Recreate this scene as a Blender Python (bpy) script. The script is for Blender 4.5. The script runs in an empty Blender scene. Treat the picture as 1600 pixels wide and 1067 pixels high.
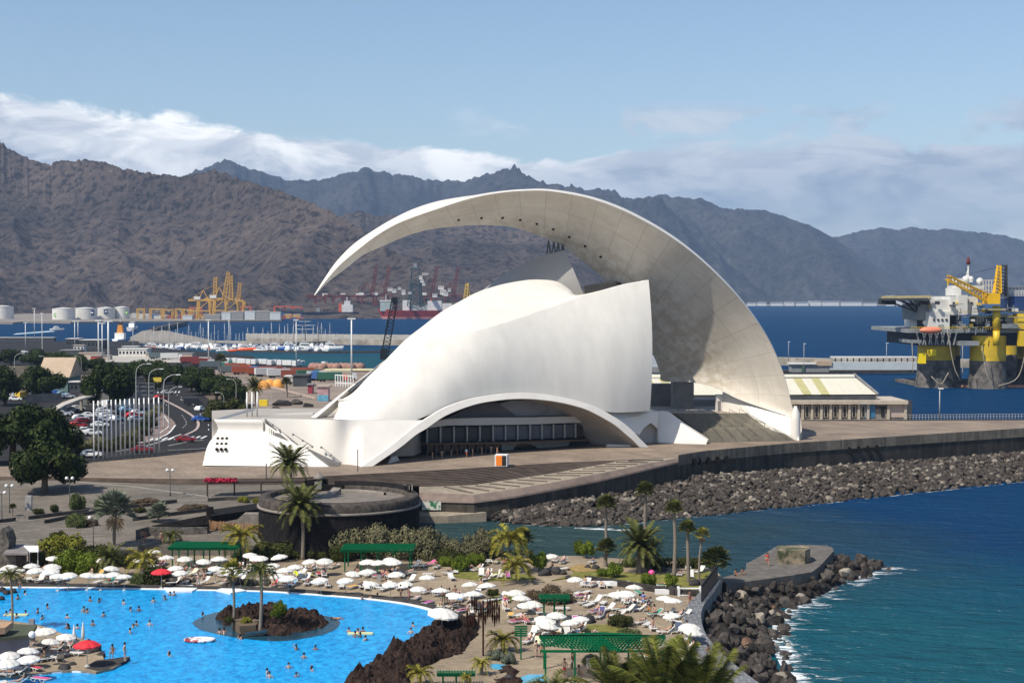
import bpy, math, random
from mathutils import Vector, Matrix, noise
from mathutils.geometry import tessellate_polygon
random.seed(7)
S = bpy.context.scene
COL = S.collection
F, HC = 2400.0, 38.0
PIT = math.atan(69.5 / 2400)
cd = bpy.data.cameras.new('camera'); cam = bpy.data.objects.new('camera', cd); COL.objects.link(cam)
cam.location = (0, 0, HC); cam.rotation_euler = (math.pi/2 - PIT, 0, 0)
cd.sensor_width = 36; cd.lens = F/1600*36; cd.clip_start = 1; cd.clip_end = 60000
S.camera = cam
SUN = Vector((-.46, -.40, .79)).normalized()
w = bpy.data.worlds.new('World'); S.world = w; w.use_nodes = True
nt = w.node_tree; N = nt.nodes; L = nt.links
bg = N['Background']
sky = N.new('ShaderNodeTexSky'); sky.sky_type = 'NISHITA'; sky.sun_disc = False
sky.sun_elevation = math.asin(SUN.z); sky.sun_rotation = math.atan2(SUN.x, SUN.y)
sky.altitude = 0; sky.air_density = 1.0; sky.dust_density = .7; sky.ozone_density = 2.2
tc = N.new('ShaderNodeTexCoord')
def wmath(op, a, b=None, c=None, clamp=False):
    n = N.new('ShaderNodeMath'); n.operation = op; n.use_clamp = clamp
    for i, v in enumerate((a, b, c)):
        if v is None: continue
        if isinstance(v, (int, float)): n.inputs[i].default_value = v
        else: L.new(v, n.inputs[i])
    return n.outputs[0]
sep = N.new('ShaderNodeSeparateXYZ'); L.new(tc.outputs['Generated'], sep.inputs[0])
def wramp(v, pts):
    r = N.new('ShaderNodeValToRGB'); L.new(v, r.inputs[0]); e = r.color_ramp.elements
    while len(e) < len(pts): e.new(.5)
    for k, (p, c) in enumerate(pts):
        e[k].position = p; e[k].color = (c, c, c, 1) if not isinstance(c, tuple) else c + (1,)
    return r.outputs[0]
def wnoise(sc, detail, dist=0, sx=1, sz=1, off=0):
    m = N.new('ShaderNodeMapping'); L.new(tc.outputs['Generated'], m.inputs[0]); m.inputs['Scale'].default_value = (sx, sx, sz)
    m.inputs['Location'].default_value = (off, off*.7, off*.3)
    n = N.new('ShaderNodeTexNoise'); L.new(m.outputs[0], n.inputs['Vector'])
    n.inputs['Scale'].default_value = sc; n.inputs['Detail'].default_value = detail; n.inputs['Distortion'].default_value = dist
    n.inputs['Roughness'].default_value = .58
    return n.outputs[0]
az = wmath('ARCTAN2', sep.outputs[0], sep.outputs[1])                      # radians, 0 straight ahead
elev = wmath('ARCSINE', sep.outputs[2])
azn = wmath('MULTIPLY_ADD', az, 1/.7, .5)                                  # 0..1 over +-20 degrees
top = wmath('MULTIPLY', wramp(azn, [(.04, .645), (.146, .585), (.265, .54), (.357, .5), (.44, .49), (.55, .455), (.65, .48), (.80, .52), (.86, .49), (1, .48)]), .2)
n1 = wnoise(14, 8, .9, 1, 2.8); n2 = wnoise(5, 8, .3, 1, 3.0, 3.1); n3 = wnoise(38, 7, .5, 1, 1.6, 7)
edge = wmath('ADD', top, wmath('MULTIPLY', wmath('SUBTRACT', n1, .5), .028))
edge = wmath('ADD', edge, wmath('MULTIPLY', wmath('SUBTRACT', n3, .5), .014))
edge = wmath('ADD', edge, wmath('MULTIPLY', wmath('SUBTRACT', n2, .5), .02))
dlt = wmath('SUBTRACT', edge, elev)
mask = wmath('MULTIPLY', dlt, 210, clamp=True)
low = wramp(wmath('MULTIPLY', elev, 10), [(0, .35), (.35, .62), (.8, .95), (1, .95)])
mask = wmath('MULTIPLY', mask, low)
pf = wmath('MULTIPLY', wmath('SUBTRACT', wnoise(13, 9, .4, 1, 2.2, 11), .52), 11, clamp=True)
band = wramp(wmath('MULTIPLY', elev, 5), [(.42, 0), (.50, 1), (.58, .8), (.63, 0)])
rt = wramp(azn, [(.42, 0), (.6, 1), (1, 1)])
pf = wmath('MULTIPLY', wmath('MULTIPLY', pf, band), wmath('MULTIPLY', rt, .9))
crest = wramp(wmath('MULTIPLY', dlt, 10), [(0, 1.0), (.10, .92), (.30, .42), (1, .25)])
fold = wramp(n1, [(.43, 0), (.55, 1)])
fold2 = wramp(wnoise(9, 8, 1.2, 1, 3.4, 5), [(.44, 0), (.55, 1)])
br = wmath('ADD', wmath('MULTIPLY', crest, .42), wmath('MULTIPLY', wmath('ADD', fold, fold2), .30), clamp=True)
br = wmath('MULTIPLY', br, wramp(azn, [(0, 1), (.45, 1), (.62, .48), (1, .40)]), clamp=True)
cc = N.new('ShaderNodeMix'); cc.data_type = 'RGBA'; L.new(br, cc.inputs['Factor'])
cc.inputs[6].default_value = (1.6, 2.35, 3.6, 1); cc.inputs[7].default_value = (9.6, 9.6, 9.5, 1)
mx = N.new('ShaderNodeMix'); mx.data_type = 'RGBA'
L.new(wmath('MAXIMUM', mask, pf), mx.inputs['Factor']); L.new(sky.outputs[0], mx.inputs[6]); L.new(cc.outputs[2], mx.inputs[7])
L.new(mx.outputs[2], bg.inputs[0]); bg.inputs[1].default_value = .10
sd = bpy.data.lights.new('sun', 'SUN'); sd.energy = 4.0; sd.angle = math.radians(.5); sd.color = (1, .93, .81)
so = bpy.data.objects.new('sun', sd); COL.objects.link(so); so.rotation_euler = SUN.to_track_quat('Z', 'Y').to_euler()
S.view_settings.view_transform = 'Standard'; S.view_settings.look = 'None'; S.view_settings.exposure = .42
CP, SP = math.cos(PIT), math.sin(PIT)
def ray(px, py):
    u = (px-800)/F; v = (533.5-py)/F
    return Vector((u, CP+v*SP, v*CP-SP))
def P(px, py, z=0.0):
    d = ray(px, py); t = (z-HC)/d.z
    return Vector((d.x*t, d.y*t, z))
def PD(px, py, D):
    d = ray(px, py); t = D/d.y
    return Vector((d.x*t, D, HC+d.z*t))
def proj(v):
    v = Vector(v)-Vector((0, 0, HC)); dp = v.y*CP-v.z*SP; return 800+F*v.x/dp, 533.5-F*(v.y*SP+v.z*CP)/dp
def lerp(a, b, t): return a+(b-a)*t
def table(tb, x):
    if x <= tb[0][0]: return tb[0][1]
    for (a, p), (b, q) in zip(tb, tb[1:]):
        if x <= b: return p+(q-p)*(x-a)/(b-a)
    return tb[-1][1]
def catmull(pts, n):
    """smooth resample of a polyline of tuples/Vectors to n points"""
    pts = [Vector(p) for p in pts]
    if len(pts) == 2: return [pts[0].lerp(pts[1], i/(n-1)) for i in range(n)]
    L_ = [0]
    for a, b in zip(pts, pts[1:]): L_.append(L_[-1]+(b-a).length+1e-9)
    out = []; k = 0
    for i in range(n):
        s = L_[-1]*i/(n-1)
        while k < len(pts)-2 and s > L_[k+1]: k += 1
        t = (s-L_[k])/(L_[k+1]-L_[k]); t = min(max(t, 0), 1)
        p1, p2 = pts[k], pts[k+1]; p0 = pts[k-1] if k else p1*2-p2; p3 = pts[k+2] if k+2 < len(pts) else p2*2-p1
        out.append(.5*((2*p1)+(p2-p0)*t+(2*p0-5*p1+4*p2-p3)*t*t+(3*p1-p0-3*p2+p3)*t*t*t))
    return out
def linear(pts, n):
    pts = [Vector(p) for p in pts]; L_ = [0]
    for a, b in zip(pts, pts[1:]): L_.append(L_[-1]+(b-a).length+1e-9)
    out = []; k = 0
    for i in range(n):
        s = L_[-1]*i/(n-1)
        while k < len(pts)-2 and s > L_[k+1]: k += 1
        out.append(pts[k].lerp(pts[k+1], min(1, (s-L_[k])/(L_[k+1]-L_[k]))))
    return out
MATS = {}
def M(name, col=(.5, .5, .5), rough=.7, var=.12, scale=1.0, bump=0.0, bscale=None, metal=0.0, col2=None, obcol=False, spec=.5, stretch=None, detail=6, orand=0.0, thr=None):
    if name in MATS: return MATS[name]
    m = bpy.data.materials.new(name); m.use_nodes = True; n = m.node_tree.nodes; l = m.node_tree.links
    b = n['Principled BSDF']; b.inputs['Roughness'].default_value = rough; b.inputs['Metallic'].default_value = metal
    b.inputs['Specular IOR Level'].default_value = spec if sum(col)/3 > .13 or rough < .5 else .08
    t = n.new('ShaderNodeTexCoord'); vec = t.outputs['Object']
    if stretch:
        mp = n.new('ShaderNodeMapping'); mp.inputs['Scale'].default_value = stretch; l.new(vec, mp.inputs[0]); vec = mp.outputs[0]
    no = n.new('ShaderNodeTexNoise'); l.new(vec, no.inputs['Vector']); no.inputs['Scale'].default_value = scale; no.inputs['Detail'].default_value = detail
    no.inputs['Roughness'].default_value = .62
    r = n.new('ShaderNodeValToRGB'); l.new(no.outputs[0], r.inputs[0])
    lo, hi = thr or (.32, .68)
    r.color_ramp.elements[0].position = lo; r.color_ramp.elements[1].position = hi
    a = tuple(c*(1-var) for c in col); c2 = col2 or tuple(min(1, c*(1+var)) for c in col)
    if obcol:
        oi = n.new('ShaderNodeObjectInfo'); mm = n.new('ShaderNodeMix'); mm.data_type = 'RGBA'; mm.blend_type = 'MULTIPLY'; mm.inputs[0].default_value = 1
        r.color_ramp.elements[0].color = (1-var,)*3+(1,); r.color_ramp.elements[1].color = (1, 1, 1, 1)
        l.new(oi.outputs['Color'], mm.inputs[6]); l.new(r.outputs[0], mm.inputs[7]); out = mm.outputs[2]
    else:
        r.color_ramp.elements[0].color = a+(1,); r.color_ramp.elements[1].color = c2+(1,); out = r.outputs[0]
    if orand:
        oi = n.new('ShaderNodeObjectInfo'); hs = n.new('ShaderNodeHueSaturation'); l.new(out, hs.inputs['Color'])
        mr = n.new('ShaderNodeMapRange'); l.new(oi.outputs['Random'], mr.inputs[0]); mr.inputs[3].default_value = 1-orand; mr.inputs[4].default_value = 1+orand
        l.new(mr.outputs[0], hs.inputs['Value']); out = hs.outputs[0]
    l.new(out, b.inputs['Base Color'])
    if bump:
        nb = n.new('ShaderNodeTexNoise'); l.new(vec, nb.inputs['Vector']); nb.inputs['Scale'].default_value = bscale or scale*4; nb.inputs['Detail'].default_value = 6
        bp = n.new('ShaderNodeBump'); bp.inputs['Strength'].default_value = 1; bp.inputs['Distance'].default_value = bump
        l.new(nb.outputs[0], bp.inputs['Height']); l.new(bp.outputs[0], b.inputs['Normal'])
    MATS[name] = m; return m
def paving(name, col, bw, bh, mort=.7, rough=.85, rz=0, c2=.82, off=.5, ms=.02, patch=.12):
    m = bpy.data.materials.new(name); m.use_nodes = True; n = m.node_tree.nodes; l = m.node_tree.links; b = n['Principled BSDF']; b.inputs['Roughness'].default_value = rough; b.inputs['Specular IOR Level'].default_value = .2
    t = n.new('ShaderNodeTexCoord'); mp = n.new('ShaderNodeMapping'); mp.inputs['Rotation'].default_value = (0, 0, rz); l.new(t.outputs['Object'], mp.inputs[0])
    k = n.new('ShaderNodeTexBrick'); l.new(mp.outputs[0], k.inputs['Vector']); k.inputs['Scale'].default_value = 1; k.inputs['Brick Width'].default_value = bw; k.inputs['Row Height'].default_value = bh; k.inputs['Mortar Size'].default_value = ms; k.offset = off
    k.inputs['Color1'].default_value = tuple(col)+(1,); k.inputs['Color2'].default_value = tuple(c*c2 for c in col)+(1,); k.inputs['Mortar'].default_value = tuple(c*mort for c in col)+(1,); k.inputs['Bias'].default_value = -.2
    pr = k.outputs[0]
    for sc, lo in ((patch, .72), (1.3, .80), (7, .86)):
        a = n.new('ShaderNodeTexNoise'); l.new(t.outputs['Object'], a.inputs['Vector']); a.inputs['Scale'].default_value = sc; a.inputs['Detail'].default_value = 7; a.inputs['Roughness'].default_value = .65
        r = n.new('ShaderNodeValToRGB'); l.new(a.outputs[0], r.inputs[0]); r.color_ramp.elements[0].position = .36; r.color_ramp.elements[0].color = (lo, lo, lo, 1); r.color_ramp.elements[1].position = .62; r.color_ramp.elements[1].color = (1.08, 1.07, 1.05, 1)
        q = n.new('ShaderNodeMix'); q.data_type = 'RGBA'; q.blend_type = 'MULTIPLY'; q.inputs[0].default_value = 1; l.new(pr, q.inputs[6]); l.new(r.outputs[0], q.inputs[7]); pr = q.outputs[2]
    l.new(pr, b.inputs['Base Color']); MATS[name] = m; return m
def world(o):
    if o.parent is None: return Matrix.LocRotScale(o.location, o.rotation_euler, o.scale)
    return world(o.parent) @ o.matrix_parent_inverse @ Matrix.LocRotScale(o.location, o.rotation_euler, o.scale)
def hang(o, par): o.parent = par; o.matrix_parent_inverse = world(par).inverted(); return o
class MB:
    def __init__(s): s.v = []; s.f = []; s.sm = []; s.uv = {}
    def add(s, vs, fs, smooth=False):
        o = len(s.v); s.v += [tuple(v) for v in vs]
        for f in fs: s.f.append(tuple(i+o for i in f)); s.sm.append(smooth)
        return s
    def box(s, c, d, rz=0, rx=0, ry=0):
        R_ = Matrix.Rotation(rz, 3, 'Z') @ Matrix.Rotation(ry, 3, 'Y') @ Matrix.Rotation(rx, 3, 'X'); c = Vector(c)
        vs = [c+R_@Vector((x*d[0]/2, y*d[1]/2, z*d[2]/2)) for x in (-1, 1) for y in (-1, 1) for z in (-1, 1)]
        return s.add(vs, [(0, 1, 3, 2), (4, 6, 7, 5), (0, 4, 5, 1), (2, 3, 7, 6), (0, 2, 6, 4), (1, 5, 7, 3)])
    def beam(s, a, b, w_, h=None):
        """square bar from a to b"""
        a, b = Vector(a), Vector(b); d = b-a; h = h or w_
        if d.length < 1e-6: return s
        q = d.to_track_quat('Z', 'Y').to_matrix(); L_ = d.length
        vs = [a+q@Vector((x*w_/2, y*h/2, z*L_)) for x in (-1, 1) for y in (-1, 1) for z in (0, 1)]
        return s.add(vs, [(0, 1, 3, 2), (4, 6, 7, 5), (0, 4, 5, 1), (2, 3, 7, 6), (0, 2, 6, 4), (1, 5, 7, 3)])
    def tube(s, pts, rad, n=6, smooth=True, cap=True):
        pts = [Vector(p) for p in pts]; rr = rad if isinstance(rad, (list, tuple)) else [rad]*len(pts)
        vs = []; k = len(pts)
        for i, p in enumerate(pts):
            d = (pts[min(i+1, k-1)]-pts[max(i-1, 0)]).normalized()
            u = d.cross(Vector((.13, .97, .21))).normalized(); v = d.cross(u)
            for j in range(n):
                a = 2*math.pi*j/n; vs.append(p+(u*math.cos(a)+v*math.sin(a))*rr[i])
        fs = [(i*n+j, i*n+(j+1) % n, (i+1)*n+(j+1) % n, (i+1)*n+j) for i in range(k-1) for j in range(n)]
        s.add(vs, fs, smooth)
        if cap:
            o = len(s.v)-len(vs); s.f.append(tuple(o+j for j in range(n))[::-1]); s.f.append(tuple(o+(k-1)*n+j for j in range(n))); s.sm += [False, False]
        return s
    def lathe(s, prof, c=(0, 0, 0), n=16, smooth=True, a0=0, a1=2*math.pi):
        c = Vector(c); full = abs(a1-a0-2*math.pi) < 1e-4; m = n if full else n+1
        vs = [c+Vector((r*math.cos(a0+(a1-a0)*j/n), r*math.sin(a0+(a1-a0)*j/n), z)) for r, z in prof for j in range(m)]
        fs = [(i*m+j, i*m+(j+1) % m, (i+1)*m+(j+1) % m, (i+1)*m+j) for i in range(len(prof)-1) for j in range(n)]
        return s.add(vs, fs, smooth)
    def grid(s, rows, smooth=True, closed=False):
        nr = len(rows); nc = len(rows[0]); vs = [p for r in rows for p in r]
        fs = [(i*nc+j, i*nc+(j+1) % nc, (i+1)*nc+(j+1) % nc, (i+1)*nc+j) for i in range(nr-1) for j in range(nc if closed else nc-1)]
        return s.add(vs, fs, smooth)
    def poly(s, pts, smooth=False):
        """flat or near flat polygon, triangulated"""
        pts = [Vector(p) for p in pts]
        return s.add(pts, [tuple(t) for t in tessellate_polygon([pts])], smooth)
    def slab(s, pts, thick, off=None):
        """polygon pushed along off (default straight down) to a solid"""
        pts = [Vector(p) for p in pts]; o = Vector(off) if off else Vector((0, 0, -thick)); k = len(pts)
        low = [p+o for p in pts]; tr = [tuple(t) for t in tessellate_polygon([pts])]
        s.add(pts+low, tr+[tuple(k+i for i in t[::-1]) for t in tr]+[(i, (i+1) % k, k+(i+1) % k, k+i) for i in range(k)])
        return s
    def ball(s, c, r, n=8, m=6, sq=(1, 1, 1), smooth=True):
        c = Vector(c); vs = []
        for i in range(m+1):
            t = math.pi*i/m
            for j in range(n):
                a = 2*math.pi*j/n; vs.append(c+Vector((r*sq[0]*math.sin(t)*math.cos(a), r*sq[1]*math.sin(t)*math.sin(a), r*sq[2]*math.cos(t))))
        return s.add(vs, [(i*n+j, (i+1)*n+j, (i+1)*n+(j+1) % n, i*n+(j+1) % n) for i in range(m) for j in range(n)], smooth)
    def merge(s, o, mat=None):
        vs = o.v if mat is None else [mat @ Vector(v) for v in o.v]
        k = len(s.v); s.v += [tuple(v) for v in vs]; s.f += [tuple(i+k for i in f) for f in o.f]; s.sm += o.sm; return s
    def mesh(s, name, mat=None):
        me = bpy.data.meshes.new(name); me.from_pydata(s.v, [], s.f)
        me.polygons.foreach_set('use_smooth', s.sm)
        if mat: me.materials.append(mat)
        me.update(); return me
    def build(s, name, mat=None, parent=None, **kw):
        o = bpy.data.objects.new(name, s.mesh(name, mat)); COL.objects.link(o)
        if parent:
            o.parent = parent
            if kw.pop('world', False): o.matrix_parent_inverse = parent.matrix_basis.inverted()
        tag(o, **kw); return o
def tag(o, label=None, cat=None, group=None, kind=None, color=None, world=None):
    if label: o['label'] = label
    if cat: o['category'] = cat
    if group: o['group'] = group
    if kind: o['kind'] = kind
    if color: o.color = tuple(color[:3])+(1,)
    return o
def empty(name, loc=(0, 0, 0), label=None, cat=None, group=None, rz=0):
    o = bpy.data.objects.new(name, None); COL.objects.link(o); o.location = loc; o.rotation_euler = (0, 0, rz); o.empty_display_size = .1
    return tag(o, label, cat, group)
def place(src, loc, rz=0, sc=1, label=None, cat=None, group=None, colors=None, rx=0, ry=0):
    """copy of a thing and its parts (and their sub-parts)"""
    def cp(o, par):
        c = o.copy(); COL.objects.link(c)
        if par: c.parent = par
        if colors:
            k = o.name.split('.')[0]
            if k in colors: c.color = tuple(colors[k][:3])+(1,)
        for ch in o.children: cp(ch, c)
        return c
    c = cp(src, None); c.location = loc; c.rotation_euler = (rx, ry, rz); c.scale = (sc, sc, sc) if isinstance(sc, (int, float)) else sc
    tag(c, label, cat, group); return c
PROTO = []
def proto(o): PROTO.append(o); return o
def drop_protos():
    def kill(o):
        for ch in list(o.children): kill(ch)
        bpy.data.objects.remove(o)
    for o in PROTO: kill(o)
ONES = ['', 'first', 'second', 'third', 'fourth', 'fifth', 'sixth', 'seventh', 'eighth', 'ninth', 'tenth', 'eleventh', 'twelfth', 'thirteenth', 'fourteenth', 'fifteenth', 'sixteenth', 'seventeenth', 'eighteenth', 'nineteenth']
TENS = ['', '', 'twenty', 'thirty', 'forty', 'fifty', 'sixty', 'seventy', 'eighty', 'ninety']
def ordn(i):
    if i < 20: return ONES[i]
    if i < 100: return TENS[i//10][:-1]+'ieth' if i % 10 == 0 else TENS[i//10]+'-'+ONES[i % 10]
    return 'hundred-and-'+(ordn(i-100) if i > 100 else 'none')
def number(objs, fmt, key=None):
    """label a row of look-alikes by their order from the left as the camera sees them"""
    objs = sorted(objs, key=key or (lambda o: o.location.x/o.location.y))
    for i, o in enumerate(objs): o['label'] = fmt.format(ordn(i+1), o.get('look', ''))
    return objs
def struct(mb, name, mat): return mb.build(name, mat, kind='structure')
# ============================================================ materials of the setting
m_conc = M('pale_concrete', (.40, .37, .32), .8, .18, .25, .01, 3)
m_plaza = paving('plaza_paving', (.29, .23, .18), 1.6, 14, .72, rz=-.45, ms=.05)
m_terr = paving('terrace_paving', (.33, .285, .225), 3.2, 3.2, .8)
m_step = M('dark_step_stone', (.12, .092, .074), .85, .3, .9, .01, 5, stretch=(.35, 1, 1))
m_basalt = M('basalt_masonry', (.05, .044, .04), .85, .45, 1.3, .03, 3)
m_seaw = paving('sea_wall_stone', (.085, .075, .062), 1.9, .9, .5, c2=.45, patch=.3)
m_asph = M('asphalt', (.030, .029, .029), .85, .2, .15, .004, 6)
m_white = M('white_marking', (.7, .7, .68), .6, .08, 2)
m_deck = paving('pool_deck_paving', (.33, .265, .19), 5.5, 5.5, .6, rz=.5, off=0, c2=.95, ms=.04)
m_prom = paving('promenade_paving', (.19, .168, .142), 4.5, .9, .7, rz=.12, ms=.04)
m_dirt = M('dry_ground', (.23, .18, .14), .9, .3, .08, .05, 1)
m_grass = M('dry_lawn', (.17, .165, .045), .9, .35, 1.2, .03, 9)
def sea_mat():
    m = bpy.data.materials.new('sea_water'); m.use_nodes = True; n = m.node_tree.nodes; l = m.node_tree.links; b = n['Principled BSDF']
    g = n.new('ShaderNodeTexCoord'); sp = n.new('ShaderNodeSeparateXYZ'); l.new(g.outputs['Object'], sp.inputs[0])
    def mt(op, a, b_=None, cl=False):
        q = n.new('ShaderNodeMath'); q.operation = op; q.use_clamp = cl
        for i, v in enumerate((a, b_)):
            if v is None: continue
            if isinstance(v, (int, float)): q.inputs[i].default_value = v
            else: l.new(v, q.inputs[i])
        return q.outputs[0]
    no = n.new('ShaderNodeTexNoise'); l.new(g.outputs['Object'], no.inputs['Vector']); no.inputs['Scale'].default_value = .012; no.inputs['Detail'].default_value = 4
    no2 = n.new('ShaderNodeTexNoise'); l.new(g.outputs['Object'], no2.inputs['Vector']); no2.inputs['Scale'].default_value = .12; no2.inputs['Detail'].default_value = 5
    def near(cx, cy, r0, r1):
        dx = mt('SUBTRACT', sp.outputs[0], cx); dy = mt('SUBTRACT', sp.outputs[1], cy)
        d = mt('SQRT', mt('ADD', mt('MULTIPLY', dx, dx), mt('MULTIPLY', dy, dy)))
        d = mt('ADD', d, mt('MULTIPLY', mt('SUBTRACT', no.outputs[0], .5), 60)); d = mt('ADD', d, mt('MULTIPLY', mt('SUBTRACT', no2.outputs[0], .5), 14))
        return mt('DIVIDE', mt('SUBTRACT', r1, d), r1-r0, True)
    def mix(f, a, c):
        q = n.new('ShaderNodeMix'); q.data_type = 'RGBA'; l.new(f, q.inputs[0])
        for s_, v in ((6, a), (7, c)):
            if isinstance(v, tuple): q.inputs[s_].default_value = v+(1,)
            else: l.new(v, q.inputs[s_])
        return q.outputs[2]
    c = mix(no.outputs[0], (.001, .026, .082), (.002, .040, .110))
    c = mix(near(38, 165, 12, 75), c, (.006, .072, .100))
    c = mix(near(8, 240, 22, 62), c, (.022, .050, .052))
    c = mix(near(-150, 900, 60, 300), c, (.012, .07, .095))
    l.new(c, b.inputs['Base Color']); b.inputs['Roughness'].default_value = .6; b.inputs['Specular IOR Level'].default_value = 0
    gl = n.new('ShaderNodeBsdfGlossy'); gl.inputs['Roughness'].default_value = .22; ms_ = n.new('ShaderNodeMixShader'); ms_.inputs[0].default_value = .07; l.new(b.outputs[0], ms_.inputs[1]); l.new(gl.outputs[0], ms_.inputs[2]); l.new(ms_.outputs[0], n['Material Output'].inputs[0])
    mp = n.new('ShaderNodeMapping'); mp.inputs['Rotation'].default_value = (0, 0, .5); mp.inputs['Scale'].default_value = (.55, 1, 1); l.new(g.outputs['Object'], mp.inputs[0])
    prev = None
    for sc, dist, de in ((.09, 2.4, 3), (.42, 1.3, 4), (1.7, .42, 5)):
        q = n.new('ShaderNodeTexNoise'); l.new(mp.outputs[0], q.inputs['Vector']); q.inputs['Scale'].default_value = sc; q.inputs['Detail'].default_value = de; q.inputs['Distortion'].default_value = .3
        bp = n.new('ShaderNodeBump'); bp.inputs['Distance'].default_value = dist; bp.inputs['Strength'].default_value = 1; l.new(q.outputs[0], bp.inputs['Height'])
        if prev: l.new(prev, bp.inputs['Normal'])
        prev = bp.outputs[0]
    l.new(prev, b.inputs['Normal']); l.new(prev, gl.inputs['Normal']); return m
sea = MB()
R_ = [(-8200, 60), (8200, 60), (8200, 13500), (-8200, 13500)]
sea.add([(x, y, 0) for x, y in R_], [(0, 1, 2, 3)])
struct(sea, 'sea', sea_mat())
ZL = [(528, 2.4), (545, 3), (570, 3.6), (600, 5), (650, 6.5), (690, 6.95), (735, 6.95)]
def zl(py): return table(ZL, py)
def G(px, py, dz=0): return P(px, py, zl(py)+dz)
rows = []
SH = [(533, 215), (541, 225), (548, 300), (556, 395), (560, 398), (568, 400), (574, 520), (578, 640), (583, 700), (620, 800), (650, 900), (690, 600), (700, 500), (710, 330), (720, 200), (735, 120)]  # right-hand shore
ys = [533, 537, 541, 545, 548, 552, 556, 560, 565, 570, 576, 583, 590, 600, 610, 620, 630, 640, 650, 660, 670, 680, 690, 700, 710, 720, 730]
for y in ys:
    xr = table(SH, y); rows.append([G(lerp(-500, xr, i/24), y) for i in range(25)])
lm = MB().grid(rows, smooth=True)
last = rows[0]; lm.grid([[p+Vector((0, 0, -6)) for p in last], last]); rr = [r[-1] for r in rows]; lm.grid([rr, [p+Vector((0, 0, -8)) for p in rr]], smooth=False)
struct(lm, 'quay_ground', m_asph)
def gpatch(name, pts, mat, dz, kind='structure', n=1, label=None, cat=None):
    """patch laid on the left land, subdivided in rows so it follows the sheet"""
    mb = MB(); pts3 = [G(x, y, dz) for x, y in pts]; mb.poly(pts3)
    return mb.build(name, mat, kind=kind)
def gstrip(mb, left, right, dz, n=24):
    a = catmull([(x, y, 0) for x, y in left], n); b = catmull([(x, y, 0) for x, y in right], n)
    mb.grid([[G(lerp(p.x, q.x, k/3), lerp(p.y, q.y, k/3), dz) for k in range(4)] for p, q in zip(a, b)], smooth=False); return mb
gs = MB(); gstrip(gs, [(262, 578), (330, 590), (372, 612), (383, 640), (392, 668)], [(640, 578), (640, 600), (640, 620), (640, 640), (640, 668)], .03); struct(gs, 'dry_ground', m_dirt)
gs = MB(); gstrip(gs, [(-60, 553), (60, 553.5), (200, 556), (330, 558)], [(-60, 561), (60, 562), (200, 566), (330, 566)], .03); struct(gs, 'quay_apron', m_conc)
gs = MB(); gstrip(gs, [(-120, 569), (60, 572), (150, 577), (215, 583)], [(-120, 612), (40, 612), (130, 606), (210, 600)], .03); struct(gs, 'earth_ground', M('dark_earth', (.10, .085, .06), .9, .3, .2))  # dark brown earth, mottled at random
gs = MB(); gstrip(gs, [(285, 600), (310, 612), (330, 628), (333, 645), (330, 668)], [(372, 600), (380, 612), (384, 628), (386, 645), (386, 668)], .05); struct(gs, 'verge_ground', M('verge_ground', (.13, .10, .07), .9, .3, .2))
gs = MB(); gstrip(gs, [(246, 640), (240, 660), (215, 690), (150, 703)], [(257, 646), (274, 662), (262, 678), (235, 690)], .05)
struct(gs, 'road_verge', M('verge_paving', (.20, .14, .115), .85, .2, .4))
mk = MB()   # painted lines and the pale kerbs
def line(pts, wpx, dz=.06, n=30):
    c = catmull([(x, y, 0) for x, y in pts], n); rowsl = []
    for i, p in enumerate(c):
        a = G(p.x, p.y, dz); b = G(c[min(i+1, n-1)].x, c[min(i+1, n-1)].y, dz) if i < n-1 else None
        d = (b-a) if b else d; q = Vector((-d.y, d.x, 0)).normalized()*wpx; rowsl.append([a-q, a+q])
    mk.grid(rowsl, smooth=False)
def dashes(pts, n, wpx=.09, duty=.5, dz=.06):
    c = catmull([(x, y, 0) for x, y in pts], n*2)
    for i in range(0, n*2-1, 2):
        a = G(c[i].x, c[i].y, dz); b = G(*(c[i].lerp(c[i+1], duty*1.3))[:2], dz); d = b-a; q = Vector((-d.y, d.x, 0)).normalized()*wpx; mk.add([a-q, a+q, b+q, b-q], [(0, 1, 2, 3)])
dashes([(286, 668), (291, 662), (289, 655), (284, 648)], 7); dashes([(264, 636), (256, 628), (250, 620), (247, 612)], 7)
dashes([(326, 672), (324, 655), (312, 640), (290, 624), (262, 610)], 14); dashes([(308, 668), (318, 655), (306, 640), (280, 622)], 6)
line([(182, 705), (225, 697), (250, 690), (283, 678)], .16); line([(263, 696), (295, 690), (318, 687)], .12); line([(274, 664), (264, 676), (250, 683), (215, 692), (165, 703)], .2)
line([(256, 648), (264, 664), (250, 676)], .12); line([(322, 700), (290, 702), (262, 703)], .12)
for i in range(9):
    x = 236+i*10.2; y = 686-i*.4; a, b = G(x-3.5, y+2.2, .06), G(x+5, y-2, .06); q = Vector((.28, 0, 0)); mk.add([a-q, a+q, b+q, b-q], [(0, 1, 2, 3)])
for i in range(9):
    x = 236+i*5.5; a, b = G(x-1, 613.6, .06), G(x+.6, 611, .06); q = Vector((.22, 0, 0)); mk.add([a-q, a+q, b+q, b-q], [(0, 1, 2, 3)])
for x, y in ((176, 641), (183, 650), (189, 660), (118, 650), (108, 655), (146, 668), (152, 660), (136, 683)):
    a, b = G(x, y, .06), G(x+6, y+1.5, .06); q = Vector((0, .1, 0)); mk.add([a-q, a+q, b+q, b-q], [(0, 1, 2, 3)])
struct(mk, 'road_marking', m_white)
kb = MB()   # kerbed median of the road: pinkish concrete, a real step
c0 = catmull([(227, 613, 0), (245, 620, 0), (262, 628, 0), (285, 640, 0), (303, 652, 0), (310, 662, 0), (306, 672, 0), (288, 681, 0)], 40)
r0 = []
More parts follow.
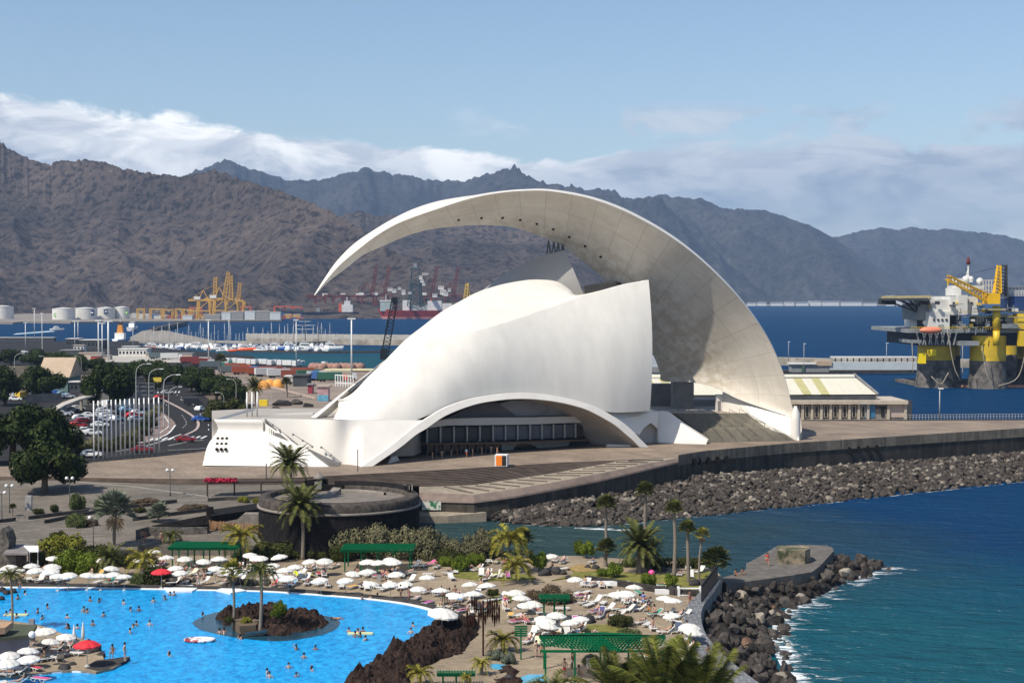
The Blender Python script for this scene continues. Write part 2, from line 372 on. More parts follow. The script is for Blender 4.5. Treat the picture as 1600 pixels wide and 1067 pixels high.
for i, p in enumerate(c0):
    a = G(p.x, p.y); b = G(*c0[min(i+1, 39)][:2]); d = b-a if i < 39 else d; q = Vector((-d.y, d.x, 0)).normalized()*.32
    r0.append([a-q, a-q+Vector((0, 0, .16)), a+q+Vector((0, 0, .16)), a+q])
kb.grid(r0, smooth=False); struct(kb, 'median_kerb', M('median_concrete', (.42, .33, .29), .8, .15, .6))
EDGE = [(-260, 742, 7), (0, 744, 7), (115, 746, 7), (300, 748, 7), (450, 746.5, 7), (600, 738.5, 7), (700, 733, 7), (800, 727, 7), (880, 722, 7), (960, 719, 7), (1000, 717, 7), (1060, 713.5, 7), (1100, 707, 7), (1230, 695, 7), (1460, 680, 7), (1600, 671, 7), (1800, 658, 7)]
ed = [P(*e) for e in EDGE]
back = [P(1800, 648, 7), P(1600, 656, 7), P(1420, 656.5, 7), P(1300, 650, 7), P(1180, 640, 7), P(1000, 640, 7), P(800, 650, 7), P(400, 690, 7), P(318, 705, 7), P(250, 713, 7), P(145, 722, 7), P(115, 730, 7), P(100, 728, 7), P(-260, 730, 7)]
pz = MB().slab(ed+back, 7.5); struct(pz, 'plaza', m_plaza)
rear = MB().slab([P(1000, 640, 6.9), P(1180, 640, 6.9), P(1215, 638, 6.9), P(1400, 645, 6.9), P(1425, 650, 6.9), P(1425, 625, 6.9), P(1200, 610, 6.9), P(950, 605, 6.9)], 7.4); struct(rear, 'warehouse_apron', m_asph)
LOW = [(-260, 750, 6.5), (0, 750, 6.5), (115, 750, 6.5), (200, 753, 6.4), (300, 757.5, 6.2), (400, 758, 6.0), (500, 758, 5.6), (600, 759, 5.2), (680, 759.5, 4.9), (738, 757.5, 4.8), (800, 748.5, 5.2), (870, 738, 5.8), (920, 729, 6.4), (960, 721, 6.9)]
up = linear([P(*e) for e in EDGE[:10]], 90); lo = linear([P(*e) for e in LOW], 90)
for i in range(90):                       # keep every step line in front of the one above
    if lo[i].y > up[i].y-.6: lo[i].y = up[i].y-.6
st = MB(); ns = 10
rws = []
for k in range(ns+1):
    if k: rws.append([up[i].lerp(lo[i], k/ns)+Vector((0, 0, (up[i].z-lo[i].z)/ns)) if True else None for i in range(90)])
    rws.append([up[i].lerp(lo[i], k/ns) for i in range(90)])
st.grid(rws, smooth=False); struct(st, 'plaza_steps', m_step)
WALLTOP = [(655, 769, 4.5), (740, 772.5, 4.5), (800, 764.5, 4.85), (860, 754, 5.3), (940, 739, 6.0), (1000, 726.5, 6.5), (1060, 714.5, 6.93)]
wt = linear([P(*e) for e in WALLTOP], 40)
lowr = linear([P(*e) for e in [(655, 759.4, 4.95), (680, 759.4, 4.9), (738, 757.4, 4.8), (800, 748.5, 5.2), (870, 738, 5.8), (920, 729, 6.4), (960, 720.5, 6.9), (1059, 714, 6.98)]], 40)
tr = MB().grid([[a.lerp(b, k/4)+Vector((0, 0, .0)) for k in range(5)] for a, b in zip(wt, lowr)], smooth=False); struct(tr, 'sea_terrace', m_terr)
wd = MB()
for i in range(15):
    t = i/14; a = wt[int(6+t*30)].lerp(lowr[int(6+t*30)], .12); j = max(0, int(1+t*28)); b = lowr[j+2].lerp(wt[j+2], .16)
    wd.beam(a+Vector((0, 0, .06)), b+Vector((0, 0, .06)), .22, .22)
struct(wd, 'ramp_steps', m_step)
m_cop = M('brown_coping', (.175, .13, .105), .85, .25, .5, .01, 4)
FOOT = [(655, 781, 3.4), (740, 783, 3.5), (800, 775.5, 3.9), (860, 765, 4.3), (940, 749, 5.0), (1000, 735, 5.7), (1060, 721, 6.3)]
ft = [P(*e) for e in FOOT]; ft = linear(ft, 40)
for a, b in zip(wt, ft): b.y = min(b.y, a.y-.4)
cw = MB().grid([wt, ft], smooth=False); cw.grid([[p.copy() for p in ft], [p+Vector((0, -.15, -.3)) for p in ft]], smooth=False); struct(cw, 'coping_slope', m_cop)
sw = MB(); base = [p+Vector((0, .05, 0)) for p in ft]
sw.grid([base, [Vector((p.x, p.y, -1)) for p in base]], smooth=False)
sw.box((P(655, 781, 3.4)+Vector((-14, 9, -2.2))), (28, 20, 4.6))
c1 = [P(*e) for e in EDGE[11:]]; c1 = [p+Vector((0, -.12, 0)) for p in c1]; c1 = linear(c1, 60)
par = MB(); h = []
for i, p in enumerate(c1): h.append([p+Vector((0, .5, .0)), p+Vector((0, .5, .35)), p+Vector((0, 0, .35)), p+Vector((0, -.05, -1.7)), p+Vector((0, .1, -1.7)), Vector((p.x, p.y+.1, -1))])
sw.grid([r[3:] for r in h], smooth=False)
swo = sw.build('sea_wall', m_seaw, label='long dark stone sea wall holding up the auditorium plaza above the boulders', cat='sea wall')
MB().grid([r[:4] for r in h], smooth=False).build('upper_courses', paving('weathered_coping_stone', (.25, .215, .17), 1.7, .75, .5, c2=.5, patch=.25), swo)
for x0, n_, yy in ((1078, 9, 721.5), (1327, 8, 703)):
    for i in range(n_):
        px = x0+i*7.2; q = min(c1, key=lambda c: abs(800+F*c.x/c.y-px)); c = PD(px, yy-i*.5, q.y-.03)
        MB().slab([c+Vector((.5*math.cos(t*math.pi/6), -.02, .72*math.sin(t*math.pi/6))) for t in range(12)], 0, off=(0, .4, 0)).build('drain_opening', M('drain_shadow_stone', (.012, .011, .01), .9, .3, 2), swo)
gq = MB(); a, b = PD(656, 783, 261.0), PD(686, 797, 261.0)
gp = MB(); wy = P(655, 781, 3.4).y-1.02
gp.box(((PD(658, 0, wy).x+PD(688, 0, wy).x)/2, wy-.03, 2.6), (PD(688, 0, wy).x-PD(658, 0, wy).x, .05, 1.5))
gp.build('graffiti_panel', M('graffiti_paint', (.05, .28, .12), .6, .4, .9, col2=(.62, .62, .56), thr=(.45, .52)), swo)
lg = MB().slab([P(640, 797, 1.6), P(690, 798, 1.6), P(745, 797, 1.6), P(760, 800, 1.6), P(700, 806, 1.2), P(640, 806, 1.2)], 2); struct(lg, 'shore_ledge', m_terr)
ZP = [(750, 6.5), (770, 6.0), (790, 5.6), (820, 5.0), (850, 4.4), (872, 3.9)]
def zp(py): return table(ZP, py)
def GP(px, py, dz=0): return P(px, py, zp(py)+dz)
rows = []
for y in (750, 755, 760, 768, 776, 784, 792, 800, 808, 816, 824, 832, 840, 848, 852):
    xr = 645
    r_ = []
    for i in range(25):
        x = lerp(-260, xr, i/24); yy = y
        r_.append(GP(x, yy, -.25 if (x > 600 and y < 765) else 0) if not (y < 759 and x > 130) else P(x, yy, min(zp(yy), table([(e[0], e[2]) for e in LOW], x)-.08)))
    rows.append(r_)
rows.append([p+Vector((0, -.3, -3)) for p in rows[-1]])
struct(MB().grid(rows, smooth=False), 'promenade', m_prom)
DZ = 3.0
def DK(px, py, dz=0): return P(px, py, DZ+dz)
shore = [(-120, 846), (400, 846), (652, 850), (665, 864), (700, 869), (800, 868.5), (900, 868), (1000, 874), (1060, 876), (1118, 890), (1130, 903), (1124, 918), (1108, 935), (1097, 948), (1094, 965), (1098, 985), (1110, 1004), (1130, 1024), (1158, 1048), (1190, 1075), (1230, 1110), (1260, 1180)]
deckpoly = [DK(*s) for s in shore]+[DK(-300, 1180), DK(-300, 846)]
dk = MB().slab(deckpoly, 4); struct(dk, 'pool_deck', m_deck)
m_pw = bpy.data.materials.new('pool_water')
def pool_mat(m):
    m.use_nodes = True; n = m.node_tree.nodes; l = m.node_tree.links; b = n['Principled BSDF']
    t = n.new('ShaderNodeTexCoord'); mp = n.new('ShaderNodeMapping'); mp.inputs['Scale'].default_value = (.8, .5, 1); l.new(t.outputs['Object'], mp.inputs[0])
    a = n.new('ShaderNodeTexNoise'); a.inputs['Scale'].default_value = 1.7; a.inputs['Detail'].default_value = 6; a.inputs['Distortion'].default_value = .8; l.new(mp.outputs[0], a.inputs['Vector'])
    r = n.new('ShaderNodeValToRGB'); l.new(a.outputs[0], r.inputs[0]); r.color_ramp.elements[0].position = .3; r.color_ramp.elements[0].color = (.0, .19, .50, 1); r.color_ramp.elements[1].position = .72; r.color_ramp.elements[1].color = (.015, .42, .82, 1)
    l.new(r.outputs[0], b.inputs['Base Color']); b.inputs['Roughness'].default_value = .15; b.inputs['Specular IOR Level'].default_value = .06
    c = n.new('ShaderNodeTexNoise'); c.inputs['Scale'].default_value = 3.5; c.inputs['Detail'].default_value = 5; c.inputs['Distortion'].default_value = .5; l.new(mp.outputs[0], c.inputs['Vector'])
    bp = n.new('ShaderNodeBump'); bp.inputs['Distance'].default_value = .10; l.new(c.outputs[0], bp.inputs['Height']); l.new(bp.outputs[0], b.inputs['Normal'])
pool_mat(m_pw)
FAR = [(-60, 917), (0, 917), (100, 917.5), (200, 919), (300, 921), (400, 923), (450, 925.5), (500, 929), (550, 933), (600, 938), (640, 944), (670, 951), (690, 957.5), (702, 964), (709, 971)]
NEAR = [(709, 971), (700, 980), (668, 996), (650, 1008), (620, 1024), (596, 1036), (560, 1056), (540, 1070), (500, 1100), (300, 1120), (100, 1120), (-60, 1120)]
far = [P(x, y, DZ) for x, y, _ in [tuple(v) for v in catmull([(x, y, 0) for x, y in FAR], 60)]]
near_ = [P(x, y, DZ) for x, y in NEAR[1:]]
pw = MB().poly([p+Vector((0, 0, .012)) for p in far+near_]); struct(pw, 'pool_water', m_pw)
def band(pts, w0, w1, z0, h, mat, name, side=1, **kw):
    """kerb of width w0..w1 to one side of a line"""
    rr = []
    for i, p in enumerate(pts):
        d = pts[min(i+1, len(pts)-1)]-pts[max(i-1, 0)]; q = Vector((-d.y, d.x, 0)).normalized()*side
        a, b = p+q*w0, p+q*w1; rr.append([Vector((a.x, a.y, z0)), Vector((a.x, a.y, z0+h)), Vector((b.x, b.y, z0+h)), Vector((b.x, b.y, z0))])
    return MB().grid(rr, smooth=False)
m_wt = M('white_pool_edge', (.78, .78, .76), .5, .06, 1)
m_dk = M('dark_pool_kerb', (.055, .05, .048), .8, .35, 1.5, .01, 6)
struct(band(far, -.55, .28, DZ-.3, .335, m_wt, ''), 'pool_edge', m_wt)
struct(band(far, .28, 1.35, DZ-.1, .34, m_dk, ''), 'pool_kerb', m_dk)
PEN = [(-80, 966), (0, 967), (60, 975), (100, 990), (138, 1000), (158, 1018), (163, 1030), (190, 1026), (202, 1025), (196, 1032), (176, 1043), (150, 1049), (118, 1046), (96, 1047), (60, 1051), (20, 1056), (-80, 1062)]
pn = [P(x, y, DZ+.25) for x, y in PEN]; struct(MB().slab(pn, .8), 'pool_peninsula', m_deck)
struct(band(pn[:1]+linear(pn, 60), 0, -.35, DZ-.05, .22, m_wt, '', side=1), 'peninsula_edge', m_wt)
rp = MB().slab([P(x, y, DZ+.30) for x, y in ((132, 1042), (150, 1031), (203, 1025.5), (196, 1032), (168, 1044), (152, 1047))], .3); struct(rp, 'dark_ramp', m_dk)
def lawn(pts, dz=.12, mat=None): return struct(MB().slab([P(x, y, DZ+dz) for x, y in pts], .3), 'lawn', mat or m_grass)
lawn([(700, 893), (790, 893), (832, 898), (838, 903), (760, 907), (705, 900)]); lawn([(862, 906), (905, 900), (980, 912), (1060, 922), (1075, 925), (1118, 911), (1118, 890), (1060, 897), (1000, 896), (930, 889), (885, 886), (900, 895)])
lawn([(905, 990), (920, 975), (950, 975), (990, 985), (1010, 994), (1000, 1003), (930, 1003)]); lawn([(760, 935), (790, 925), (805, 935), (790, 942)]); lawn([(200, 912), (215, 906), (252, 908), (258, 914), (235, 917), (205, 916)])
lawn([(885, 887), (905, 881), (930, 883), (935, 891), (905, 893)], .16, M('dry_straw', (.30, .20, .07), .9, .3, 2))
bw = MB()
for a, b in zip(linear([P(x, y, DZ) for x, y in ((918, 908), (960, 914), (1010, 922), (1060, 930), (1092, 931))], 18)[:-1], linear([P(x, y, DZ) for x, y in ((918, 908), (960, 914), (1010, 922), (1060, 930), (1092, 931))], 18)[1:]): bw.beam(a+Vector((0, 0, .3)), b+Vector((0, 0, .3)), .6, .8)
bw.build('lawn_retaining_wall', m_basalt, label='low dark stone wall holding the lawn behind the sunbathing terrace', cat='low wall')
WK = [(1121, 906), (1108, 925), (1092, 944), (1086, 962), (1090, 985), (1103, 1006), (1124, 1028), (1152, 1052), (1185, 1078), (1215, 1105)]
wi = [P(x-14-(y-906)*.07, y, DZ+.5) for x, y in WK]; wo = [P(x+6+(y-906)*.06, y, DZ+.5) for x, y in WK]; wi = catmull(wi, 60); wo = catmull(wo, 60)
wk = MB(); wk.grid([[Vector((a.x, a.y, DZ-.1)), a, b, Vector((b.x, b.y, -1))] for a, b in zip(wi, wo)], smooth=False)
m_slabs = bpy.data.materials.new('walkway_slabs')
def slab_mat(m):
    m.use_nodes = True; n = m.node_tree.nodes; l = m.node_tree.links; b = n['Principled BSDF']; t = n.new('ShaderNodeTexCoord')
    k = n.new('ShaderNodeTexBrick'); l.new(t.outputs['Object'], k.inputs['Vector']); k.inputs['Scale'].default_value = .8; k.inputs['Color1'].default_value = (.15, .155, .165, 1); k.inputs['Color2'].default_value = (.105, .11, .115, 1); k.inputs['Mortar'].default_value = (.36, .35, .33, 1); k.inputs['Mortar Size'].default_value = .022; k.inputs['Brick Width'].default_value = .9; k.inputs['Row Height'].default_value = .8
    l.new(k.outputs[0], b.inputs['Base Color']); b.inputs['Roughness'].default_value = .8
slab_mat(m_slabs)
wk.build('walkway', m_slabs, kind='structure')
mg = MB(); ga, gb = P(1096, 940, DZ+.5), P(1121, 906, DZ+.5)
for i in range(40): q = ga.lerp(gb, i/39); mg.beam(q, q+Vector((0, 0, 1.9)), .09)
for h_ in (.1, 1.85): mg.beam(ga+Vector((0, 0, h_)), gb+Vector((0, 0, h_)), .12)
mg.build('metal_gate', M('gate_steel', (.035, .035, .037), .6, .2, 2), label='dark slatted metal screen closing the walkway at the start of the pier', cat='gate')
PIER = [(1122, 904), (1136, 912), (1188, 905.5), (1240, 898), (1269, 893), (1281, 884), (1303, 860), (1300, 855), (1291, 852), (1262, 851), (1214, 853), (1190, 867), (1178, 874), (1166, 880), (1166, 889), (1150, 896)]
pr = MB().slab([P(x, y, 2.7) for x, y in PIER], 4); pr.build('pier', M('pier_stone', (.13, .118, .105), .85, .3, .8, .02, 4), label='dark stone pier with a bent outline reaching out from the pool park', cat='pier')
bl = MB().slab([P(x, y, 4.5) for x, y in ((1214, 852), (1260, 851), (1266, 856), (1258, 860), (1216, 860))], 1.9)
blo = bl.build('bunker_block', M('graffiti_block', (.12, .14, .08), .8, .5, .8, .02, 3, col2=(.30, .24, .17), thr=(.4, .6)), label='graffiti-painted stone block standing at the outer end of the pier', cat='stone block')
def mount_mat(name, c1, c2, dark, sc):
    m = bpy.data.materials.new(name); m.use_nodes = True; n = m.node_tree.nodes; l = m.node_tree.links; b = n['Principled BSDF']; b.inputs['Roughness'].default_value = .95; b.inputs['Specular IOR Level'].default_value = .1
    t = n.new('ShaderNodeTexCoord'); a = n.new('ShaderNodeTexNoise'); l.new(t.outputs['Object'], a.inputs['Vector']); a.inputs['Scale'].default_value = sc; a.inputs['Detail'].default_value = 9; a.inputs['Roughness'].default_value = .65
    r = n.new('ShaderNodeValToRGB'); l.new(a.outputs[0], r.inputs[0]); e = r.color_ramp.elements; e[0].position = .34; e[0].color = c1+(1,); e[1].position = .66; e[1].color = c2+(1,)
    v = n.new('ShaderNodeTexNoise'); l.new(t.outputs['Object'], v.inputs['Vector']); v.inputs['Scale'].default_value = sc*14; v.inputs['Detail'].default_value = 6; v.inputs['Roughness'].default_value = .7
    r2 = n.new('ShaderNodeValToRGB'); l.new(v.outputs[0], r2.inputs[0]); e = r2.color_ramp.elements; e[0].position = .42; e[0].color = dark+(1,); e[1].position = .50; e[1].color = (1, 1, 1, 1); q = e.new(.60); q.color = (1.0, 1.0, 1.0, 1); q = e.new(.68); q.color = (1.9, 1.75, 1.6, 1)
    mm = n.new('ShaderNodeMix'); mm.data_type = 'RGBA'; mm.blend_type = 'MULTIPLY'; mm.inputs[0].default_value = 1; l.new(r.outputs[0], mm.inputs[6]); l.new(r2.outputs[0], mm.inputs[7]); l.new(mm.outputs[2], b.inputs['Base Color'])
    bp = n.new('ShaderNodeBump'); bp.inputs['Distance'].default_value = 17; l.new(v.outputs[0], bp.inputs['Height'])
    bp2 = n.new('ShaderNodeBump'); bp2.inputs['Distance'].default_value = 60; l.new(a.outputs[0], bp2.inputs['Height']); l.new(bp2.outputs[0], bp.inputs['Normal']); l.new(bp.outputs[0], b.inputs['Normal']); return m
def mountain(name, ridge, Dr, foot, Df, mat, nx=520, ny=110, amp=1.0, seed=0, gul=900, prof=1.15):
    """range whose crest follows ridge (px,py) at distance Dr(px) and whose foot follows foot(px) at Df"""
    x0, x1 = ridge[0][0], ridge[-1][0]; rows = []
    for j in range(ny+1):
        t = j/ny; row = []
        for i in range(nx+1):
            px = lerp(x0, x1, i/nx); py = table(ridge, px)
            dr = table(Dr, px) if isinstance(Dr, list) else Dr; df = table(Df, px) if isinstance(Df, list) else Df
            top = PD(px, py, dr); s = min(t/.86, 1.0); D = lerp(df, dr, s)
            pxx = px; X = (pxx-800)/F*D; zt = top.z
            if t <= .86:
                z = zt*(s**prof); wgt = (s*(1.005-s))**.55*1.6
            else:
                k = (t-.86)/.14; D = dr*(1+.25*k); X = (pxx-800)/F*D; z = zt*(1-k)**1.2; wgt = .25
            q = Vector((X/gul+.25*noise.noise(Vector((X, D, 0))/gul*1.3), D/gul*.42, seed)); q3 = Vector((X, D, zt*s))/gul;
            rg = 1-min(1.1, abs(noise.noise(q)*2.2)); rg += .5*(1-min(1.1, abs(noise.noise(q*2.3+Vector((3, 1, 0)))*2.2))); rg += .20*(1-min(1.1, abs(noise.noise(q*4.9)*2.2))); rg += .16*(1-abs(noise.noise(Vector((q.x*10, q.y*4, 3)))*2.4)); rg += .07*(1-abs(noise.noise(q3*13)*2.4)); rg += .07*noise.noise(q3*36)
            z += (rg-1.0)*wgt*amp*zt*.72
            if t >= .80 and t <= .9: z += zt*.018*noise.noise(Vector((px/9, seed, 0)))+zt*.012*noise.noise(Vector((px/3.3, seed, 5)))
            row.append((X, D, max(z, -5 if j else -5)))
        rows.append(row)
    return struct(MB().grid(rows), name, mat)
m_m1 = mount_mat('brown_mountain_rock', (.066, .055, .050), (.155, .120, .100), (.30, .31, .34), .0035)
m_m2 = mount_mat('far_mountain_rock', (.030, .034, .036), (.072, .070, .066), (.45, .45, .5), .0022)
R1 = [(-260, 150), (-120, 185), (0, 213), (30, 232), (60, 243), (82, 248), (100, 236), (112, 240), (150, 235), (175, 241), (215, 256), (262, 262), (295, 258), (330, 251), (352, 256), (385, 272), (430, 288), (470, 303), (510, 322), (545, 342), (575, 358), (610, 385), (650, 410), (700, 440), (740, 462)]
mountain('mountain', R1, [(-260, 4300), (0, 4200), (330, 3900), (560, 3500), (740, 3000)], None, [(-260, 2650), (0, 2600), (400, 2620), (600, 2700), (740, 2850)], m_m1, nx=640, ny=150, seed=3.3, gul=1500, amp=.95)
R2 = [(430, 400), (500, 350), (535, 330), (565, 322), (590, 330), (650, 330), (720, 333), (800, 350), (860, 352), (930, 372), (1000, 402), (1060, 436), (1110, 468)]
mountain('mountain', R2, [(430, 5000), (1110, 4700)], None, [(430, 3000), (800, 3300), (1110, 4300)], m_m1, nx=420, ny=90, seed=9.1, gul=1400, amp=.8)
R3 = [(180, 345), (230, 318), (290, 280), (330, 262), (352, 250), (380, 258), (410, 268), (450, 282), (475, 278), (500, 277), (530, 268), (560, 269), (575, 263), (590, 268), (602, 266), (640, 271), (665, 280), (700, 281), (730, 286), (760, 283), (800, 288), (850, 291), (885, 296), (897, 294), (925, 300), (950, 299), (975, 311), (1005, 311), (1030, 305), (1075, 314), (1110, 324), (1140, 330), (1160, 331), (1190, 338), (1220, 346), (1250, 352), (1275, 362), (1300, 374), (1330, 392), (1370, 418), (1420, 448), (1450, 468)]
mountain('mountain', R3, 8900, None, [(180, 4900), (800, 5200), (1060, 6500), (1450, 7700)], m_m2, nx=560, ny=90, seed=5.7, gul=1500, amp=.85)
R4 = [(1180, 392), (1250, 382), (1290, 373), (1318, 368), (1350, 360), (1378, 355), (1400, 358), (1425, 355), (1450, 359), (1480, 357), (1510, 362), (1545, 366), (1570, 369), (1600, 378), (1680, 392), (1800, 420), (1950, 462)]
mountain('mountain', R4, 10300, None, [(1180, 8600), (1950, 8900)], m_m2, nx=400, ny=70, seed=2.2, gul=1700, amp=.8)
# ============================================================ the auditorium
AU = empty('auditorium', P(760, 700, 7), 'huge white concrete concert hall with a crescent wing arching over it', 'auditorium')
def au(mb, name, mat, parent=None, **kw): return hang(mb.build(name, mat, **kw), parent or AU)
m_au = M('white_trencadis', (.69, .655, .59), .5, .06, .35, .006, 12, stretch=(1, 1, .22))
m_au2 = M('white_render', (.73, .69, .625), .5, .05, .3, .004, 8)
m_pod = M('podium_white', (.73, .69, .625), .5, .05, .2, .004, 8)
m_cone = M('shade_toned_trencadis', (.27, .262, .25), .5, .05, .3)  # white tile darkened in its colour to stand for the wing's shade
m_glass = M('dark_glazing', (.012, .014, .017), .12, .2, 1)
m_dkc = M('dark_concrete', (.20, .19, .18), .8, .2, .4)  # dark grey concrete tone shared by several small parts
def wing_mat():
    m = bpy.data.materials.new('wing_concrete'); m.use_nodes = True; n = m.node_tree.nodes; l = m.node_tree.links; b = n['Principled BSDF']; b.inputs['Roughness'].default_value = .7
    uv = n.new('ShaderNodeUVMap'); uv.uv_map = 'uv'; k = n.new('ShaderNodeTexBrick'); l.new(uv.outputs[0], k.inputs['Vector']); k.inputs['Scale'].default_value = 1
    k.inputs['Brick Width'].default_value = 5.4; k.inputs['Row Height'].default_value = 8.6; k.inputs['Mortar Size'].default_value = .075; k.inputs['Mortar Smooth'].default_value = .3
    k.offset = .0; k.inputs['Color1'].default_value = (.68, .63, .55, 1); k.inputs['Color2'].default_value = (.64, .59, .515, 1); k.inputs['Mortar'].default_value = (.50, .455, .395, 1)
    t = n.new('ShaderNodeTexCoord'); a = n.new('ShaderNodeTexNoise'); l.new(t.outputs['Object'], a.inputs['Vector']); a.inputs['Scale'].default_value = .12; a.inputs['Detail'].default_value = 10; a.inputs['Roughness'].default_value = .7; a.inputs['Distortion'].default_value = .6
    r = n.new('ShaderNodeValToRGB'); l.new(a.outputs[0], r.inputs[0]); r.color_ramp.elements[0].position = .36; r.color_ramp.elements[0].color = (.90, .885, .86, 1); r.color_ramp.elements[1].position = .6; r.color_ramp.elements[1].color = (1.08, 1.08, 1.08, 1)
    mp = n.new('ShaderNodeMapping'); mp.inputs['Scale'].default_value = (.16, 2.2, 1); l.new(uv.outputs[0], mp.inputs[0]); s = n.new('ShaderNodeTexNoise'); l.new(mp.outputs[0], s.inputs['Vector']); s.inputs['Scale'].default_value = .6; s.inputs['Detail'].default_value = 6
    r2 = n.new('ShaderNodeValToRGB'); l.new(s.outputs[0], r2.inputs[0]); r2.color_ramp.elements[0].position = .35; r2.color_ramp.elements[0].color = (.96, .95, .93, 1); r2.color_ramp.elements[1].position = .6; r2.color_ramp.elements[1].color = (1, 1, 1, 1)
    def mul(x, y):
        q = n.new('ShaderNodeMix'); q.data_type = 'RGBA'; q.blend_type = 'MULTIPLY'; q.inputs[0].default_value = 1; l.new(x, q.inputs[6]); l.new(y, q.inputs[7]); return q.outputs[2]
    sx = n.new('ShaderNodeSeparateXYZ'); l.new(uv.outputs[0], sx.inputs[0])
    wm = n.new('ShaderNodeMapRange'); l.new(sx.outputs[1], wm.inputs[0]); wm.inputs[1].default_value = 9; wm.inputs[2].default_value = 17; wm.inputs[3].default_value = 0; wm.inputs[4].default_value = 1
    sn = n.new('ShaderNodeTexNoise'); l.new(uv.outputs[0], sn.inputs['Vector']); sn.inputs['Scale'].default_value = .5; sn.inputs['Detail'].default_value = 8
    r3 = n.new('ShaderNodeValToRGB'); l.new(sn.outputs[0], r3.inputs[0]); r3.color_ramp.elements[0].position = .42; r3.color_ramp.elements[0].color = (1, 1, 1, 1); r3.color_ramp.elements[1].position = .56; r3.color_ramp.elements[1].color = (.85, .81, .75, 1)  # stains, made heavier on the lower band to stand for its shading
    q = n.new('ShaderNodeMix'); q.data_type = 'RGBA'; l.new(wm.outputs[0], q.inputs[0]); q.inputs[6].default_value = (1, 1, 1, 1); l.new(r3.outputs[0], q.inputs[7])
    l.new(mul(mul(mul(k.outputs[0], r.outputs[0]), r2.outputs[0]), q.outputs[2]), b.inputs['Base Color'])
    bp = n.new('ShaderNodeBump'); bp.inputs['Distance'].default_value = .05; l.new(a.outputs[0], bp.inputs['Height']); l.new(bp.outputs[0], b.inputs['Normal']); return m
WST = [((491.5, 461.5, 312), (491.8, 462.2, 312.1), (491, 460.5, 312.2)),
 ((509, 439, 313), (513, 440.5, 314), (507, 435, 314)),
 ((531, 414, 314), (540, 420, 317), (527, 407, 316)),
 ((559, 390.5, 316), (568, 398.5, 321), (552, 382, 319)),
 ((588, 368.5, 318), (600, 384, 326), (578, 363.5, 323)),
 ((618, 351, 320), (634, 369.5, 330), (610, 344, 326)),
 ((650, 338, 322), (668, 359.5, 333), (645, 327, 330)),
 ((687, 325.5, 324), (705, 354.5, 336), (682, 315, 334)),
 ((722, 314, 326), (738, 352, 338), (718, 308.3, 337)),
 ((757, 305.5, 327), (772, 352.7, 340), (754, 303.6, 340)),
 ((790, 300.6, 328), (800, 355.6, 342), (789, 299.4, 342)),
 ((820, 298.4, 329), (824, 362, 344), (820, 297.4, 344)),
 ((850, 298.2, 329.5), (847, 370.5, 345), (850, 297, 346)),
 ((879, 301.6, 330), (870, 381, 346), (880, 300, 347)),
 ((910, 307.5, 330.5), (892, 395, 347), (911, 305.5, 348)),
 ((938, 315.4, 331), (914, 410.5, 348), (939.5, 313, 349)),
 ((970, 327.5, 331.5), (935, 428, 349), (971.5, 325, 350)),
 ((1000, 342, 332), (955, 446.5, 350), (1002, 339.7, 350)),
 ((1027, 357, 332.3), (970, 464, 350.6), (1029, 354.7, 350)),
 ((1053, 373.7, 332.6), (984, 483, 351.5), (1055, 371.4, 350)),
 ((1078, 392, 333), (996, 502.5, 352.5), (1079.5, 390, 349)),
 ((1101, 411.5, 333.2), (1006, 521, 353.4), (1102.6, 409.6, 348)),
 ((1124, 433, 333.4), (1014, 538, 354.2), (1125.4, 431.5, 347)),
 ((1147, 457, 333.7), (1021, 555, 355), (1148.4, 456, 346)),
 ((1168, 482, 334), (1027, 570, 356), (1169, 481, 345)),
 ((1188, 510, 334.3), (1031.5, 583, 357), (1189, 509, 344)),
 ((1206, 540, 334.6), (1036, 595.5, 358), (1206.6, 539.4, 343)),
 ((1221, 575, 334.9), (1079, 597, 354), (1221.4, 575, 342)),
 ((1230.5, 605, 335.2), (1117, 606, 350), (1230.8, 605, 341)),
 ((1236, 628, 335.5), (1155, 624, 345.5), (1236.4, 628, 340)),
 ((1240, 642, 335.8), (1196, 638.5, 341), (1240.4, 642, 339)),
 ((1241.5, 651, 336), (1232, 650, 337), (1242, 651, 337.5))]
n_ = 150
WST = [(s[0], s[1] if i < 14 else (s[1][0], s[1][1], s[0][2]+(s[1][2]-s[0][2])*lerp(1, .84, min(1, (i-13)/5))), s[2]) for i, s in enumerate(WST)]
rails = [catmull([(a[0], a[1], a[2]) for a in [s[k] for s in WST]], n_) for k in range(3)]
def by_station(k, n):
    pts = [Vector(s[k]) for s in WST]; out = []; m = len(pts)-1
    for i in range(n):
        t = i/(n-1)*m; j = min(int(t), m-1); u = t-j; p1, p2 = pts[j], pts[j+1]; p0 = pts[j-1] if j else p1*2-p2; p3 = pts[j+2] if j+2 <= m else p2*2-p1
        out.append(.5*((2*p1)+(p2-p0)*u+(2*p0-5*p1+4*p2-p3)*u*u+(3*p1-p0-3*p2+p3)*u**3))
    return [PD(*p) for p in out]
E1, E2, E3 = [by_station(k, n_) for k in range(3)]
rows = []; uvs = []; s_ = 0
for i in range(n_):
    a, b = E1[i], E2[i]; d = b-a
    if i: s_ += ((E1[i]+E2[i])-(E1[i-1]+E2[i-1])).length/2
    t = E1[min(i+1, n_-1)]-E1[max(i-1, 0)]; nrm = t.cross(d).normalized()
    if nrm.y < 0: nrm = -nrm
    row = []
    for k in range(11):
        f = k/10; bow = math.sin(math.pi*f)*d.length*.07
        row.append(a+d*f+nrm*bow); uvs.append((s_, d.length*f))
    rows.append(row)
wg = MB().grid(rows); me = wg.mesh('wing', wing_mat()); ul = me.uv_layers.new(name='uv')
for lp in me.loops: ul.data[lp.index].uv = uvs[lp.vertex_index]
wo_ = bpy.data.objects.new('wing', me); COL.objects.link(wo_); hang(wo_, AU)
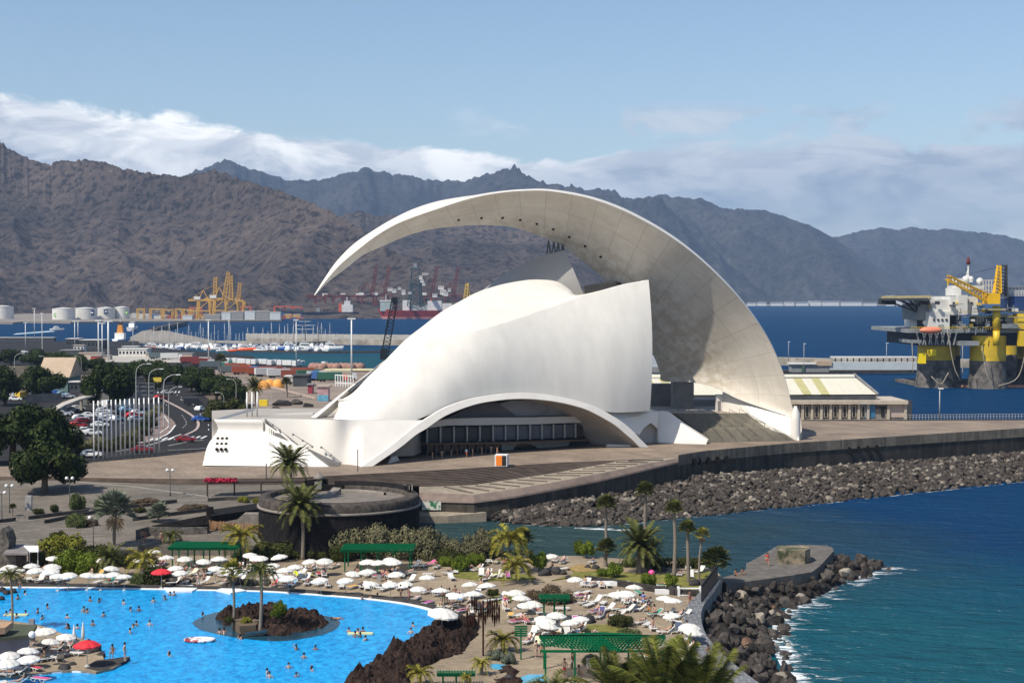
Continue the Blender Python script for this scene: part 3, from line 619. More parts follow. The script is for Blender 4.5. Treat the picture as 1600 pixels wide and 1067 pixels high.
ot = MB().grid([[E1[i], E1[i].lerp(E3[i], .5)+Vector((0, 0, (E3[i]-E1[i]).length*.02)), E3[i]] for i in range(n_)])
ot.grid([[E3[i], E3[i].lerp(E2[i], .5), E2[i]] for i in range(n_)])
au(ot, 'wing_shell', m_au, wo_)
lt = MB()    # round lamp recesses along the lower edge of the wing
for i in range(9):
    j = 36+i*5; p = rows[j][8]; au(MB().tube([p+Vector((0, -.12, -.05)), p+Vector((0, .5, .1))], .32, 8), 'lamp_recess', M('recess', (.03, .03, .03), .8, .2, 3), wo_)
tp = [PD(1241, 652, 335.3), PD(1232, 650.6, 337), PD(1196, 639, 341), PD(1155, 624.6, 345.5), PD(1129, 612, 349.3)]
bt = [P(1249, 688.5, 7), P(1241, 683, 7.6), P(1206, 666.5, 9.8), P(1166, 645.5, 12), PD(1129, 643.5, 349.3)]
tp = linear(tp, 14); bt = linear(bt, 14); bwl = MB(); off = Vector((1.6, 1.5, 0))
bwl.grid([[b-Vector((0, 0, 2)), b, t, t+off, b+off-Vector((0, 0, 4))] for b, t in zip(bt, tp)], smooth=False)
bwl.box((tp[-1]+bt[-1])/2+Vector((-.4, 1.2, -.4)), (1.9, 2.2, (tp[-1]-bt[-1]).z-.6)); au(bwl, 'base_wall', m_au2)
ep = MB().lathe([(1.05, -1), (1.05, 4.2), (.95, 5.4), (.6, 6.6), (.3, 7.4)], P(1244.5, 688, 7)+Vector((0, 1.1, 0)), 18); au(ep, 'end_pillar', m_au2)
dr = MB().box((tp[-1]+bt[-1])/2+Vector((-.75, .08, -1.0)), (.7, .1, 2.4)); au(dr, 'door', m_dkc)
sbl = P(1100, 691.5, 7); sbr = P(1243, 688.5, 7); sml, smr = P(1083, 668.5, 9.4), P(1207, 667, 9.5); stl, str_ = P(1052, 645.5, 12), P(1167, 645.5, 12)
stp = MB()
def flight(al, ar, bl_, br_, n):
    r_ = []
    for i in range(n):
        f, g = i/n, (i+1)/n; a0, a1 = al.lerp(bl_, f), ar.lerp(br_, f); c0, c1 = al.lerp(bl_, g), ar.lerp(br_, g); z1 = c0.z
        r_ += [[a0, a1], [Vector((a0.x, a0.y, z1)), Vector((a1.x, a1.y, z1))]]
    r_.append([bl_, br_]); stp.grid(r_, smooth=False)
flight(sbl, sbr, sml+Vector((0, -1.4, 0)), smr+Vector((0, -1.4, 0)), 14); stp.grid([[sml+Vector((0, -1.4, 0)), smr+Vector((0, -1.4, 0))], [sml, smr]], smooth=False); flight(sml, smr, stl, str_, 15)
au(stp, 'staircase', M('stair_stone', (.185, .165, .125), .85, .22, .5, .01, 6, stretch=(1, .4, .4)))
hr = MB()
for f in (.06, .2, .34, .48, .62, .76, .9):
    for a, b, c, d in ((sbl, sbr, sml, smr), (sml, smr, stl, str_)):
        p, q = a.lerp(b, f), c.lerp(d, f); hr.beam(p+Vector((0, 0, .95)), q+Vector((0, 0, .95)), .07)
        for g in (0, .33, .66, 1): r = p.lerp(q, g); hr.beam(r, r+Vector((0, 0, .95)), .06)
au(hr, 'handrail', M('rail_steel', (.16, .15, .13), .5, .1, 3, metal=.5))
pf_ = MB().slab([stl+Vector((-8, 0, 0)), str_+Vector((.4, 0, 0)), PD(1135, 640, 352)*1, Vector((PD(1170, 640, 372).x, 372, 12)), Vector((PD(990, 640, 372).x, 372, 12))][0:2]+[Vector((PD(1165, 640, 372).x, 372, 12)), Vector((PD(990, 640, 372).x, 372, 12))], 5); au(pf_, 'rear_platform', M('platform_paving', (.33, .28, .22), .85, .15, .4))
pl = MB().box(Vector((PD(1068, 640, 357).x, 360, 15)), (4.8, 6, 8)); pl.box(Vector((PD(1040, 640, 366).x, 368, 14.5)), (9, 4, 5.5)); au(pl, 'pillar', m_dkc)
pl = MB().box(Vector((PD(1098, 640, 368).x, 369, 12.7)), (11, 6, 1.6)); au(pl, 'rear_counter', m_dkc)
T_ = [(521, 654, 290), (529, 637, 294), (531, 626, 297), (552, 613, 300), (577, 587, 303), (600, 565, 305), (632, 532, 309), (660, 510, 312), (690, 487, 317), (720, 470, 320.5), (745, 457, 324), (782, 445, 327.5), (820, 438, 330), (845, 437, 330.5), (870, 440, 330), (890, 452, 327.5), (904, 463, 325.5), (940, 453.5, 322), (977, 443.5, 322), (1013.5, 437.5, 322)]
C_ = [(521, 654, 290), (524, 650, 290.3), (529, 645, 290.8), (548, 633, 292), (570, 618, 293.5), (592, 600, 295.5), (622, 578, 298), (652, 560, 300), (682, 545, 302), (715, 530, 304.5), (745, 518, 306.5), (780, 507, 309), (815, 496, 312), (840, 487, 314.5), (866, 478.5, 317), (888, 470.5, 319.5), (903, 464.3, 321.5), (940, 454.5, 321.6), (977, 444.5, 321.7), (1013.5, 438.3, 321.8)]
B_ = [(521, 655, 290), (535, 655.5, 290.5), (548, 656, 291), (562, 656, 291.6), (578, 656, 292.2), (596, 656, 293), (620, 656.5, 294), (645, 657, 295.2), (668, 649, 296.6), (695, 638, 298), (728, 626, 299.5), (770, 617, 301.5), (815, 613.8, 303.5), (852, 616, 305.5), (880, 621, 307), (905, 627, 308.6), (928, 635.5, 310.5), (950, 643.5, 312.5), (980, 644, 314.5), (1015.5, 642, 317)]
def rail(pts, n):
    pts = [Vector(p) for p in pts]; out = []; m = len(pts)-1
    for i in range(n):
        t = i/(n-1)*m; j = min(int(t), m-1); u = t-j; p1, p2 = pts[j], pts[j+1]; p0 = pts[j-1] if j else p1*2-p2; p3 = pts[j+2] if j+2 <= m else p2*2-p1
        out.append(PD(*(.5*((2*p1)+(p2-p0)*u+(2*p0-5*p1+4*p2-p3)*u*u+(3*p1-p0-3*p2+p3)*u**3))))
    return out
def DS(px, py, off=True):
    df = 1/lerp(1/281.0, 1/318.0, (px-565)/448)+table([(565, 0), (1013, 0)], px)
    ln = table([(520, 11), (740, 15), (820, 15), (860, 14.5), (900, 13), (960, 10), (1013, 7)], px)
    return df+ln*(table([(520, 728), (565, 728), (1013, 698)], px)-py)/260+(table([(521, 4.5), (560, 3.2), (600, 2), (650, .8), (700, .3), (760, 0)], px) if off else -.8)
C_ = [(x, y, lerp(d, DS(x, y), min(1, (x-521)/60))) for x, y, d in C_]; B_ = [(x, y, lerp(d, DS(x, y), min(1, (x-521)/60))) for x, y, d in B_]
CF = lambda x: lerp(.2, 1, max(0, min(1, (x-521)/230)))
C_ = [(lerp(t[0], c[0], CF(c[0])), lerp(t[1], c[1], CF(c[0])), lerp(t[2], c[2], CF(c[0]))) for t, c in zip(T_, C_)]
T_ = [(x, y, d if x < 930 else DS(x, y)+.6) for x, y, d in T_]
nn = 130; T, C_r, B = rail(T_, nn), rail(C_, nn), rail(B_, nn)
lower, upper = [], []
for i in range(nn):
    d = C_r[i]-B[i]; bow = Vector((.25, -1, .15)).normalized()*min(d.length*.07, 2.2)*min(1, .25+max(0, i/nn-.1)*2.2)
    lower.append([B[i]+d*(k/16)+bow*math.sin(math.pi*k/16)**.9 for k in range(17)])
    d = T[i]-C_r[i]; bow = Vector((-.35, -.35, 1)).normalized()*min(d.length*.07, 1.3)
    upper.append([C_r[i]+d*(k/10)+bow*math.sin(math.pi*k/10) for k in range(11)])
sh = MB().grid(lower); shell = au(sh, 'hall_shell', m_au)
su = MB().grid(upper); au(su, 'hall_shell_crown', m_au)
bk = MB(); bk.grid([[T[i], T[i]+Vector((4*(1-i/nn)-1, 14, -2)), T[i]+Vector((5*(1-i/nn)-1, 16, -(T[i].z-7)))] for i in range(nn)], smooth=False)
e = lower[-1]+upper[-1]; bk.grid([[p, p+Vector((-.5, 16, 0))] for p in e], smooth=False); au(bk, 'rear_wall', m_au2)
RIM = [(485, 652.5, 292), (508, 635, 295), (537, 612, 299), (562, 593, 303), (590, 571, 306), (604, 561, 308)]
RIN = [(494, 652.5, 291.4), (516, 634, 294.6), (541, 611.5, 298.8), (563, 594.6, 302.8), (589, 573.5, 305.9), (603, 563.5, 307.8)]
a, b = rail(RIM, 30), rail(RIN, 30); au(MB().grid([[p+Vector((0, 0, -.3)), p, q, q+Vector((0, 2.5, -1.5))] for p, q in zip(a, b)], smooth=False), 'rim_ribbon', m_au2)
ra, rb = rail([(508, 641, 297), (541, 612.5, 301), (590, 575, 308), (601, 566, 310)], 16), rail([(531, 641, 297), (552, 615, 300.5), (590, 578, 307), (602, 568, 309)], 16)
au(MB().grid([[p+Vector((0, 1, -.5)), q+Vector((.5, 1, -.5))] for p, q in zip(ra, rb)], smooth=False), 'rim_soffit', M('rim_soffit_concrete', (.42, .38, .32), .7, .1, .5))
ga = rail([(539, 611, 300), (575, 585, 304.5), (594, 570, 307)], 8); gb = rail([(548, 612, 299.6), (573, 592, 303), (590, 577, 305)], 8)
au(MB().grid([[p+Vector((0, -.3, 0)), q+Vector((0, -.3, 0))] for p, q in zip(ga, gb)], smooth=False), 'skylight', M('skylight_glass', (.07, .075, .075), .25, .4, .5, stretch=(3, 3, .4)))
au(MB().slab([PD(527, 623.5, 296), PD(545, 624.5, 296), PD(543, 626.5, 296), PD(528, 626.5, 296)], 0, off=(0, 2, 0)), 'ledge', m_au2)
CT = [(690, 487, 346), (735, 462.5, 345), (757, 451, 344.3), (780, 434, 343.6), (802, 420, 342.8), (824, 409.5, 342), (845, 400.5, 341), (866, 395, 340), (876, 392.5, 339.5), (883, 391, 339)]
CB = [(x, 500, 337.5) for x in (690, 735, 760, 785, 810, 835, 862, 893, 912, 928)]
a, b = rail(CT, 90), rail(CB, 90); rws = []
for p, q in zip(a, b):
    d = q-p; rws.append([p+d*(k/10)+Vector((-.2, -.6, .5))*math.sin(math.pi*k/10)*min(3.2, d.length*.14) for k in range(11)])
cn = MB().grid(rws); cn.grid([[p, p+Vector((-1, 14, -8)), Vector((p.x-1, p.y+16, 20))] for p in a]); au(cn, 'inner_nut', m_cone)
lat = MB()
for x in (857, 865, 872, 879):
    for x2 in (x-3, x+4): lat.beam(PD(x, 376+abs(x-857)*.25, 344), PD(x2, 401, 343), .26)
au(lat, 'roof_strut', M('strut_steel', (.10, .12, .12), .6, .2, 2))
blk = MB().slab([PD(912, 447, 334), PD(952, 439, 336), PD(962, 441, 336), PD(962, 455, 336), PD(914, 461, 334)], 0, off=(2, 10, 0)); au(blk, 'roof_block', M('roof_block_dark', (.05, .05, .05), .8, .2, .5))
LO = [(563, 729.5, 283.5), (590, 711, 286), (612, 695, 288), (632, 678.5, 290), (650, 664.5, 292), (675, 648, 294.3), (700, 634.5, 296.6), (735, 623, 299), (772, 616.4, 301), (802, 613.6, 303), (830, 613.2, 304.5), (860, 616.5, 306.2), (887, 622, 308), (910, 628, 309.5), (931, 635.5, 311), (955, 648.5, 312.8), (974, 661, 314.4), (990, 675, 315.5), (1000, 686, 316.5), (1013, 698.5, 317)]
LI = [(579, 729, 283.2), (604, 712, 285.6), (627, 696, 287.6), (648, 679, 289.6), (666, 668, 291.5), (690, 651.5, 293.6), (715, 640, 296), (744, 630.5, 298.4), (772, 625.6, 300.4), (800, 622.9, 302.4), (826, 622.8, 304), (852, 625, 305.6), (875, 628.6, 307.4), (897, 633.8, 308.8), (916, 640, 310.2), (938, 651, 312), (959, 663.5, 313.6), (974, 676, 315), (986, 686, 316), (998, 698.3, 316.5)]
fo = Vector((.556, -.831, 0))
LO = [(x, y, DS(x, y, False)) for x, y, d in LO]; LI = [(x, y, DS(x, y, False)) for x, y, d in LI]
a, b = rail(LO, 110), rail(LI, 110)
lip = MB().grid([[p-fo*.4, p+fo*.18, q+fo*.4, q+fo*.3-Vector((0, 0, .1))] for p, q in zip(a, b)], smooth=False); au(lip, 'arch_lip', m_au2)
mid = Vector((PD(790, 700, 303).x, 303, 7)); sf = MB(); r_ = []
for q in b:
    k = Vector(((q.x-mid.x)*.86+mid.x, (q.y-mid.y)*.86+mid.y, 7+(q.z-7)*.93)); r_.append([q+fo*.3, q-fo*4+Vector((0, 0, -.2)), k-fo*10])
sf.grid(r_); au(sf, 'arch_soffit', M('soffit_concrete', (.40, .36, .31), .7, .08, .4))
def fp(px, py, dep, z=None):
    """point on the vertical plane parallel to the front, dep metres behind it"""
    A0 = P(565, 729, 7)-fo*dep; n_ = Vector((fo.x, fo.y, 0)); d = ray(px, py); t = (A0-Vector((0, 0, HC))).dot(n_)/d.dot(n_); return Vector((0, 0, HC))+d*t
DF = 11
au(MB().slab([fp(590, 735, DF+1), fp(1010, 712, DF+1), fp(1005, 685, DF+1), fp(925, 634, DF+1), fp(830, 610, DF+1), fp(720, 625, DF+1), fp(640, 670, DF+1), fp(600, 710, DF+1)], 0, off=-fo*.4), 'foyer_back_wall', M('foyer_dark_grey', (.045, .048, .055), .5, .3, .3))  # back wall in a dark grey colour
top_ = [(650, 664), (701, 654), (760, 652.5), (830, 652), (890, 650.5), (925, 652)]; bot_ = [(650, 671), (701, 664.5), (760, 664), (830, 663), (890, 660.5), (925, 660)]
a, b = [linear([fp(x, y, DF-2.2) for x, y in q], 30) for q in (top_, bot_)]; bnd = MB().grid([[p-fo*1.5, p, q, q-fo*1.5] for p, q in zip(a, b)], smooth=False); fac = au(bnd, 'gallery_band', M('gallery_white', (.50, .485, .45), .5, .06, .4))
up_ = MB().slab([fp(752, 651, DF-1), fp(768, 634, DF-1), fp(800, 625, DF-1), fp(860, 628, DF-1), fp(905, 649, DF-1)], 0, off=-fo*.4); au(up_, 'upper_panel', M('upper_grey_panel', (.20, .21, .23), .6, .2, .3))
up_ = MB().slab([fp(700, 653, DF-1.2), fp(742, 631, DF-1.2), fp(775, 628, DF-1.2), fp(810, 651, DF-1.2)], 0, off=-fo*.3); au(up_, 'upper_panel', M('upper_dark_panel', (.10, .105, .115), .6, .2, .3))
WX = [667, 688, 709, 729.5, 749.5, 770, 790, 809, 828, 846.5, 864.5, 882, 899, 912]
for i in range(13):
    t0, t1 = i/13, (i+1)/13; x0, x1 = WX[i]+1, WX[i+1]-1; yt = lerp(668.5, 662.5, t0); yb = lerp(691, 682, t0)
    m_ = M('window_pale_%d' % (i > 4 and i < 12), (.075, .082, .095) if 4 < i < 12 else (.02, .022, .026), .3, .3, .4)
    au(MB().slab([fp(x0, yb, DF-1.6), fp(x1, yb-.6, DF-1.6), fp(x1, yt-.3, DF-1.6), fp(x0, yt, DF-1.6)], 0, off=-fo*.15), 'window', m_)
    au(MB().beam(fp(WX[i], yb+1, DF-1.9), fp(WX[i], yt-1, DF-1.9), .32), 'mullion', M('mullion_paint', (.34, .325, .30), .5, .1, 1))
cp_ = MB().grid([[fp(660, 692.5, DF-5), fp(780, 691, DF-5), fp(920, 686.5, DF-5)], [fp(660, 694.5, DF-5), fp(780, 693.5, DF-5), fp(920, 688.5, DF-5)]], smooth=False); cp_.grid([[fp(660, 692.5, DF-5), fp(780, 691, DF-5), fp(920, 686.5, DF-5)], [fp(664, 692, DF), fp(780, 690, DF), fp(920, 685, DF)]], smooth=False); au(cp_, 'canopy', M('canopy_brown', (.10, .07, .05), .6, .2, .5))
au(MB().slab([fp(784, 692.5, DF-.5), fp(892, 687, DF-.5), fp(886, 700, DF-.5), fp(840, 705, DF-.5), fp(784, 707.5, DF-.5)], 0, off=-fo*.2), 'lobby_wall', M('lobby_pale', (.32, .33, .34), .6, .1, .4))
au(MB().slab([fp(803, 704, DF-.8), fp(806, 697, DF-.8), fp(814, 693, DF-.8), fp(830, 693.5, DF-.8), fp(840, 700, DF-.8), fp(838, 704, DF-.8), fp(825, 706, DF-.8)], 0, off=-fo*.2), 'lobby_opening', m_glass)
au(MB().slab([fp(668, 716, DF-.7), fp(782, 708, DF-.7), fp(782, 693, DF-.7), fp(668, 694, DF-.7)], 0, off=-fo*.2), 'glass_front', m_glass)
ms = MB()
for x in range(668, 784, 13): ms.beam(fp(x, 716, DF-1), fp(x, 668, DF-1), .18)
au(ms, 'steel_post', M('post_steel', (.16, .16, .17), .4, .1, 1))
au(MB().slab([fp(606, 726, 1.5), fp(628, 724.5, 6), fp(620, 712, 6), fp(612, 714, 3)], 0, off=-fo*.5), 'splayed_foot', m_au2)
au(MB().slab([fp(948, 702, 4), fp(992, 699.5, 1.8), fp(990, 695, 2), fp(950, 694, 5)], 0, off=-fo*.5), 'splayed_foot', m_au2)
pmt = [(408, 653.5, 287.5), (440, 654, 287.6), (490, 655, 287.2), (521, 655.6, DS(521, 655)-.7), (545, 656, DS(545, 655)-.7), (565, 656.2, DS(565, 655)-.6)]
pmb = [(408, 727, 286), (440, 727.5, 286), (490, 729, 285.2), (520, 729.4, 284.4), (545, 729.5, 283.6), (565, 729.5, DS(565, 729, False)+.25)]
a, b = rail(pmt, 30), rail(pmb, 30); r_ = []
for p, q in zip(a, b): r_.append([q.lerp(p, k/12) for k in range(13)])
e_ = r_[-1]; LX = [(656.5, 664), (664.5, 650), (678.5, 632), (695, 612), (711, 590), (729.5, 566)]
rt = [PD(table(LX, proj(v)[1]), proj(v)[1], DS(table(LX, proj(v)[1]), proj(v)[1], False)+.2) for v in e_]
for i in range(1, 13): r_.append([v.lerp(w_, i/12) for v, w_ in zip(e_, rt)])
pm = MB().grid(r_)
pod = au(pm, 'podium_wall', m_pod)
q0 = [PD(408, 653.5, 288.3), PD(490, 655, 289), PD(645, 657.2, 294.4), PD(690, 650, 318), PD(400, 646, 318), PD(331, 652, 312), PD(331, 655.5, 287.3)]
q0 = [Vector((p.x, p.y, 14.9)) for p in q0]; au(MB().slab(q0, 7.4), 'podium_roof', M('podium_paving', (.36, .33, .29), .8, .1, .3))
fa = [(330, 655.3, 284), (352, 655.4, 284), (380, 655.5, 284), (408, 655.7, 284), (415, 663, 283.4), (430, 673.5, 283), (437, 673.8, 283), (455, 690, 282.2), (464, 696.3, 282), (473, 697, 282), (492, 713, 281), (514, 729, 280.2)]
fb = [(316.5, 727, 280.6), (345, 727.3, 280.5), (375, 727.6, 280.4), (408, 728, 280.4), (418, 728.1, 280.4), (432, 728.3, 280.3), (440, 728.4, 280.3), (456, 728.6, 280.3), (466, 728.7, 280.2), (474, 728.8, 280.2), (493, 729, 280.1), (514, 729.4, 280)]
a, b = linear([PD(*p) for p in fa], 70), None
bb = [PD(*p) for p in fb]; aa = [PD(*p) for p in fa]; a = []; b = []
for i in range(11):
    for k in range(6): a.append(aa[i].lerp(aa[i+1], k/6)); b.append(bb[i].lerp(bb[i+1], k/6))
a.append(aa[-1]); b.append(bb[-1]); r_ = []
for i, (p, q) in enumerate(zip(a, b)):
    h = p.z-q.z; col = []
    for k in range(11):
        t = k/10; v = q.lerp(p, t); dent = 1.1*math.exp(-((t*h-6.3)/1.9)**2)+.7*math.sin(math.pi*min(1, t*h/8.3))*.7
        x_in = (1.35*math.exp(-((t*h-6.2)/1.8)**2)) if i == 0 else 0
        col.append(v+Vector((x_in, dent, 0)))
    col.append(p+Vector((0, .8, .0))); col.append(p+Vector((0, .8, -h))) ; r_.append(col)
for i in range(1, 6):
    for k in range(11): r_[i][k].x += (r_[0][k].x-q.x*0-(b[0].lerp(a[0], k/10)).x)*(1-i/6)
fwb = MB().grid(r_); left = r_[0][:11]; fwb.grid([[p, p+Vector((2.5, 30, 0))] for p in left], smooth=False); fw = au(fwb, 'podium_front_wall', m_pod)
for r0_ in range(3):
    for c0_ in range(3):
        tx, ty = 340.3+c0_*6.9-r0_*1.0, 685+r0_*8.4
        q = min((v for r in r_ for v in r[:11]), key=lambda v: (proj(v)[0]-tx)**2+(proj(v)[1]-ty)**2); c = PD(tx, ty, q.y-.3)
        hl = MB(); ring = [c+Vector((.27*math.cos(t*math.pi/6), -.02, .27*math.sin(t*math.pi/6))) for t in range(12)]; hl.slab(ring, 0, off=(0, .5, 0)); au(hl, 'round_vent', M('vent_dark', (.02, .018, .015), .8, .3, 3), fw)
sa = [PD(412, 656, 285.2), PD(430, 671, 284.9), PD(436, 672, 284.8), PD(466, 695, 283.9), PD(474, 697, 283.7), PD(530, 728.5, 282.2)]
stm = MB(); zz = [14.8, 12.9, 12.8, 10.1, 10.0, 7.05]; xs = [p.x for p in sa]; N_ = 46
for i in range(N_):
    x0 = lerp(xs[0], xs[-1], i/N_); x1 = lerp(xs[0], xs[-1], (i+1)/N_); z = table(list(zip(xs, zz)), x0); y0 = lerp(284.6, 280.6, i/N_); stm.box(((x0+x1)/2, y0+1.6, (z+6.5)/2), (x1-x0, 3.6, z-6.5))
au(stm, 'side_staircase', m_dkc)
for a_, b_ in (((415, 655), (437, 671)), ((458, 678), (488, 697)), ((502, 698), (532, 722))):
    p, q = PD(*a_, 284.3), PD(*b_, 283.7); rl = MB().tube([p, q], .07, 6)
    for f in (0, .5, 1): c = p.lerp(q, f); rl.box(c+Vector((0, 0, -.1)), (.35, .3, .35))
    au(rl, 'handrail', m_dkc)
rw = MB().slab([PD(395, 651.5, 300), PD(395, 654.5, 300), PD(487, 653.5, 300), PD(490, 643.5, 302), PD(440, 645.5, 302)], 0, off=(0, .5, 0)); rw.slab([PD(331, 655.5, 289), PD(331, 652.5, 296), PD(374, 649.8, 298), PD(380, 655.3, 290)], 0, off=(0, 1, 0)); au(rw, 'roof_parapet', M('grey_parapet', (.40, .38, .35), .7, .1, .4))
ch = [PD(1029, 642.5, 327.5), PD(1041, 643.5, 327.3), PD(1074, 667, 325), PD(1105.5, 687.5, 323), PD(1103, 695, 322.8), PD(1029, 691.5, 325)]
au(MB().slab(ch, 0, off=(.6, 2.4, 0)), 'stair_cheek', m_au2)
nw = MB(); wtop = rail([(952, 645, 316), (975, 644, 318), (1000, 643, 321), (1029, 642.5, 326.8)], 24)
wpts = [PD(952, 645, 316), PD(1029, 642.5, 326), PD(1029, 691.8, 325.5), PD(1027.5, 691.8, 325.4), PD(1027.8, 670, 325.8), PD(1017.5, 660.5, 323.4), PD(1006, 668, 321), PD(998.5, 680, 319.4), PD(985, 672, 318), PD(968, 656, 316.6)]
nw.slab(wpts, 0, off=(-.5, 2.2, 0)); au(nw, 'niche_wall', m_au2)
au(MB().slab([PD(996, 692, 323.5), PD(1029, 692, 327.5), PD(1029, 655, 327.5), PD(996, 655, 323.5)], 0, off=(-.5, .8, 0)), 'niche_back', M('niche_concrete', (.42, .40, .37), .7, .1, .4))
cb = P(784, 727.5, 7); cu = empty('information_cube', cb, 'orange and black cube standing on the plaza before the hall', 'information cube')
m_or = M('orange_panel', (.85, .22, .015), .5, .06, 1)
MB().box((0, 0, 1.05), (2.3, 2.3, 2.1)).build('frame', m_white, cu)
MB().box((-.33, -1.17, 1.05), (1.1, .06, 1.85)).build('orange_panel', m_or, cu); MB().box((.62, -1.17, 1.05), (.75, .06, 1.85)).build('black_panel', M('black_panel', (.02, .02, .02), .4, .2, 2), cu)
cu.rotation_euler.z = -.15
# ============================================================ black round fort
m_fort = M('fort_basalt', (.015, .0135, .0135), .9, .45, 1.6, .05, 3)
m_fortl = M('fort_cut_stone', (.20, .175, .15), .85, .25, 1.2)
CX, CY, CR = -24.3, 215.5, 11.25
ft_ = empty('fort', (CX, CY, 2.8), 'round black basalt fort with a flat roof and low parapet', 'fort')
MB().lathe([(CR+.3, 0), (CR, 3.2), (CR, 5.9)], n=72).build('wall', m_fort, ft_)
MB().lathe([(CR, 5.9), (CR+.22, 5.95), (CR+.22, 6.2), (CR, 6.26)], n=72).build('string_course', m_fortl, ft_)
MB().lathe([(CR, 6.26), (CR, 7.25), (CR-.25, 7.45), (CR-1.6, 7.55), (CR-1.7, 7.1), (CR-1.75, 6.9)], n=72).build('parapet', M('fort_parapet_stone', (.07, .06, .052), .9, .5, 1.5, .05, 4), ft_)
rb = MB().lathe([(CR-1.72, 6.9), (.01, 6.9)], n=48, smooth=False); rb.build('roof_floor', M('fort_roof_paving', (.17, .145, .12), .9, .25, .6), ft_)
bp_ = MB().lathe([(CR-1.1, 7.5), (CR-1.1, 8.15), (CR-1.6, 8.2), (CR-1.6, 7.4)], n=40, a0=.35, a1=1.75)
bp_.build('rear_parapet', m_fort, ft_)
for a0, a1 in ((.15, .3), (1.85, 2.2)): MB().lathe([(CR-1.1, 7.5), (CR-1.1, 8.5), (CR-1.6, 8.5), (CR-1.6, 7.4)], n=8, a0=a0, a1=a1).build('rear_parapet', m_fort, ft_)
sn = MB().lathe([(.6, 6.9), (.6, 8.5), (.85, 8.6), (.8, 8.8), (.55, 9.1), (.25, 9.3), (.06, 9.6), (.02, 9.8)], (-4.0, 9.2, 0), 16); sn.build('sentry_box', m_fortl, ft_)
MB().box((-4.0, 8.1, 7.7), (1.0, .5, 1.1)).build('doorway', m_dkc, ft_)
MB().box((-1.8, 8.4, 7.35), (3.2, .6, .9)).build('inner_wall', m_fort, ft_)
rp_ = MB().slab([Vector((-2.6, 2.5, 6.9)), Vector((-1.4, 4.6, 6.9)), Vector((-1.4, 4.6, 7.9))], 0, off=(1.2, -.6, 0)); rp_.build('ramp_cheek', m_fortl, ft_)
iw = MB().lathe([(7.2, 6.9), (7.2, 7.3), (6.8, 7.3), (6.8, 6.9)], n=30, a0=.5, a1=1.7); iw.build('gun_bench', m_fortl, ft_)
gnb = MB()
for a in (): MB().box((math.cos(a)*(CR-1.35), math.sin(a)*(CR-1.35), 8.3), (.35, .35, .8), rz=a).build('merlon', m_fort, ft_)
ax = empty('fort_annex', P(410, 835, 4.3), 'low dark stone annex with a sloped ramp against the fort', 'annex')
def wp(mb, name, mat, par): return hang(mb.build(name, mat), par)
wp(MB().slab([P(330, 806, 6.2), P(405, 795, 6.2), P(408, 785, 6.2), P(330, 796, 6.2)], 3), 'wall', m_fort, ax)
wp(MB().slab([PD(358, 822, 222), PD(380, 803, 222), PD(404, 803, 222), PD(404, 822, 222)], 0, off=(0, 2, 0)), 'ramp_side', m_fortl, ax)
wp(MB().slab([P(340, 815, 4.6), P(405, 815, 4.6), P(405, 803, 4.6), P(345, 803, 4.6)], 1.5), 'floor', m_step, ax)
for y, z in ((808, 5.1), (812, 4.9)): wp(MB().box(P(392, y, z), (2.4, .35, .25)), 'bench', m_conc, ax)
FENCE = [(328, 823.5, 4.2), (331, 829, 4.2), (345, 831, 4.1), (372, 833.5, 3.9), (400, 835, 3.8), (430, 836.5, 3.7), (462, 838, 3.6)]
pf = empty('palisade', P(395, 834, 3.8), 'curved palisade of brown timber stakes before the round fort', 'palisade')
pts = linear([P(*e) for e in FENCE], 96); m_stake = M('weathered_timber', (.20, .115, .06), .85, .35, 3, orand=.35)
pts = [p+Vector((0, -3.2, 0)) for p in pts]
for i, p in enumerate(pts): wp(MB().tube([p+Vector((0, 0, -.5)), p+Vector((random.uniform(-.05, .05), 0, 2.0+random.uniform(-.15, .15)))], .08, 5), 'stake', m_stake, pf)
rwl = linear([P(*e) for e in ((212, 828, 5.9), (230, 823, 5.9), (270, 823.5, 5.8), (325, 824, 5.6), (326, 838, 4.1), (345, 842, 4.0), (400, 845, 3.8), (470, 848, 3.7))], 60)
rr = MB().grid([[p, p+Vector((0, .6, 0)), ] for p in rwl], smooth=False); rr.grid([[Vector((p.x, p.y-.15, 2.5)), p] for p in rwl], smooth=False)
rr.build('retaining_wall', M('rough_stone_wall', (.12, .108, .095), .9, .6, 1.4, .06, 3), label='rough grey stone retaining wall between the promenade and the pool park', cat='retaining wall')
MB().slab([P(237, 821, 6.0), P(325, 804, 7.2), P(327, 818, 6.0), P(280, 822, 5.9)], 1.0).build('ramp_parapet', m_fort, label='long black stone ramp parapet rising towards the fort', cat='parapet')
MB().box(P(328, 815, 5.0)+Vector((0, 0, .6)), (.9, .9, 3.2)).build('gate_post', m_fort, label='tall black stone gate post at the end of the palisade', cat='gate post')
PLW = [([(45, 806), (92, 800), (138, 795)], 'bed'), ([(70, 812), (130, 800), (190, 790), (276, 780)], 'low'), ([(208, 808), (260, 801), (326, 793)], 'low'), ([(0, 811), (24, 808)], 'low'), ([(325, 778), (352, 776), (404, 775)], 'bed')]
m_plw = M('planter_basalt', (.075, .068, .062), .9, .4, 1.6, .03, 4)
for i, (pl_, kind_) in enumerate(PLW):
    c = linear([GP(x, y, .42) for x, y in pl_], 24); g = MB()
    g.grid([[p+Vector((0, -.25, -.5)), p+Vector((0, -.25, 0)), p+Vector((0, .25, 0)), p+Vector((0, .25, -.5))] for p in c], smooth=False)
    g.build('planter_wall', m_plw, label=('low dark stone planter wall on the promenade, %s from the left' % ordn([2, 3, 4, 1, 5][i])), cat='planter wall', group='planter walls on the promenade')
kl = MB()
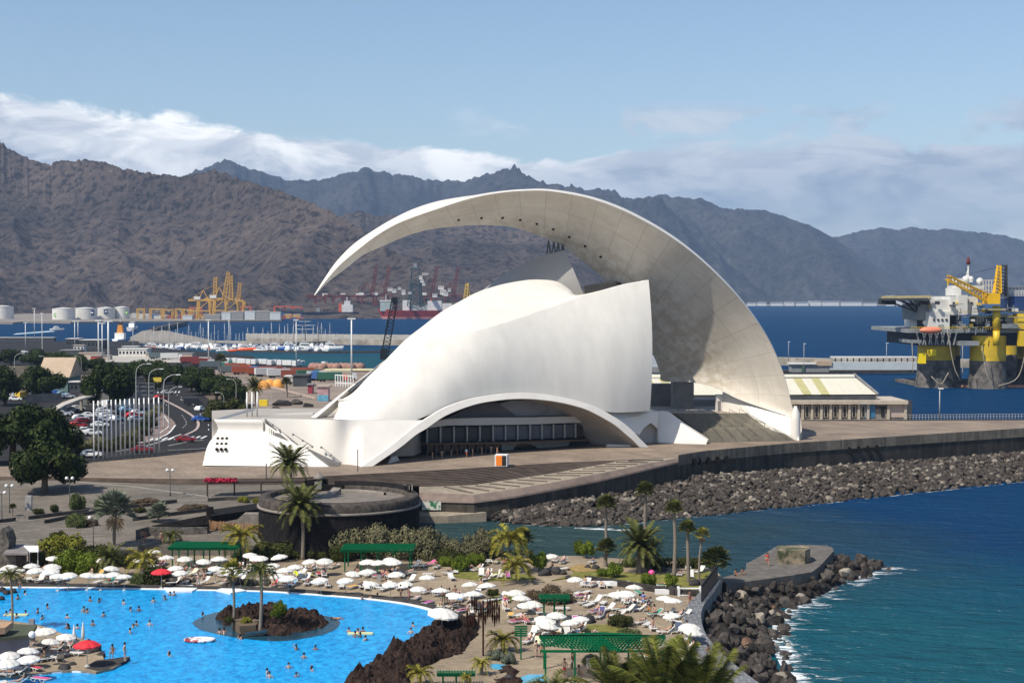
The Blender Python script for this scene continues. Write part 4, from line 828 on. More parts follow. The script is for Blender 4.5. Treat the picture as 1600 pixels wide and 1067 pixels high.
for pl_ in ([(0, 818), (60, 812)], [(276, 783), (330, 781)], [(0, 833), (120, 824)], [(0, 846), (160, 836)], [(205, 790), (320, 770)], [(115, 752), (210, 760), (300, 772), (330, 776)]):
    c = linear([GP(x, y, .05) for x, y in pl_], 20)
    kl.grid([[p+Vector((0, -.18, -.1)), p+Vector((0, -.18, .03)), p+Vector((0, .18, .03)), p+Vector((0, .18, -.1))] for p in c], smooth=False)
struct(kl, 'paving_kerb', M('paving_kerb_stone', (.27, .25, .225), .85, .15, 1))
hu = empty('gate_house', P(22, 905, 3), 'small rough stone gate house with a dark doorway at the left edge', 'gate house')
mst = MATS['rough_stone_wall']
wp(MB().slab([P(7, 893, 3), P(42, 893, 3), P(42, 885, 3), P(7, 885, 3)], 0, off=(0, 0, 2.3)), 'wall', mst, hu)
wp(MB().slab([PD(-12, 893, 197), PD(8, 893, 197), PD(12, 862, 197), PD(14, 846, 197), PD(9, 832, 197), PD(2, 826, 197), PD(-12, 833, 197)], 0, off=(0, 3, 0)), 'tower', mst, hu)
wp(MB().box(P(31.5, 894, 3)+Vector((0, -.1, 1.1)), (.9, .15, 2.2)), 'doorway', M('dark_doorway', (.015, .012, .012), .8, .2, 2), hu)
wp(MB().slab([P(5, 864, 5.5), P(44, 864, 5.5), P(40, 850, 5.5), P(18, 850, 5.5)], .25), 'roof', M('flat_roof_grey', (.20, .18, .17), .8, .15, .5), hu)
rwx = MB().slab([P(44, 884, 3), P(90, 882, 3), P(180, 882, 3), P(215, 880, 3), P(215, 876, 3), P(44, 878, 3)], 0, off=(0, 0, 1.9)); rwx.build('garden_wall', mst, label='rough stone garden wall behind the parasols on the left', cat='garden wall')
aw = empty('white_awning', P(50, 880, 3), 'small white awning roof beside the stone gate house', 'awning');
wp(MB().slab([P(46, 861, 5.6), P(60, 861, 5.6), P(60, 852, 5.9), P(37, 852, 5.9)], .12), 'canvas', m_wt, aw)
for x in (46, 59): wp(MB().beam(P(x, 861, 5.5), P(x, 861, 5.5)+Vector((0, 0, -2)), .1), 'post', m_wt, aw)
MB().box(GP(45, 797)+Vector((0, 0, 1.1)), (.95, .6, 2.3), ry=.03).build('stone_stele', M('pale_stele', (.30, .29, .28), .8, .15, 2), label='upright pale stone slab standing on the promenade on the left', cat='stone slab')
pg = empty('flower_pergola', GP(345, 775), 'long low pergola with red bougainvillea at its left end', 'pergola')
m_dwood = M('dark_pergola_timber', (.06, .045, .035), .8, .3, 2)
pa, pb = P(322, 752, 9.0), P(492, 750, 9.0)
pa, pb = PD(324, 753.5, 246), PD(490, 751, 252)
for k in range(5):
    q = pa.lerp(pb, k/4*.999); wp(MB().beam(q+Vector((0, 0, 0)), Vector((q.x, q.y, 6.0)), .22), 'post', m_dwood, pg)
wp(MB().slab([pa+Vector((0, 0, 0)), pb, pb+Vector((0, 3, 0)), pa+Vector((0, 3, 0))], .22), 'roof_frame', m_dwood, pg)
# ============================================================ plants
def leaf_mat(name, c, c2, orand=.22, rough=.65):
    m = bpy.data.materials.new(name); m.use_nodes = True; n = m.node_tree.nodes; l = m.node_tree.links; b = n['Principled BSDF']; b.inputs['Roughness'].default_value = rough; b.inputs['Specular IOR Level'].default_value = .06
    g = n.new('ShaderNodeNewGeometry'); r = n.new('ShaderNodeValToRGB'); l.new(g.outputs['Random Per Island'], r.inputs[0])
    e = r.color_ramp.elements; e[0].color = c+(1,); e[1].color = c2+(1,); q = e.new(.5); q.color = tuple((a+d)*.46 for a, d in zip(c, c2))+(1,)
    oi = n.new('ShaderNodeObjectInfo'); hs = n.new('ShaderNodeHueSaturation'); mr = n.new('ShaderNodeMapRange'); l.new(oi.outputs['Random'], mr.inputs[0]); mr.inputs[3].default_value = 1-orand; mr.inputs[4].default_value = 1+orand
    l.new(mr.outputs[0], hs.inputs['Value']); l.new(r.outputs[0], hs.inputs['Color']); l.new(hs.outputs[0], b.inputs['Base Color'])
    MATS[name] = m; return m
m_lf = {'ficus': leaf_mat('ficus_leaf', (.010, .018, .006), (.050, .070, .019)), 'bright': leaf_mat('bright_leaf', (.035, .065, .008), (.17, .21, .025)), 'tamarisk': leaf_mat('tamarisk_leaf', (.085, .085, .045), (.22, .20, .11)),
        'olive': leaf_mat('olive_leaf', (.018, .026, .008), (.075, .08, .022)), 'yellow': leaf_mat('yellow_leaf', (.07, .09, .012), (.27, .25, .035)), 'purple': leaf_mat('purple_leaf', (.05, .05, .025), (.17, .11, .075)), 'red': leaf_mat('bougainvillea', (.20, .01, .03), (.42, .03, .06)),
        'palm': leaf_mat('palm_leaf', (.03, .042, .010), (.14, .14, .04)), 'palmy': leaf_mat('yellow_palm_leaf', (.07, .08, .010), (.32, .27, .045)), 'palmb': leaf_mat('grey_palm_leaf', (.05, .065, .04), (.25, .27, .20)), 'dry': leaf_mat('dry_frond', (.22, .14, .07), (.42, .30, .17)), 'euph': leaf_mat('succulent', (.035, .055, .02), (.15, .17, .06))}
m_bark = M('bark', (.14, .11, .085), .9, .3, 3, .02, 8); m_ptrunk = M('palm_trunk', (.20, .165, .13), .9, .3, 4, .03, 9, stretch=(1, 1, 4)); m_fib = M('palm_fibre', (.10, .07, .045), .95, .35, 6)
def crown_mesh(name, lumps, n, size, mat, seed, hollow=.55, flat=.25):
    """leaf-sized faces spread through overlapping lumps (x,y,z,r); unit scale"""
    rnd = random.Random(seed); vs, fs = [], []; tot = sum(l[3]**2 for l in lumps)
    for (x, y, z, r) in lumps:
        k = int(n*r*r/tot)
        for _ in range(k):
            d = Vector((rnd.gauss(0, 1), rnd.gauss(0, 1), rnd.gauss(0, 1))).normalized()
            rr = r*(hollow+(1-hollow)*rnd.random()**.5)*rnd.uniform(.85, 1.12)*(1+.2*noise.noise(Vector((x, y, z))*3+d*2.6))
            c = Vector((x, y, z))+Vector((d.x, d.y, d.z*.82))*rr
            if c.z < flat*0: continue
            nrm = (d+Vector((rnd.uniform(-.7, .7), rnd.uniform(-.7, .7), rnd.uniform(-.4, .9)))).normalized(); u = nrm.orthogonal().normalized(); v = nrm.cross(u); a = rnd.uniform(0, 6.28); u, v = u*math.cos(a)+v*math.sin(a), v*math.cos(a)-u*math.sin(a)
            s = size*rnd.uniform(.6, 1.3); o = len(vs); vs += [c-u*s-v*s*.5, c+u*s*.9-v*s*.55, c+u*s+v*s*.5, c-u*s*.8+v*s*.6]; fs.append((o, o+1, o+2, o+3))
    me = bpy.data.meshes.new(name); me.from_pydata([tuple(v) for v in vs], [], fs); me.materials.append(mat); me.update(); return me
def lumps_(seed, n, w_=1.0, h0=.25, h1=.8, r0=.28, r1=.5):
    rnd = random.Random(seed); out = []
    for i in range(n):
        a = rnd.uniform(0, 6.28); q = rnd.random()**.6*(w_-r0*.7); z = rnd.uniform(h0, h1)*(1-.35*(q/w_)**2); out.append((q*math.cos(a), q*math.sin(a), z, rnd.uniform(r0, r1)*(1-.25*q)))
    return out
def tree_proto(name, kind, seed, n=5200, size=.055, trunk=(.45, .07), h0=.3, h1=.85, nl=14, label='', r0=.28, r1=.46):
    t = empty(name); me = crown_mesh('crown', lumps_(seed, nl, 1, h0, h1, r0, r1), n, size, m_lf[kind], seed); c = bpy.data.objects.new('crown', me); COL.objects.link(c); c.parent = t
    if trunk:
        mb = MB(); rnd = random.Random(seed); mb.tube([(0, 0, -.05), (0, 0, trunk[0]*.5), (.02, 0, trunk[0])], [trunk[1]*1.25, trunk[1], trunk[1]*.85], 8)
        for k in range(5):
            a = k*1.26+rnd.random(); mb.tube([(.02, 0, trunk[0]*.9), (.22*math.cos(a), .22*math.sin(a), trunk[0]+.15), (.5*math.cos(a), .5*math.sin(a), trunk[0]+.32)], [trunk[1]*.6, trunk[1]*.4, trunk[1]*.15], 6)
        mb.build('trunk', m_bark, t)
    return proto(t)
FIC = [tree_proto('tree', 'ficus', s, n=7000, size=.042, trunk=(.42, .075), h0=.42, h1=.95, nl=18) for s in (1, 2, 3)]
def put_tree(pr, px, py, z, rpx, top, rz=None, flat=1.0, **kw):
    b = P(px, py, z); ppm = F/b.y; r = rpx*1.12/ppm; h = (HC-(top-464)/F*b.y)-z
    return place(pr, b, rz if rz is not None else random.uniform(0, 6.28), (r, r*flat, h/1.15), **kw)
TR = [(70, 771, 5.9, 58, 688, 'wide dark tree with a thick trunk and round shadow on the promenade'),
 (20, 722, 6.9, 62, 632, 'dark bushy tree behind the big promenade tree, at the left edge'),
 (76, 716, 6.9, 44, 640, 'dark bushy tree beside the fenced car park, right of the left-edge tree'),
 (112, 707, 6.9, 18, 676, 'small dark tree at the corner of the car park fence'),
 (8, 634, 5.9, 34, 570, 'dark tree at the left edge behind the parked white cars'),
 (58, 622, 5.7, 38, 573, 'dark spreading tree between the parked cars and the tan-roofed building'),
 (174, 640, 6.3, 42, 563, 'tall dark tree with a top-heavy crown above the car park ramp'),
 (18, 570, 3.8, 24, 545, 'dark tree by the quay, leftmost of the far row'), (60, 573, 3.9, 26, 546, 'dark tree by the quay, second of the far row'),
 (96, 582, 4.1, 24, 548, 'dark tree by the quay, third of the far row'), (124, 584, 4.2, 23, 553, 'dark tree behind the tan-roofed building'), (150, 580, 4.1, 20, 560, 'dark tree behind the tall top-heavy tree'),
 (208, 592, 4.8, 20, 563, 'first dark street tree right of the tall top-heavy tree'), (228, 596, 4.9, 24, 562, 'second dark street tree along the far side of the road'), (252, 600, 5, 24, 564, 'third dark street tree along the far side of the road'),
 (276, 605, 5.1, 24, 568, 'fourth dark street tree along the far side of the road'), (298, 612, 5.3, 25, 572, 'fifth dark street tree along the far side of the road'), (318, 618, 5.4, 26, 576, 'sixth dark street tree along the far side of the road'),
 (338, 626, 5.7, 27, 584, 'seventh dark street tree along the far side of the road'), (362, 634, 5.9, 27, 590, 'eighth dark street tree, nearest the podium'), (238, 612, 5.3, 12, 590, 'small dark tree under the street lamps')]
for i, (x, y, z, r, tp_, lb) in enumerate(TR): put_tree(FIC[i % 3], x, y, z, r, tp_, label=lb, cat='tree', group='dark evergreen trees by the road')
LT = tree_proto('tree', 'olive', 11, trunk=(.3, .05), h0=.2, h1=.8, nl=16)
put_tree(LT, 352, 657, 6.5, 36, 617, label='lighter green round tree beside the podium and the curving road', cat='tree')
BU = {k: tree_proto('bush', k, s, n=6500, size=.04, trunk=(.25, .03), h0=.12, h1=.66, nl=26, r0=.26, r1=.44) for k, s in (('tamarisk', 21), ('bright', 22), ('olive', 23), ('yellow', 24), ('purple', 25), ('euph', 26), ('palmb', 27))}
BU2 = {'tamarisk': tree_proto('bush', 'tamarisk', 31, n=7000, size=.034, trunk=(.25, .03), h0=.12, h1=.7, nl=26, r0=.24, r1=.42)}
SHR = [('tamarisk', 548, 872, 30, 812, 'feathery grey-green tamarisk at the left of the row before the fort'), ('tamarisk', 590, 872, 34, 806, 'tall feathery grey-green tamarisk, second of the row before the fort'), ('tamarisk', 632, 872, 34, 808, 'feathery grey-green tamarisk, third of the row before the fort'), ('tamarisk', 668, 872, 28, 812, 'feathery grey-green tamarisk, fourth of the row at the shore'),
 ('tamarisk', 712, 874, 26, 832, 'low tamarisk by the sea, right of the gap'), ('tamarisk', 752, 872, 30, 812, 'rounded tamarisk behind the yellow-green coconut palm'), ('olive', 700, 880, 22, 848, 'dark green bush beneath the tamarisks by the shore'), ('bright', 697, 884, 12, 865, 'round green bush in front of the dark shore bush'),
 ('olive', 534, 876, 18, 838, 'dark green bush left of the long green pergola'), ('olive', 430, 872, 38, 834, 'broad dark olive bush below the palisade'), ('olive', 385, 874, 20, 852, 'dark bush behind the coconut palm and left pergola'), ('olive', 500, 872, 20, 850, 'low dark bush between the tall palm and the pergola'),
 ('yellow', 98, 880, 42, 820, 'broad yellow-green shrub above the garden wall'), ('olive', 142, 884, 34, 838, 'dark green shrub to the right of the yellow-green one'), ('bright', 112, 895, 26, 846, 'bright green leafy tree by the pool parasols'), ('bright', 140, 896, 22, 852, 'bright yellow-green leafy tree touching its neighbour by the pool'),
 ('olive', 60, 888, 14, 850, 'small shrub beside the stone gate house'), ('olive', 185, 882, 24, 856, 'dark shrub right of the bright trees'), ('olive', 215, 884, 26, 862, 'low dark hedge mass behind the back parasols'), ('euph', 216, 912, 16, 892, 'grey-green low bush on the pool lawn'), ('olive', 255, 902, 16, 878, 'green bush behind the red parasol'),
 ('bright', 119, 795, 0, 0, ''), ('purple', 866, 940, 32, 907, 'wide bush with purple-brown foliage above the small pergola'), ('purple', 832, 935, 12, 916, 'small dark purple bush left of the wide one'), ('olive', 970, 978, 19, 953, 'dark green round bush on the terrace lawn'), ('euph', 980, 1000, 20, 976, 'spiky low bush behind the large pergola'),
 ('olive', 770, 930, 10, 917, 'little bush at the foot of a parasol'), ('bright', 843, 893, 15, 858, 'bright green small tree at the back lawn'), ('bright', 905, 866, 9, 835, 'slender green shrub by the sea, left of the boulders'), ('bright', 916, 872, 12, 842, 'bright green small tree by the sea wall'), ('bright', 942, 901, 10, 884, 'small bright green tree on the lawn'), ('bright', 960, 903, 14, 876, 'leafy small tree with forked trunk on the lawn'),
 ('bright', 1012, 915, 12, 889, 'small leafy tree by the pink ball on the lawn'), ('bright', 1048, 918, 12, 894, 'round bright green small tree before the tall palms'), ('bright', 720, 893, 14, 860, 'bright green bush beside the back lawn'), ('bright', 742, 884, 16, 858, 'bright green bush left of the coconut palm'),
 ('olive', 1048, 1075, 28, 1008, 'dense olive-green bush behind the foreground palm fronds'), ('olive', 1075, 1085, 24, 1018, 'yellowish bush at the right of the foreground palms'), ('palmb', 775, 1030, 13, 1012, 'grey-leaved bush beside the little plunge pool'), ('palmb', 795, 1036, 12, 1016, 'second grey-leaved bush, over dark rocks'), ('euph', 925, 1040, 14, 1018, 'low shrub under the large pergola'),
 ('olive', 1030, 888, 12, 868, 'small dark shrub behind the tall palms'), ('olive', 1080, 886, 16, 866, 'dark shrub between the three tall palms'), ('euph', 985, 885, 12, 868, 'low spiky shrub at the shore left of the big palm')]
SB = tree_proto('bush', 'bright', 41, n=3200, size=.055, trunk=(.45, .04), h0=.5, h1=.85, nl=12, r0=.3, r1=.42)
for k, x, y, r, tp_, lb in SHR:
    if r: put_tree(SB if 'small tree' in lb or 'forked' in lb else random.choice([BU[k]]+([BU2[k]] if k in BU2 else [])), x, y, 3, r, tp_, label=lb, cat='bush', group='shrubs of the pool park')
PS = [('euph', 120, 796, 5.5, 12, 762, 'slender branching succulent tree by the double globe lamp'), ('euph', 160, 799, 5.4, 14, 768, 'yellowish branching succulent above the fan palm'), ('euph', 118, 823, 4.95, 16, 795, 'spiky pyramidal succulent on the promenade'), ('olive', 85, 800, 5.4, 6, 783, 'small upright succulent in the planter'),
 ('yellow', 380, 784, 5.8, 9, 773, 'round yellow-green bush in a planter near the fort'), ('yellow', 400, 786, 5.8, 7, 775, 'smaller yellow-green bush in a planter near the fort'), ('olive', 60, 803, 5.3, 8, 791, 'low hedge plant in the left planter'), ('purple', 225, 788, 5.7, 22, 774, 'dry reddish hedge along the planter wall'), ('purple', 300, 797, 5.4, 24, 785, 'low dry hedge on the second planter wall'), ('olive', 218, 800, 5.4, 10, 790, 'small dark bush beside the dry hedge'),
 ('purple', 140, 822, 4.9, 12, 806, 'dry brown bush beside the spiky succulent'), ('olive', 90, 846, 4.4, 14, 824, 'yellowish succulent clump above the shrubs')]
for k, x, y, z, r, tp_, lb in PS: put_tree(BU[k], x, y, z, r, tp_, label=lb, cat='bush', group='shrubs of the promenade')
OL = [(150, 702, 18), (170, 704, 16), (190, 698, 16), (208, 690, 16), (222, 680, 15), (232, 668, 14), (238, 654, 12), (128, 708, 14), (203, 700, 12), (246, 643, 9)]
for i, (x, y, r) in enumerate(OL): put_tree(BU['olive' if i % 3 else 'tamarisk'], x, y, 6.9, r, y-r*1.5, label='oleander bush between the car park and the road, %s' % ['nearest the flagpoles, left end', 'second from the left', 'third, behind the flagpoles', 'fourth, at the bend', 'fifth, beside the pink verge', 'sixth, up the verge', 'seventh, at the top of the verge', 'at the far left by the fence', 'low and close to the road', 'last and smallest, by the lamp'][i], cat='bush', group='oleanders by the car park')
rd = crown_mesh('flowers', [(x*.55-2.2, 0, 0, .5) for x in range(9)], 1500, .16, m_lf['red'], 5); o = bpy.data.objects.new('flowers', rd); COL.objects.link(o); o.parent = pg; o.location = Vector((pa.x+2.0, pa.y+.8, pa.z+.1))-Vector(pg.location); o.scale = (1.0, 1.6, 1.3)
hb = MB().box((0, 0, 0), (1, 1, 1)); hm_ = crown_mesh('hedge', [(0, 0, 0, .5)], 10, .05, m_lf['olive'], 1)
def hedge(name, px0, px1, py, h, depth, lb, kind='olive', n=2600):
    a, b = P(px0, py, 3), P(px1, py, 3); rnd = random.Random(px0); vs, fs = [], []
    for _ in range(n):
        f = rnd.choice('ftlr'); u, v, t = rnd.random(), rnd.random(), rnd.random()
        c = {'f': Vector((u, 0, v)), 't': Vector((u, t, 1)), 'l': Vector((0, t, v)), 'r': Vector((1, t, v))}[f]; c = Vector((lerp(a.x, b.x, c.x), a.y+depth*c.y, 3+h*c.z))+Vector((rnd.gauss(0, .08), rnd.gauss(0, .08), rnd.gauss(0, .08)))
        u_ = Vector((rnd.gauss(0, 1), rnd.gauss(0, 1), rnd.gauss(0, 1))).normalized(); v_ = u_.orthogonal().normalized(); s = .14; o_ = len(vs); vs += [c-u_*s, c+v_*s*.7, c+u_*s, c-v_*s*.7]; fs.append((o_, o_+1, o_+2, o_+3))
    me = bpy.data.meshes.new(name); me.from_pydata([tuple(v) for v in vs], [], fs); me.materials.append(m_lf[kind]); ob = bpy.data.objects.new(name, me); COL.objects.link(ob); return tag(ob, lb, 'hedge')
hedge('hedge', 225, 247, 915, 1.9, 1.6, 'clipped dark hedge block at the edge of the pool')
hedge('hedge', 250, 372, 866, 1.2, 1.0, 'long dark hedge behind the left green pergola', n=4000)
hedge('hedge', 690, 830, 872, .8, 1.2, 'low dark hedge along the sea behind the back lawn', n=3000)
hedge('hedge', 1010, 1110, 886, .9, 1.5, 'ragged hedge at the shore behind the tall palms', n=3000)
def frond(mb, L_, up, droop, width, nl, az_, tilt=0, coarse=1.0, lw=.055, vee=.35, rnd=random):
    """one feather leaf: curved midrib with leaflets down both sides"""
    ca, sa = math.cos(az_), math.sin(az_); pts = []
    for i in range(nl+1):
        t = i/nl; r = L_*(t-.18*t*t*(1 if droop > 0 else 0)); z = up*L_*t-droop*L_*t*t*1.15; pts.append(Vector((r*ca, r*sa, z)))
    side = Vector((-sa, ca, 0))
    for i in range(1, nl+1):
        p = pts[i]; d = (pts[i]-pts[i-1]).normalized(); t = i/nl; ll = width*L_*math.sin(math.pi*min(.97, .12+.84*t))**.7*rnd.uniform(.85, 1.1); upn = side.cross(d)
        for sgn in (-1, 1):
            q = (side*sgn+d*.75-upn*vee*rnd.uniform(.6, 1.4)).normalized(); e = p+q*ll; w_ = d*lw*L_*coarse
            mb.add([p-w_*.5, p+w_*.5, e+w_*.12+Vector((0, 0, -ll*.18)), e-w_*.12+Vector((0, 0, -ll*.18))], [(0, 1, 2, 3)])
    mb.tube(pts[::3]+([pts[-1]] if nl % 3 else []), [.016*L_*(1-.8*j/(len(pts[::3]))) for j in range(len(pts[::3])+(1 if nl % 3 else 0))], 4, cap=False)
def fan(mb, L_, el, az_, n=13, rnd=random):
    ca, sa = math.cos(az_), math.sin(az_); st = Vector((ca*math.cos(el), sa*math.cos(el), math.sin(el))); c = st*L_*.5; side = Vector((-sa, ca, 0)); nrm = side.cross(st)
    mb.tube([(0, 0, 0), c], .014*L_, 4, cap=False)
    for i in range(n):
        a = lerp(-1.75, 1.75, i/(n-1)); d = (st*math.cos(a)+side*math.sin(a)-nrm*.22*abs(a)).normalized(); pe = nrm.cross(d); tip = c+d*L_*.52*rnd.uniform(.85, 1.05); m_ = c+d*L_*.30
        mb.add([c, m_-pe*L_*.042, tip+Vector((0, 0, -L_*.06)), m_+pe*L_*.042], [(0, 1, 2, 3)])
def palm_crown(kind, seed, mat, n=46, L_=1.0):
    rnd = random.Random(seed); mb = MB()
    for i in range(n):
        a = i*2.39996+rnd.uniform(-.15, .15); f = (i+.5)/n
        if kind == 'phoenix': frond(mb, L_*rnd.uniform(.85, 1.05), lerp(1.3, -.1, f**1.1), lerp(.35, .62, f), .20, 26, a, rnd=rnd, lw=.042)
        elif kind == 'coco': frond(mb, L_*rnd.uniform(.85, 1.1), lerp(1.1, .15, f), lerp(.55, .95, f), .26, 26, a, rnd=rnd, lw=.04, vee=.8)
        else: fan(mb, L_*rnd.uniform(.8, 1.05), lerp(1.4, -.35, f**.9), a, rnd=rnd)
    return mb
def palm_proto(kind, seed, leaf, n=46, skirt=False, shaft=True):
    t = empty('palm_tree'); palm_crown(kind, seed, None, n).build('crown', m_lf[leaf], t)
    if skirt:
        mb = MB(); rnd = random.Random(seed)
        for i in range(7): a = i*.9+rnd.random()*.4; fan(mb, rnd.uniform(.5, .9), rnd.uniform(-1.5, -1.15), a, 9, rnd)
        mb.build('dead_fronds', m_lf['dry'], t)
    MB().ball((0, 0, -.08), .12, 8, 6, (1, 1, 1.5)).build('crownshaft', m_fib, t)
    return proto(t)
PP = {'phoenix': palm_proto('phoenix', 1, 'palm', 60), 'phoenix2': palm_proto('phoenix', 2, 'palm', 54), 'coco': palm_proto('coco', 3, 'palmy', 22), 'coco2': palm_proto('coco', 4, 'palm', 20), 'fan': palm_proto('fan', 5, 'palmb', 34, skirt=True), 'wash': palm_proto('fan', 6, 'palm', 40), 'washy': palm_proto('fan', 8, 'palmy', 22, skirt=True), 'sab': palm_proto('fan', 7, 'palmb', 34)}
def palm(kind, cx, cy, bx, by, rpx, lb, z=3, tr=.2, taper=.8):
    b = P(bx, by, z); top = PD(cx, cy, b.y); r = rpx*1.22*b.y/F
    t = place(PP[kind], b, random.uniform(0, 6.28), 1, label=lb, cat='palm tree', group='palm trees')
    for c in t.children:
        c.location = top-b; c.scale = (r, r, r); c.rotation_euler.z = random.uniform(0, 6.28)
        if c.name.startswith('crownshaft'): c.scale = (max(r, tr*7),)*3
    rot = Matrix.Rotation(-t.rotation_euler.z, 3, 'Z')
    v = rot @ (top-b); v = Vector(v)
    for c in t.children: c.location = v
    mb = MB(); mid = v*.5+Vector((v.z*.02, 0, 0)); ptsl = catmull([Vector((0, 0, -.2)), mid, v], 12)
    mb.tube(ptsl, [tr*(1.25 if i == 0 else lerp(1, taper, i/11))*(1+.06*(i % 2)) for i in range(12)], 9); mb.build('trunk', m_ptrunk, t); return t
palm('phoenix', 452, 724, 463, 855, 32, 'tall date palm rising left of the fort, its crown above the plaza')
palm('phoenix2', 471, 790, 473, 874, 38, 'large date palm with a straight trunk standing in front of the fort', tr=.27)
palm('coco', 378, 838, 382, 882, 31, 'yellow-green coconut palm at the right end of the left pergola', tr=.16)
palm('fan', 179, 798, 178, 856, 33, 'grey-green fan palm with hanging dead fronds above the shrubs', z=4.2, tr=.24)
palm('sab', 247, 802, 247, 816, 19, 'short grey-green fan palm on the promenade', z=5.0, tr=.2)
palm('phoenix2', 172, 872, 173, 902, 24, 'small feather palm behind the row of pool parasols', tr=.2)
palm('coco', 224, 874, 226, 905, 27, 'young yellowish coconut palm on the pool lawn', tr=.12)
palm('coco2', 408, 892, 406, 990, 26, 'slender palm growing on the lava island in the pool, right one', tr=.19)
palm('washy', 363, 893, 365, 984, 20, 'slender palm growing on the lava island in the pool, left one', tr=.15)
palm('coco2', 16, 898, 19, 985, 21, 'dark slender palm rising from the pool at the left edge', tr=.13)
palm('coco2', 267, 838, 269, 864, 19, 'small palm behind the left end of the left pergola', tr=.13)
palm('coco', 795, 842, 792, 896, 33, 'yellow-green coconut palm at the back lawn', tr=.16)
palm('wash', 814, 842, 812, 880, 20, 'bushy green fan palm touching the coconut palm', tr=.16)
palm('coco', 806, 884, 808, 911, 28, 'short coconut palm with arching yellowish fronds beside the terrace', tr=.14)
palm('phoenix', 1000, 852, 998, 895, 37, 'big bushy date palm by the shore with two dark trunks', tr=.38)
palm('phoenix2', 1014, 862, 1013, 890, 26, 'date palm crowded against the big bushy one', tr=.2)
palm('wash', 947, 788, 948, 866, 17, 'tall fan palm in front of the boulders, leftmost of the tall ones', tr=.22)
palm('wash', 1009, 767, 1011, 880, 16, 'tallest fan palm rising behind the big date palm', tr=.23)
palm('wash', 1053, 795, 1053, 900, 15, 'tall fan palm with a thick dark trunk right of the date palm', tr=.25)
palm('wash', 1074, 826, 1076, 910, 15, 'medium tall fan palm between the two slim ones', tr=.24)
palm('washy', 1097, 836, 1092, 912, 13, 'slim fan palm with a yellowish crown near the pier', tr=.14)
palm('wash', 1117, 876, 1113, 908, 25, 'short bushy fan palm at the start of the pier', tr=.3)
palm('wash', 947, 856, 946, 885, 17, 'bushy fan palm with a shaggy trunk on the lawn', tr=.28)
palm('phoenix', 398, 604, 400, 642, 15, 'far palm beside the road behind the podium', z=6.2, tr=.3)
palm('wash', 345, 562, 346, 590, 10, 'distant palm in front of the lorries', z=4.4, tr=.3)
palm('wash', 448, 598, 449, 622, 9, 'small distant palm near the red-roofed kiosk', z=5.4, tr=.3)
palm('coco2', 862, 1078, 862, 1120, 48, 'foreground palm whose frond tips rise left of the large pergola', tr=.2)
palm('wash', 20, 792, 19, 806, 6, 'small plant-like palm in the promenade planter by the lamp', z=5.3, tr=.08)
for (x, y, r, lb) in ((786, 1010, 25, 'large yellow-green cycad by the green slatted sign'), (656, 1062, 22, 'yellow-green spiky clump in front of the lava rocks'), (752, 1046, 16, 'orange-tipped spiky clump beside the plunge pool'), (728, 1068, 10, 'small spiky clump at the bottom of the rocks')):
    q = palm('coco', x, y-10, x, y+8, r, lb, tr=.2)
def near_palm(px, py, D, r, seed, lb):
    t = empty('palm_tree', (PD(px, py, D).x, D, 3), lb, 'palm tree', 'palm trees'); rnd = random.Random(seed); mb = MB()
    for i in range(22):
        a = i*2.39996; f = (i+.5)/22; u = lerp(3.4, .7, f**.8); k = 1.25/math.sqrt(1+u*u); frond(mb, r*k*rnd.uniform(.85, 1.1), u, lerp(.5, .7, f)/k*.6, .20/k, 64, a, rnd=rnd, lw=.013/k, vee=-.35*k)
    c = mb.build('crown', m_lf['palmn'], t); c.location = (0, 0, PD(px, py, D).z-3)
    MB().tube([(0, 0, 0), (0, 0, c.location.z)], [.28, .24], 10).build('trunk', m_ptrunk, t)
leaf_mat('near_palm_leaf', (.02, .03, .006), (.16, .165, .035)); m_lf['palmn'] = MATS['near_palm_leaf']
near_palm(972, 1112, 112, 5.4, 1, 'near date palm with long fronds at the bottom edge, left of the three'); near_palm(1038, 1102, 108, 5.6, 2, 'near date palm with long fronds at the bottom edge, middle of the three'); near_palm(1098, 1110, 106, 5.4, 3, 'near date palm with long fronds at the bottom edge, right of the three')
# ============================================================ rocks
m_rock = M('riprap_rock', (.075, .064, .055), .9, .5, 1.1, .06, 5, orand=.5); m_rockl = M('pale_riprap_rock', (.26, .225, .18), .9, .3, .9, .04, 5, orand=.3); m_rockb = M('brown_riprap_rock', (.15, .09, .06), .9, .3, .9, .04, 5, orand=.3)
m_lava = M('lava_rock', (.016, .012, .011), .92, .5, 1.6, .15, 5, col2=(.060, .038, .030)); m_bould = M('dark_boulder', (.050, .046, .046), .8, .4, 1.6, .04, 5)
def rock_mesh(seed, sub=2, jag=.32, flat=.75):
    import bmesh
    bm = bmesh.new(); rnd = random.Random(seed)
    for _ in range(24):
        d = Vector((rnd.gauss(0, 1), rnd.gauss(0, 1), rnd.gauss(0, 1))).normalized()*rnd.uniform(.86, 1.03); bm.verts.new((d.x, d.y*rnd.uniform(.7, 1), d.z*flat))
    bmesh.ops.convex_hull(bm, input=bm.verts); bmesh.ops.delete(bm, geom=[v for v in bm.verts if not v.link_faces], context='VERTS')
    me = bpy.data.meshes.new('boulder'); bm.to_mesh(me); bm.free(); return me
def round_rock(seed, flat=.7):
    mb = MB().ball((0, 0, 0), 1, 14, 10); mb.v = [tuple(Vector(v)*(1+.28*noise.noise(Vector(v)*1.3+Vector((seed, 0, 0)))+.08*noise.noise(Vector(v)*4+Vector((0, seed, 0))))) for v in mb.v]; mb.v = [(x, y, z*flat) for x, y, z in mb.v]; return mb.mesh('boulder', m_bould)
m_rockn = M('wet_dark_rock', (.056, .049, .044), .85, .5, 1.1, .06, 5, orand=.5)
RM = [rock_mesh(s) for s in range(10)]
RMV = [([v.co.copy() for v in me.vertices], [tuple(p.vertices) for p in me.polygons]) for me in RM]
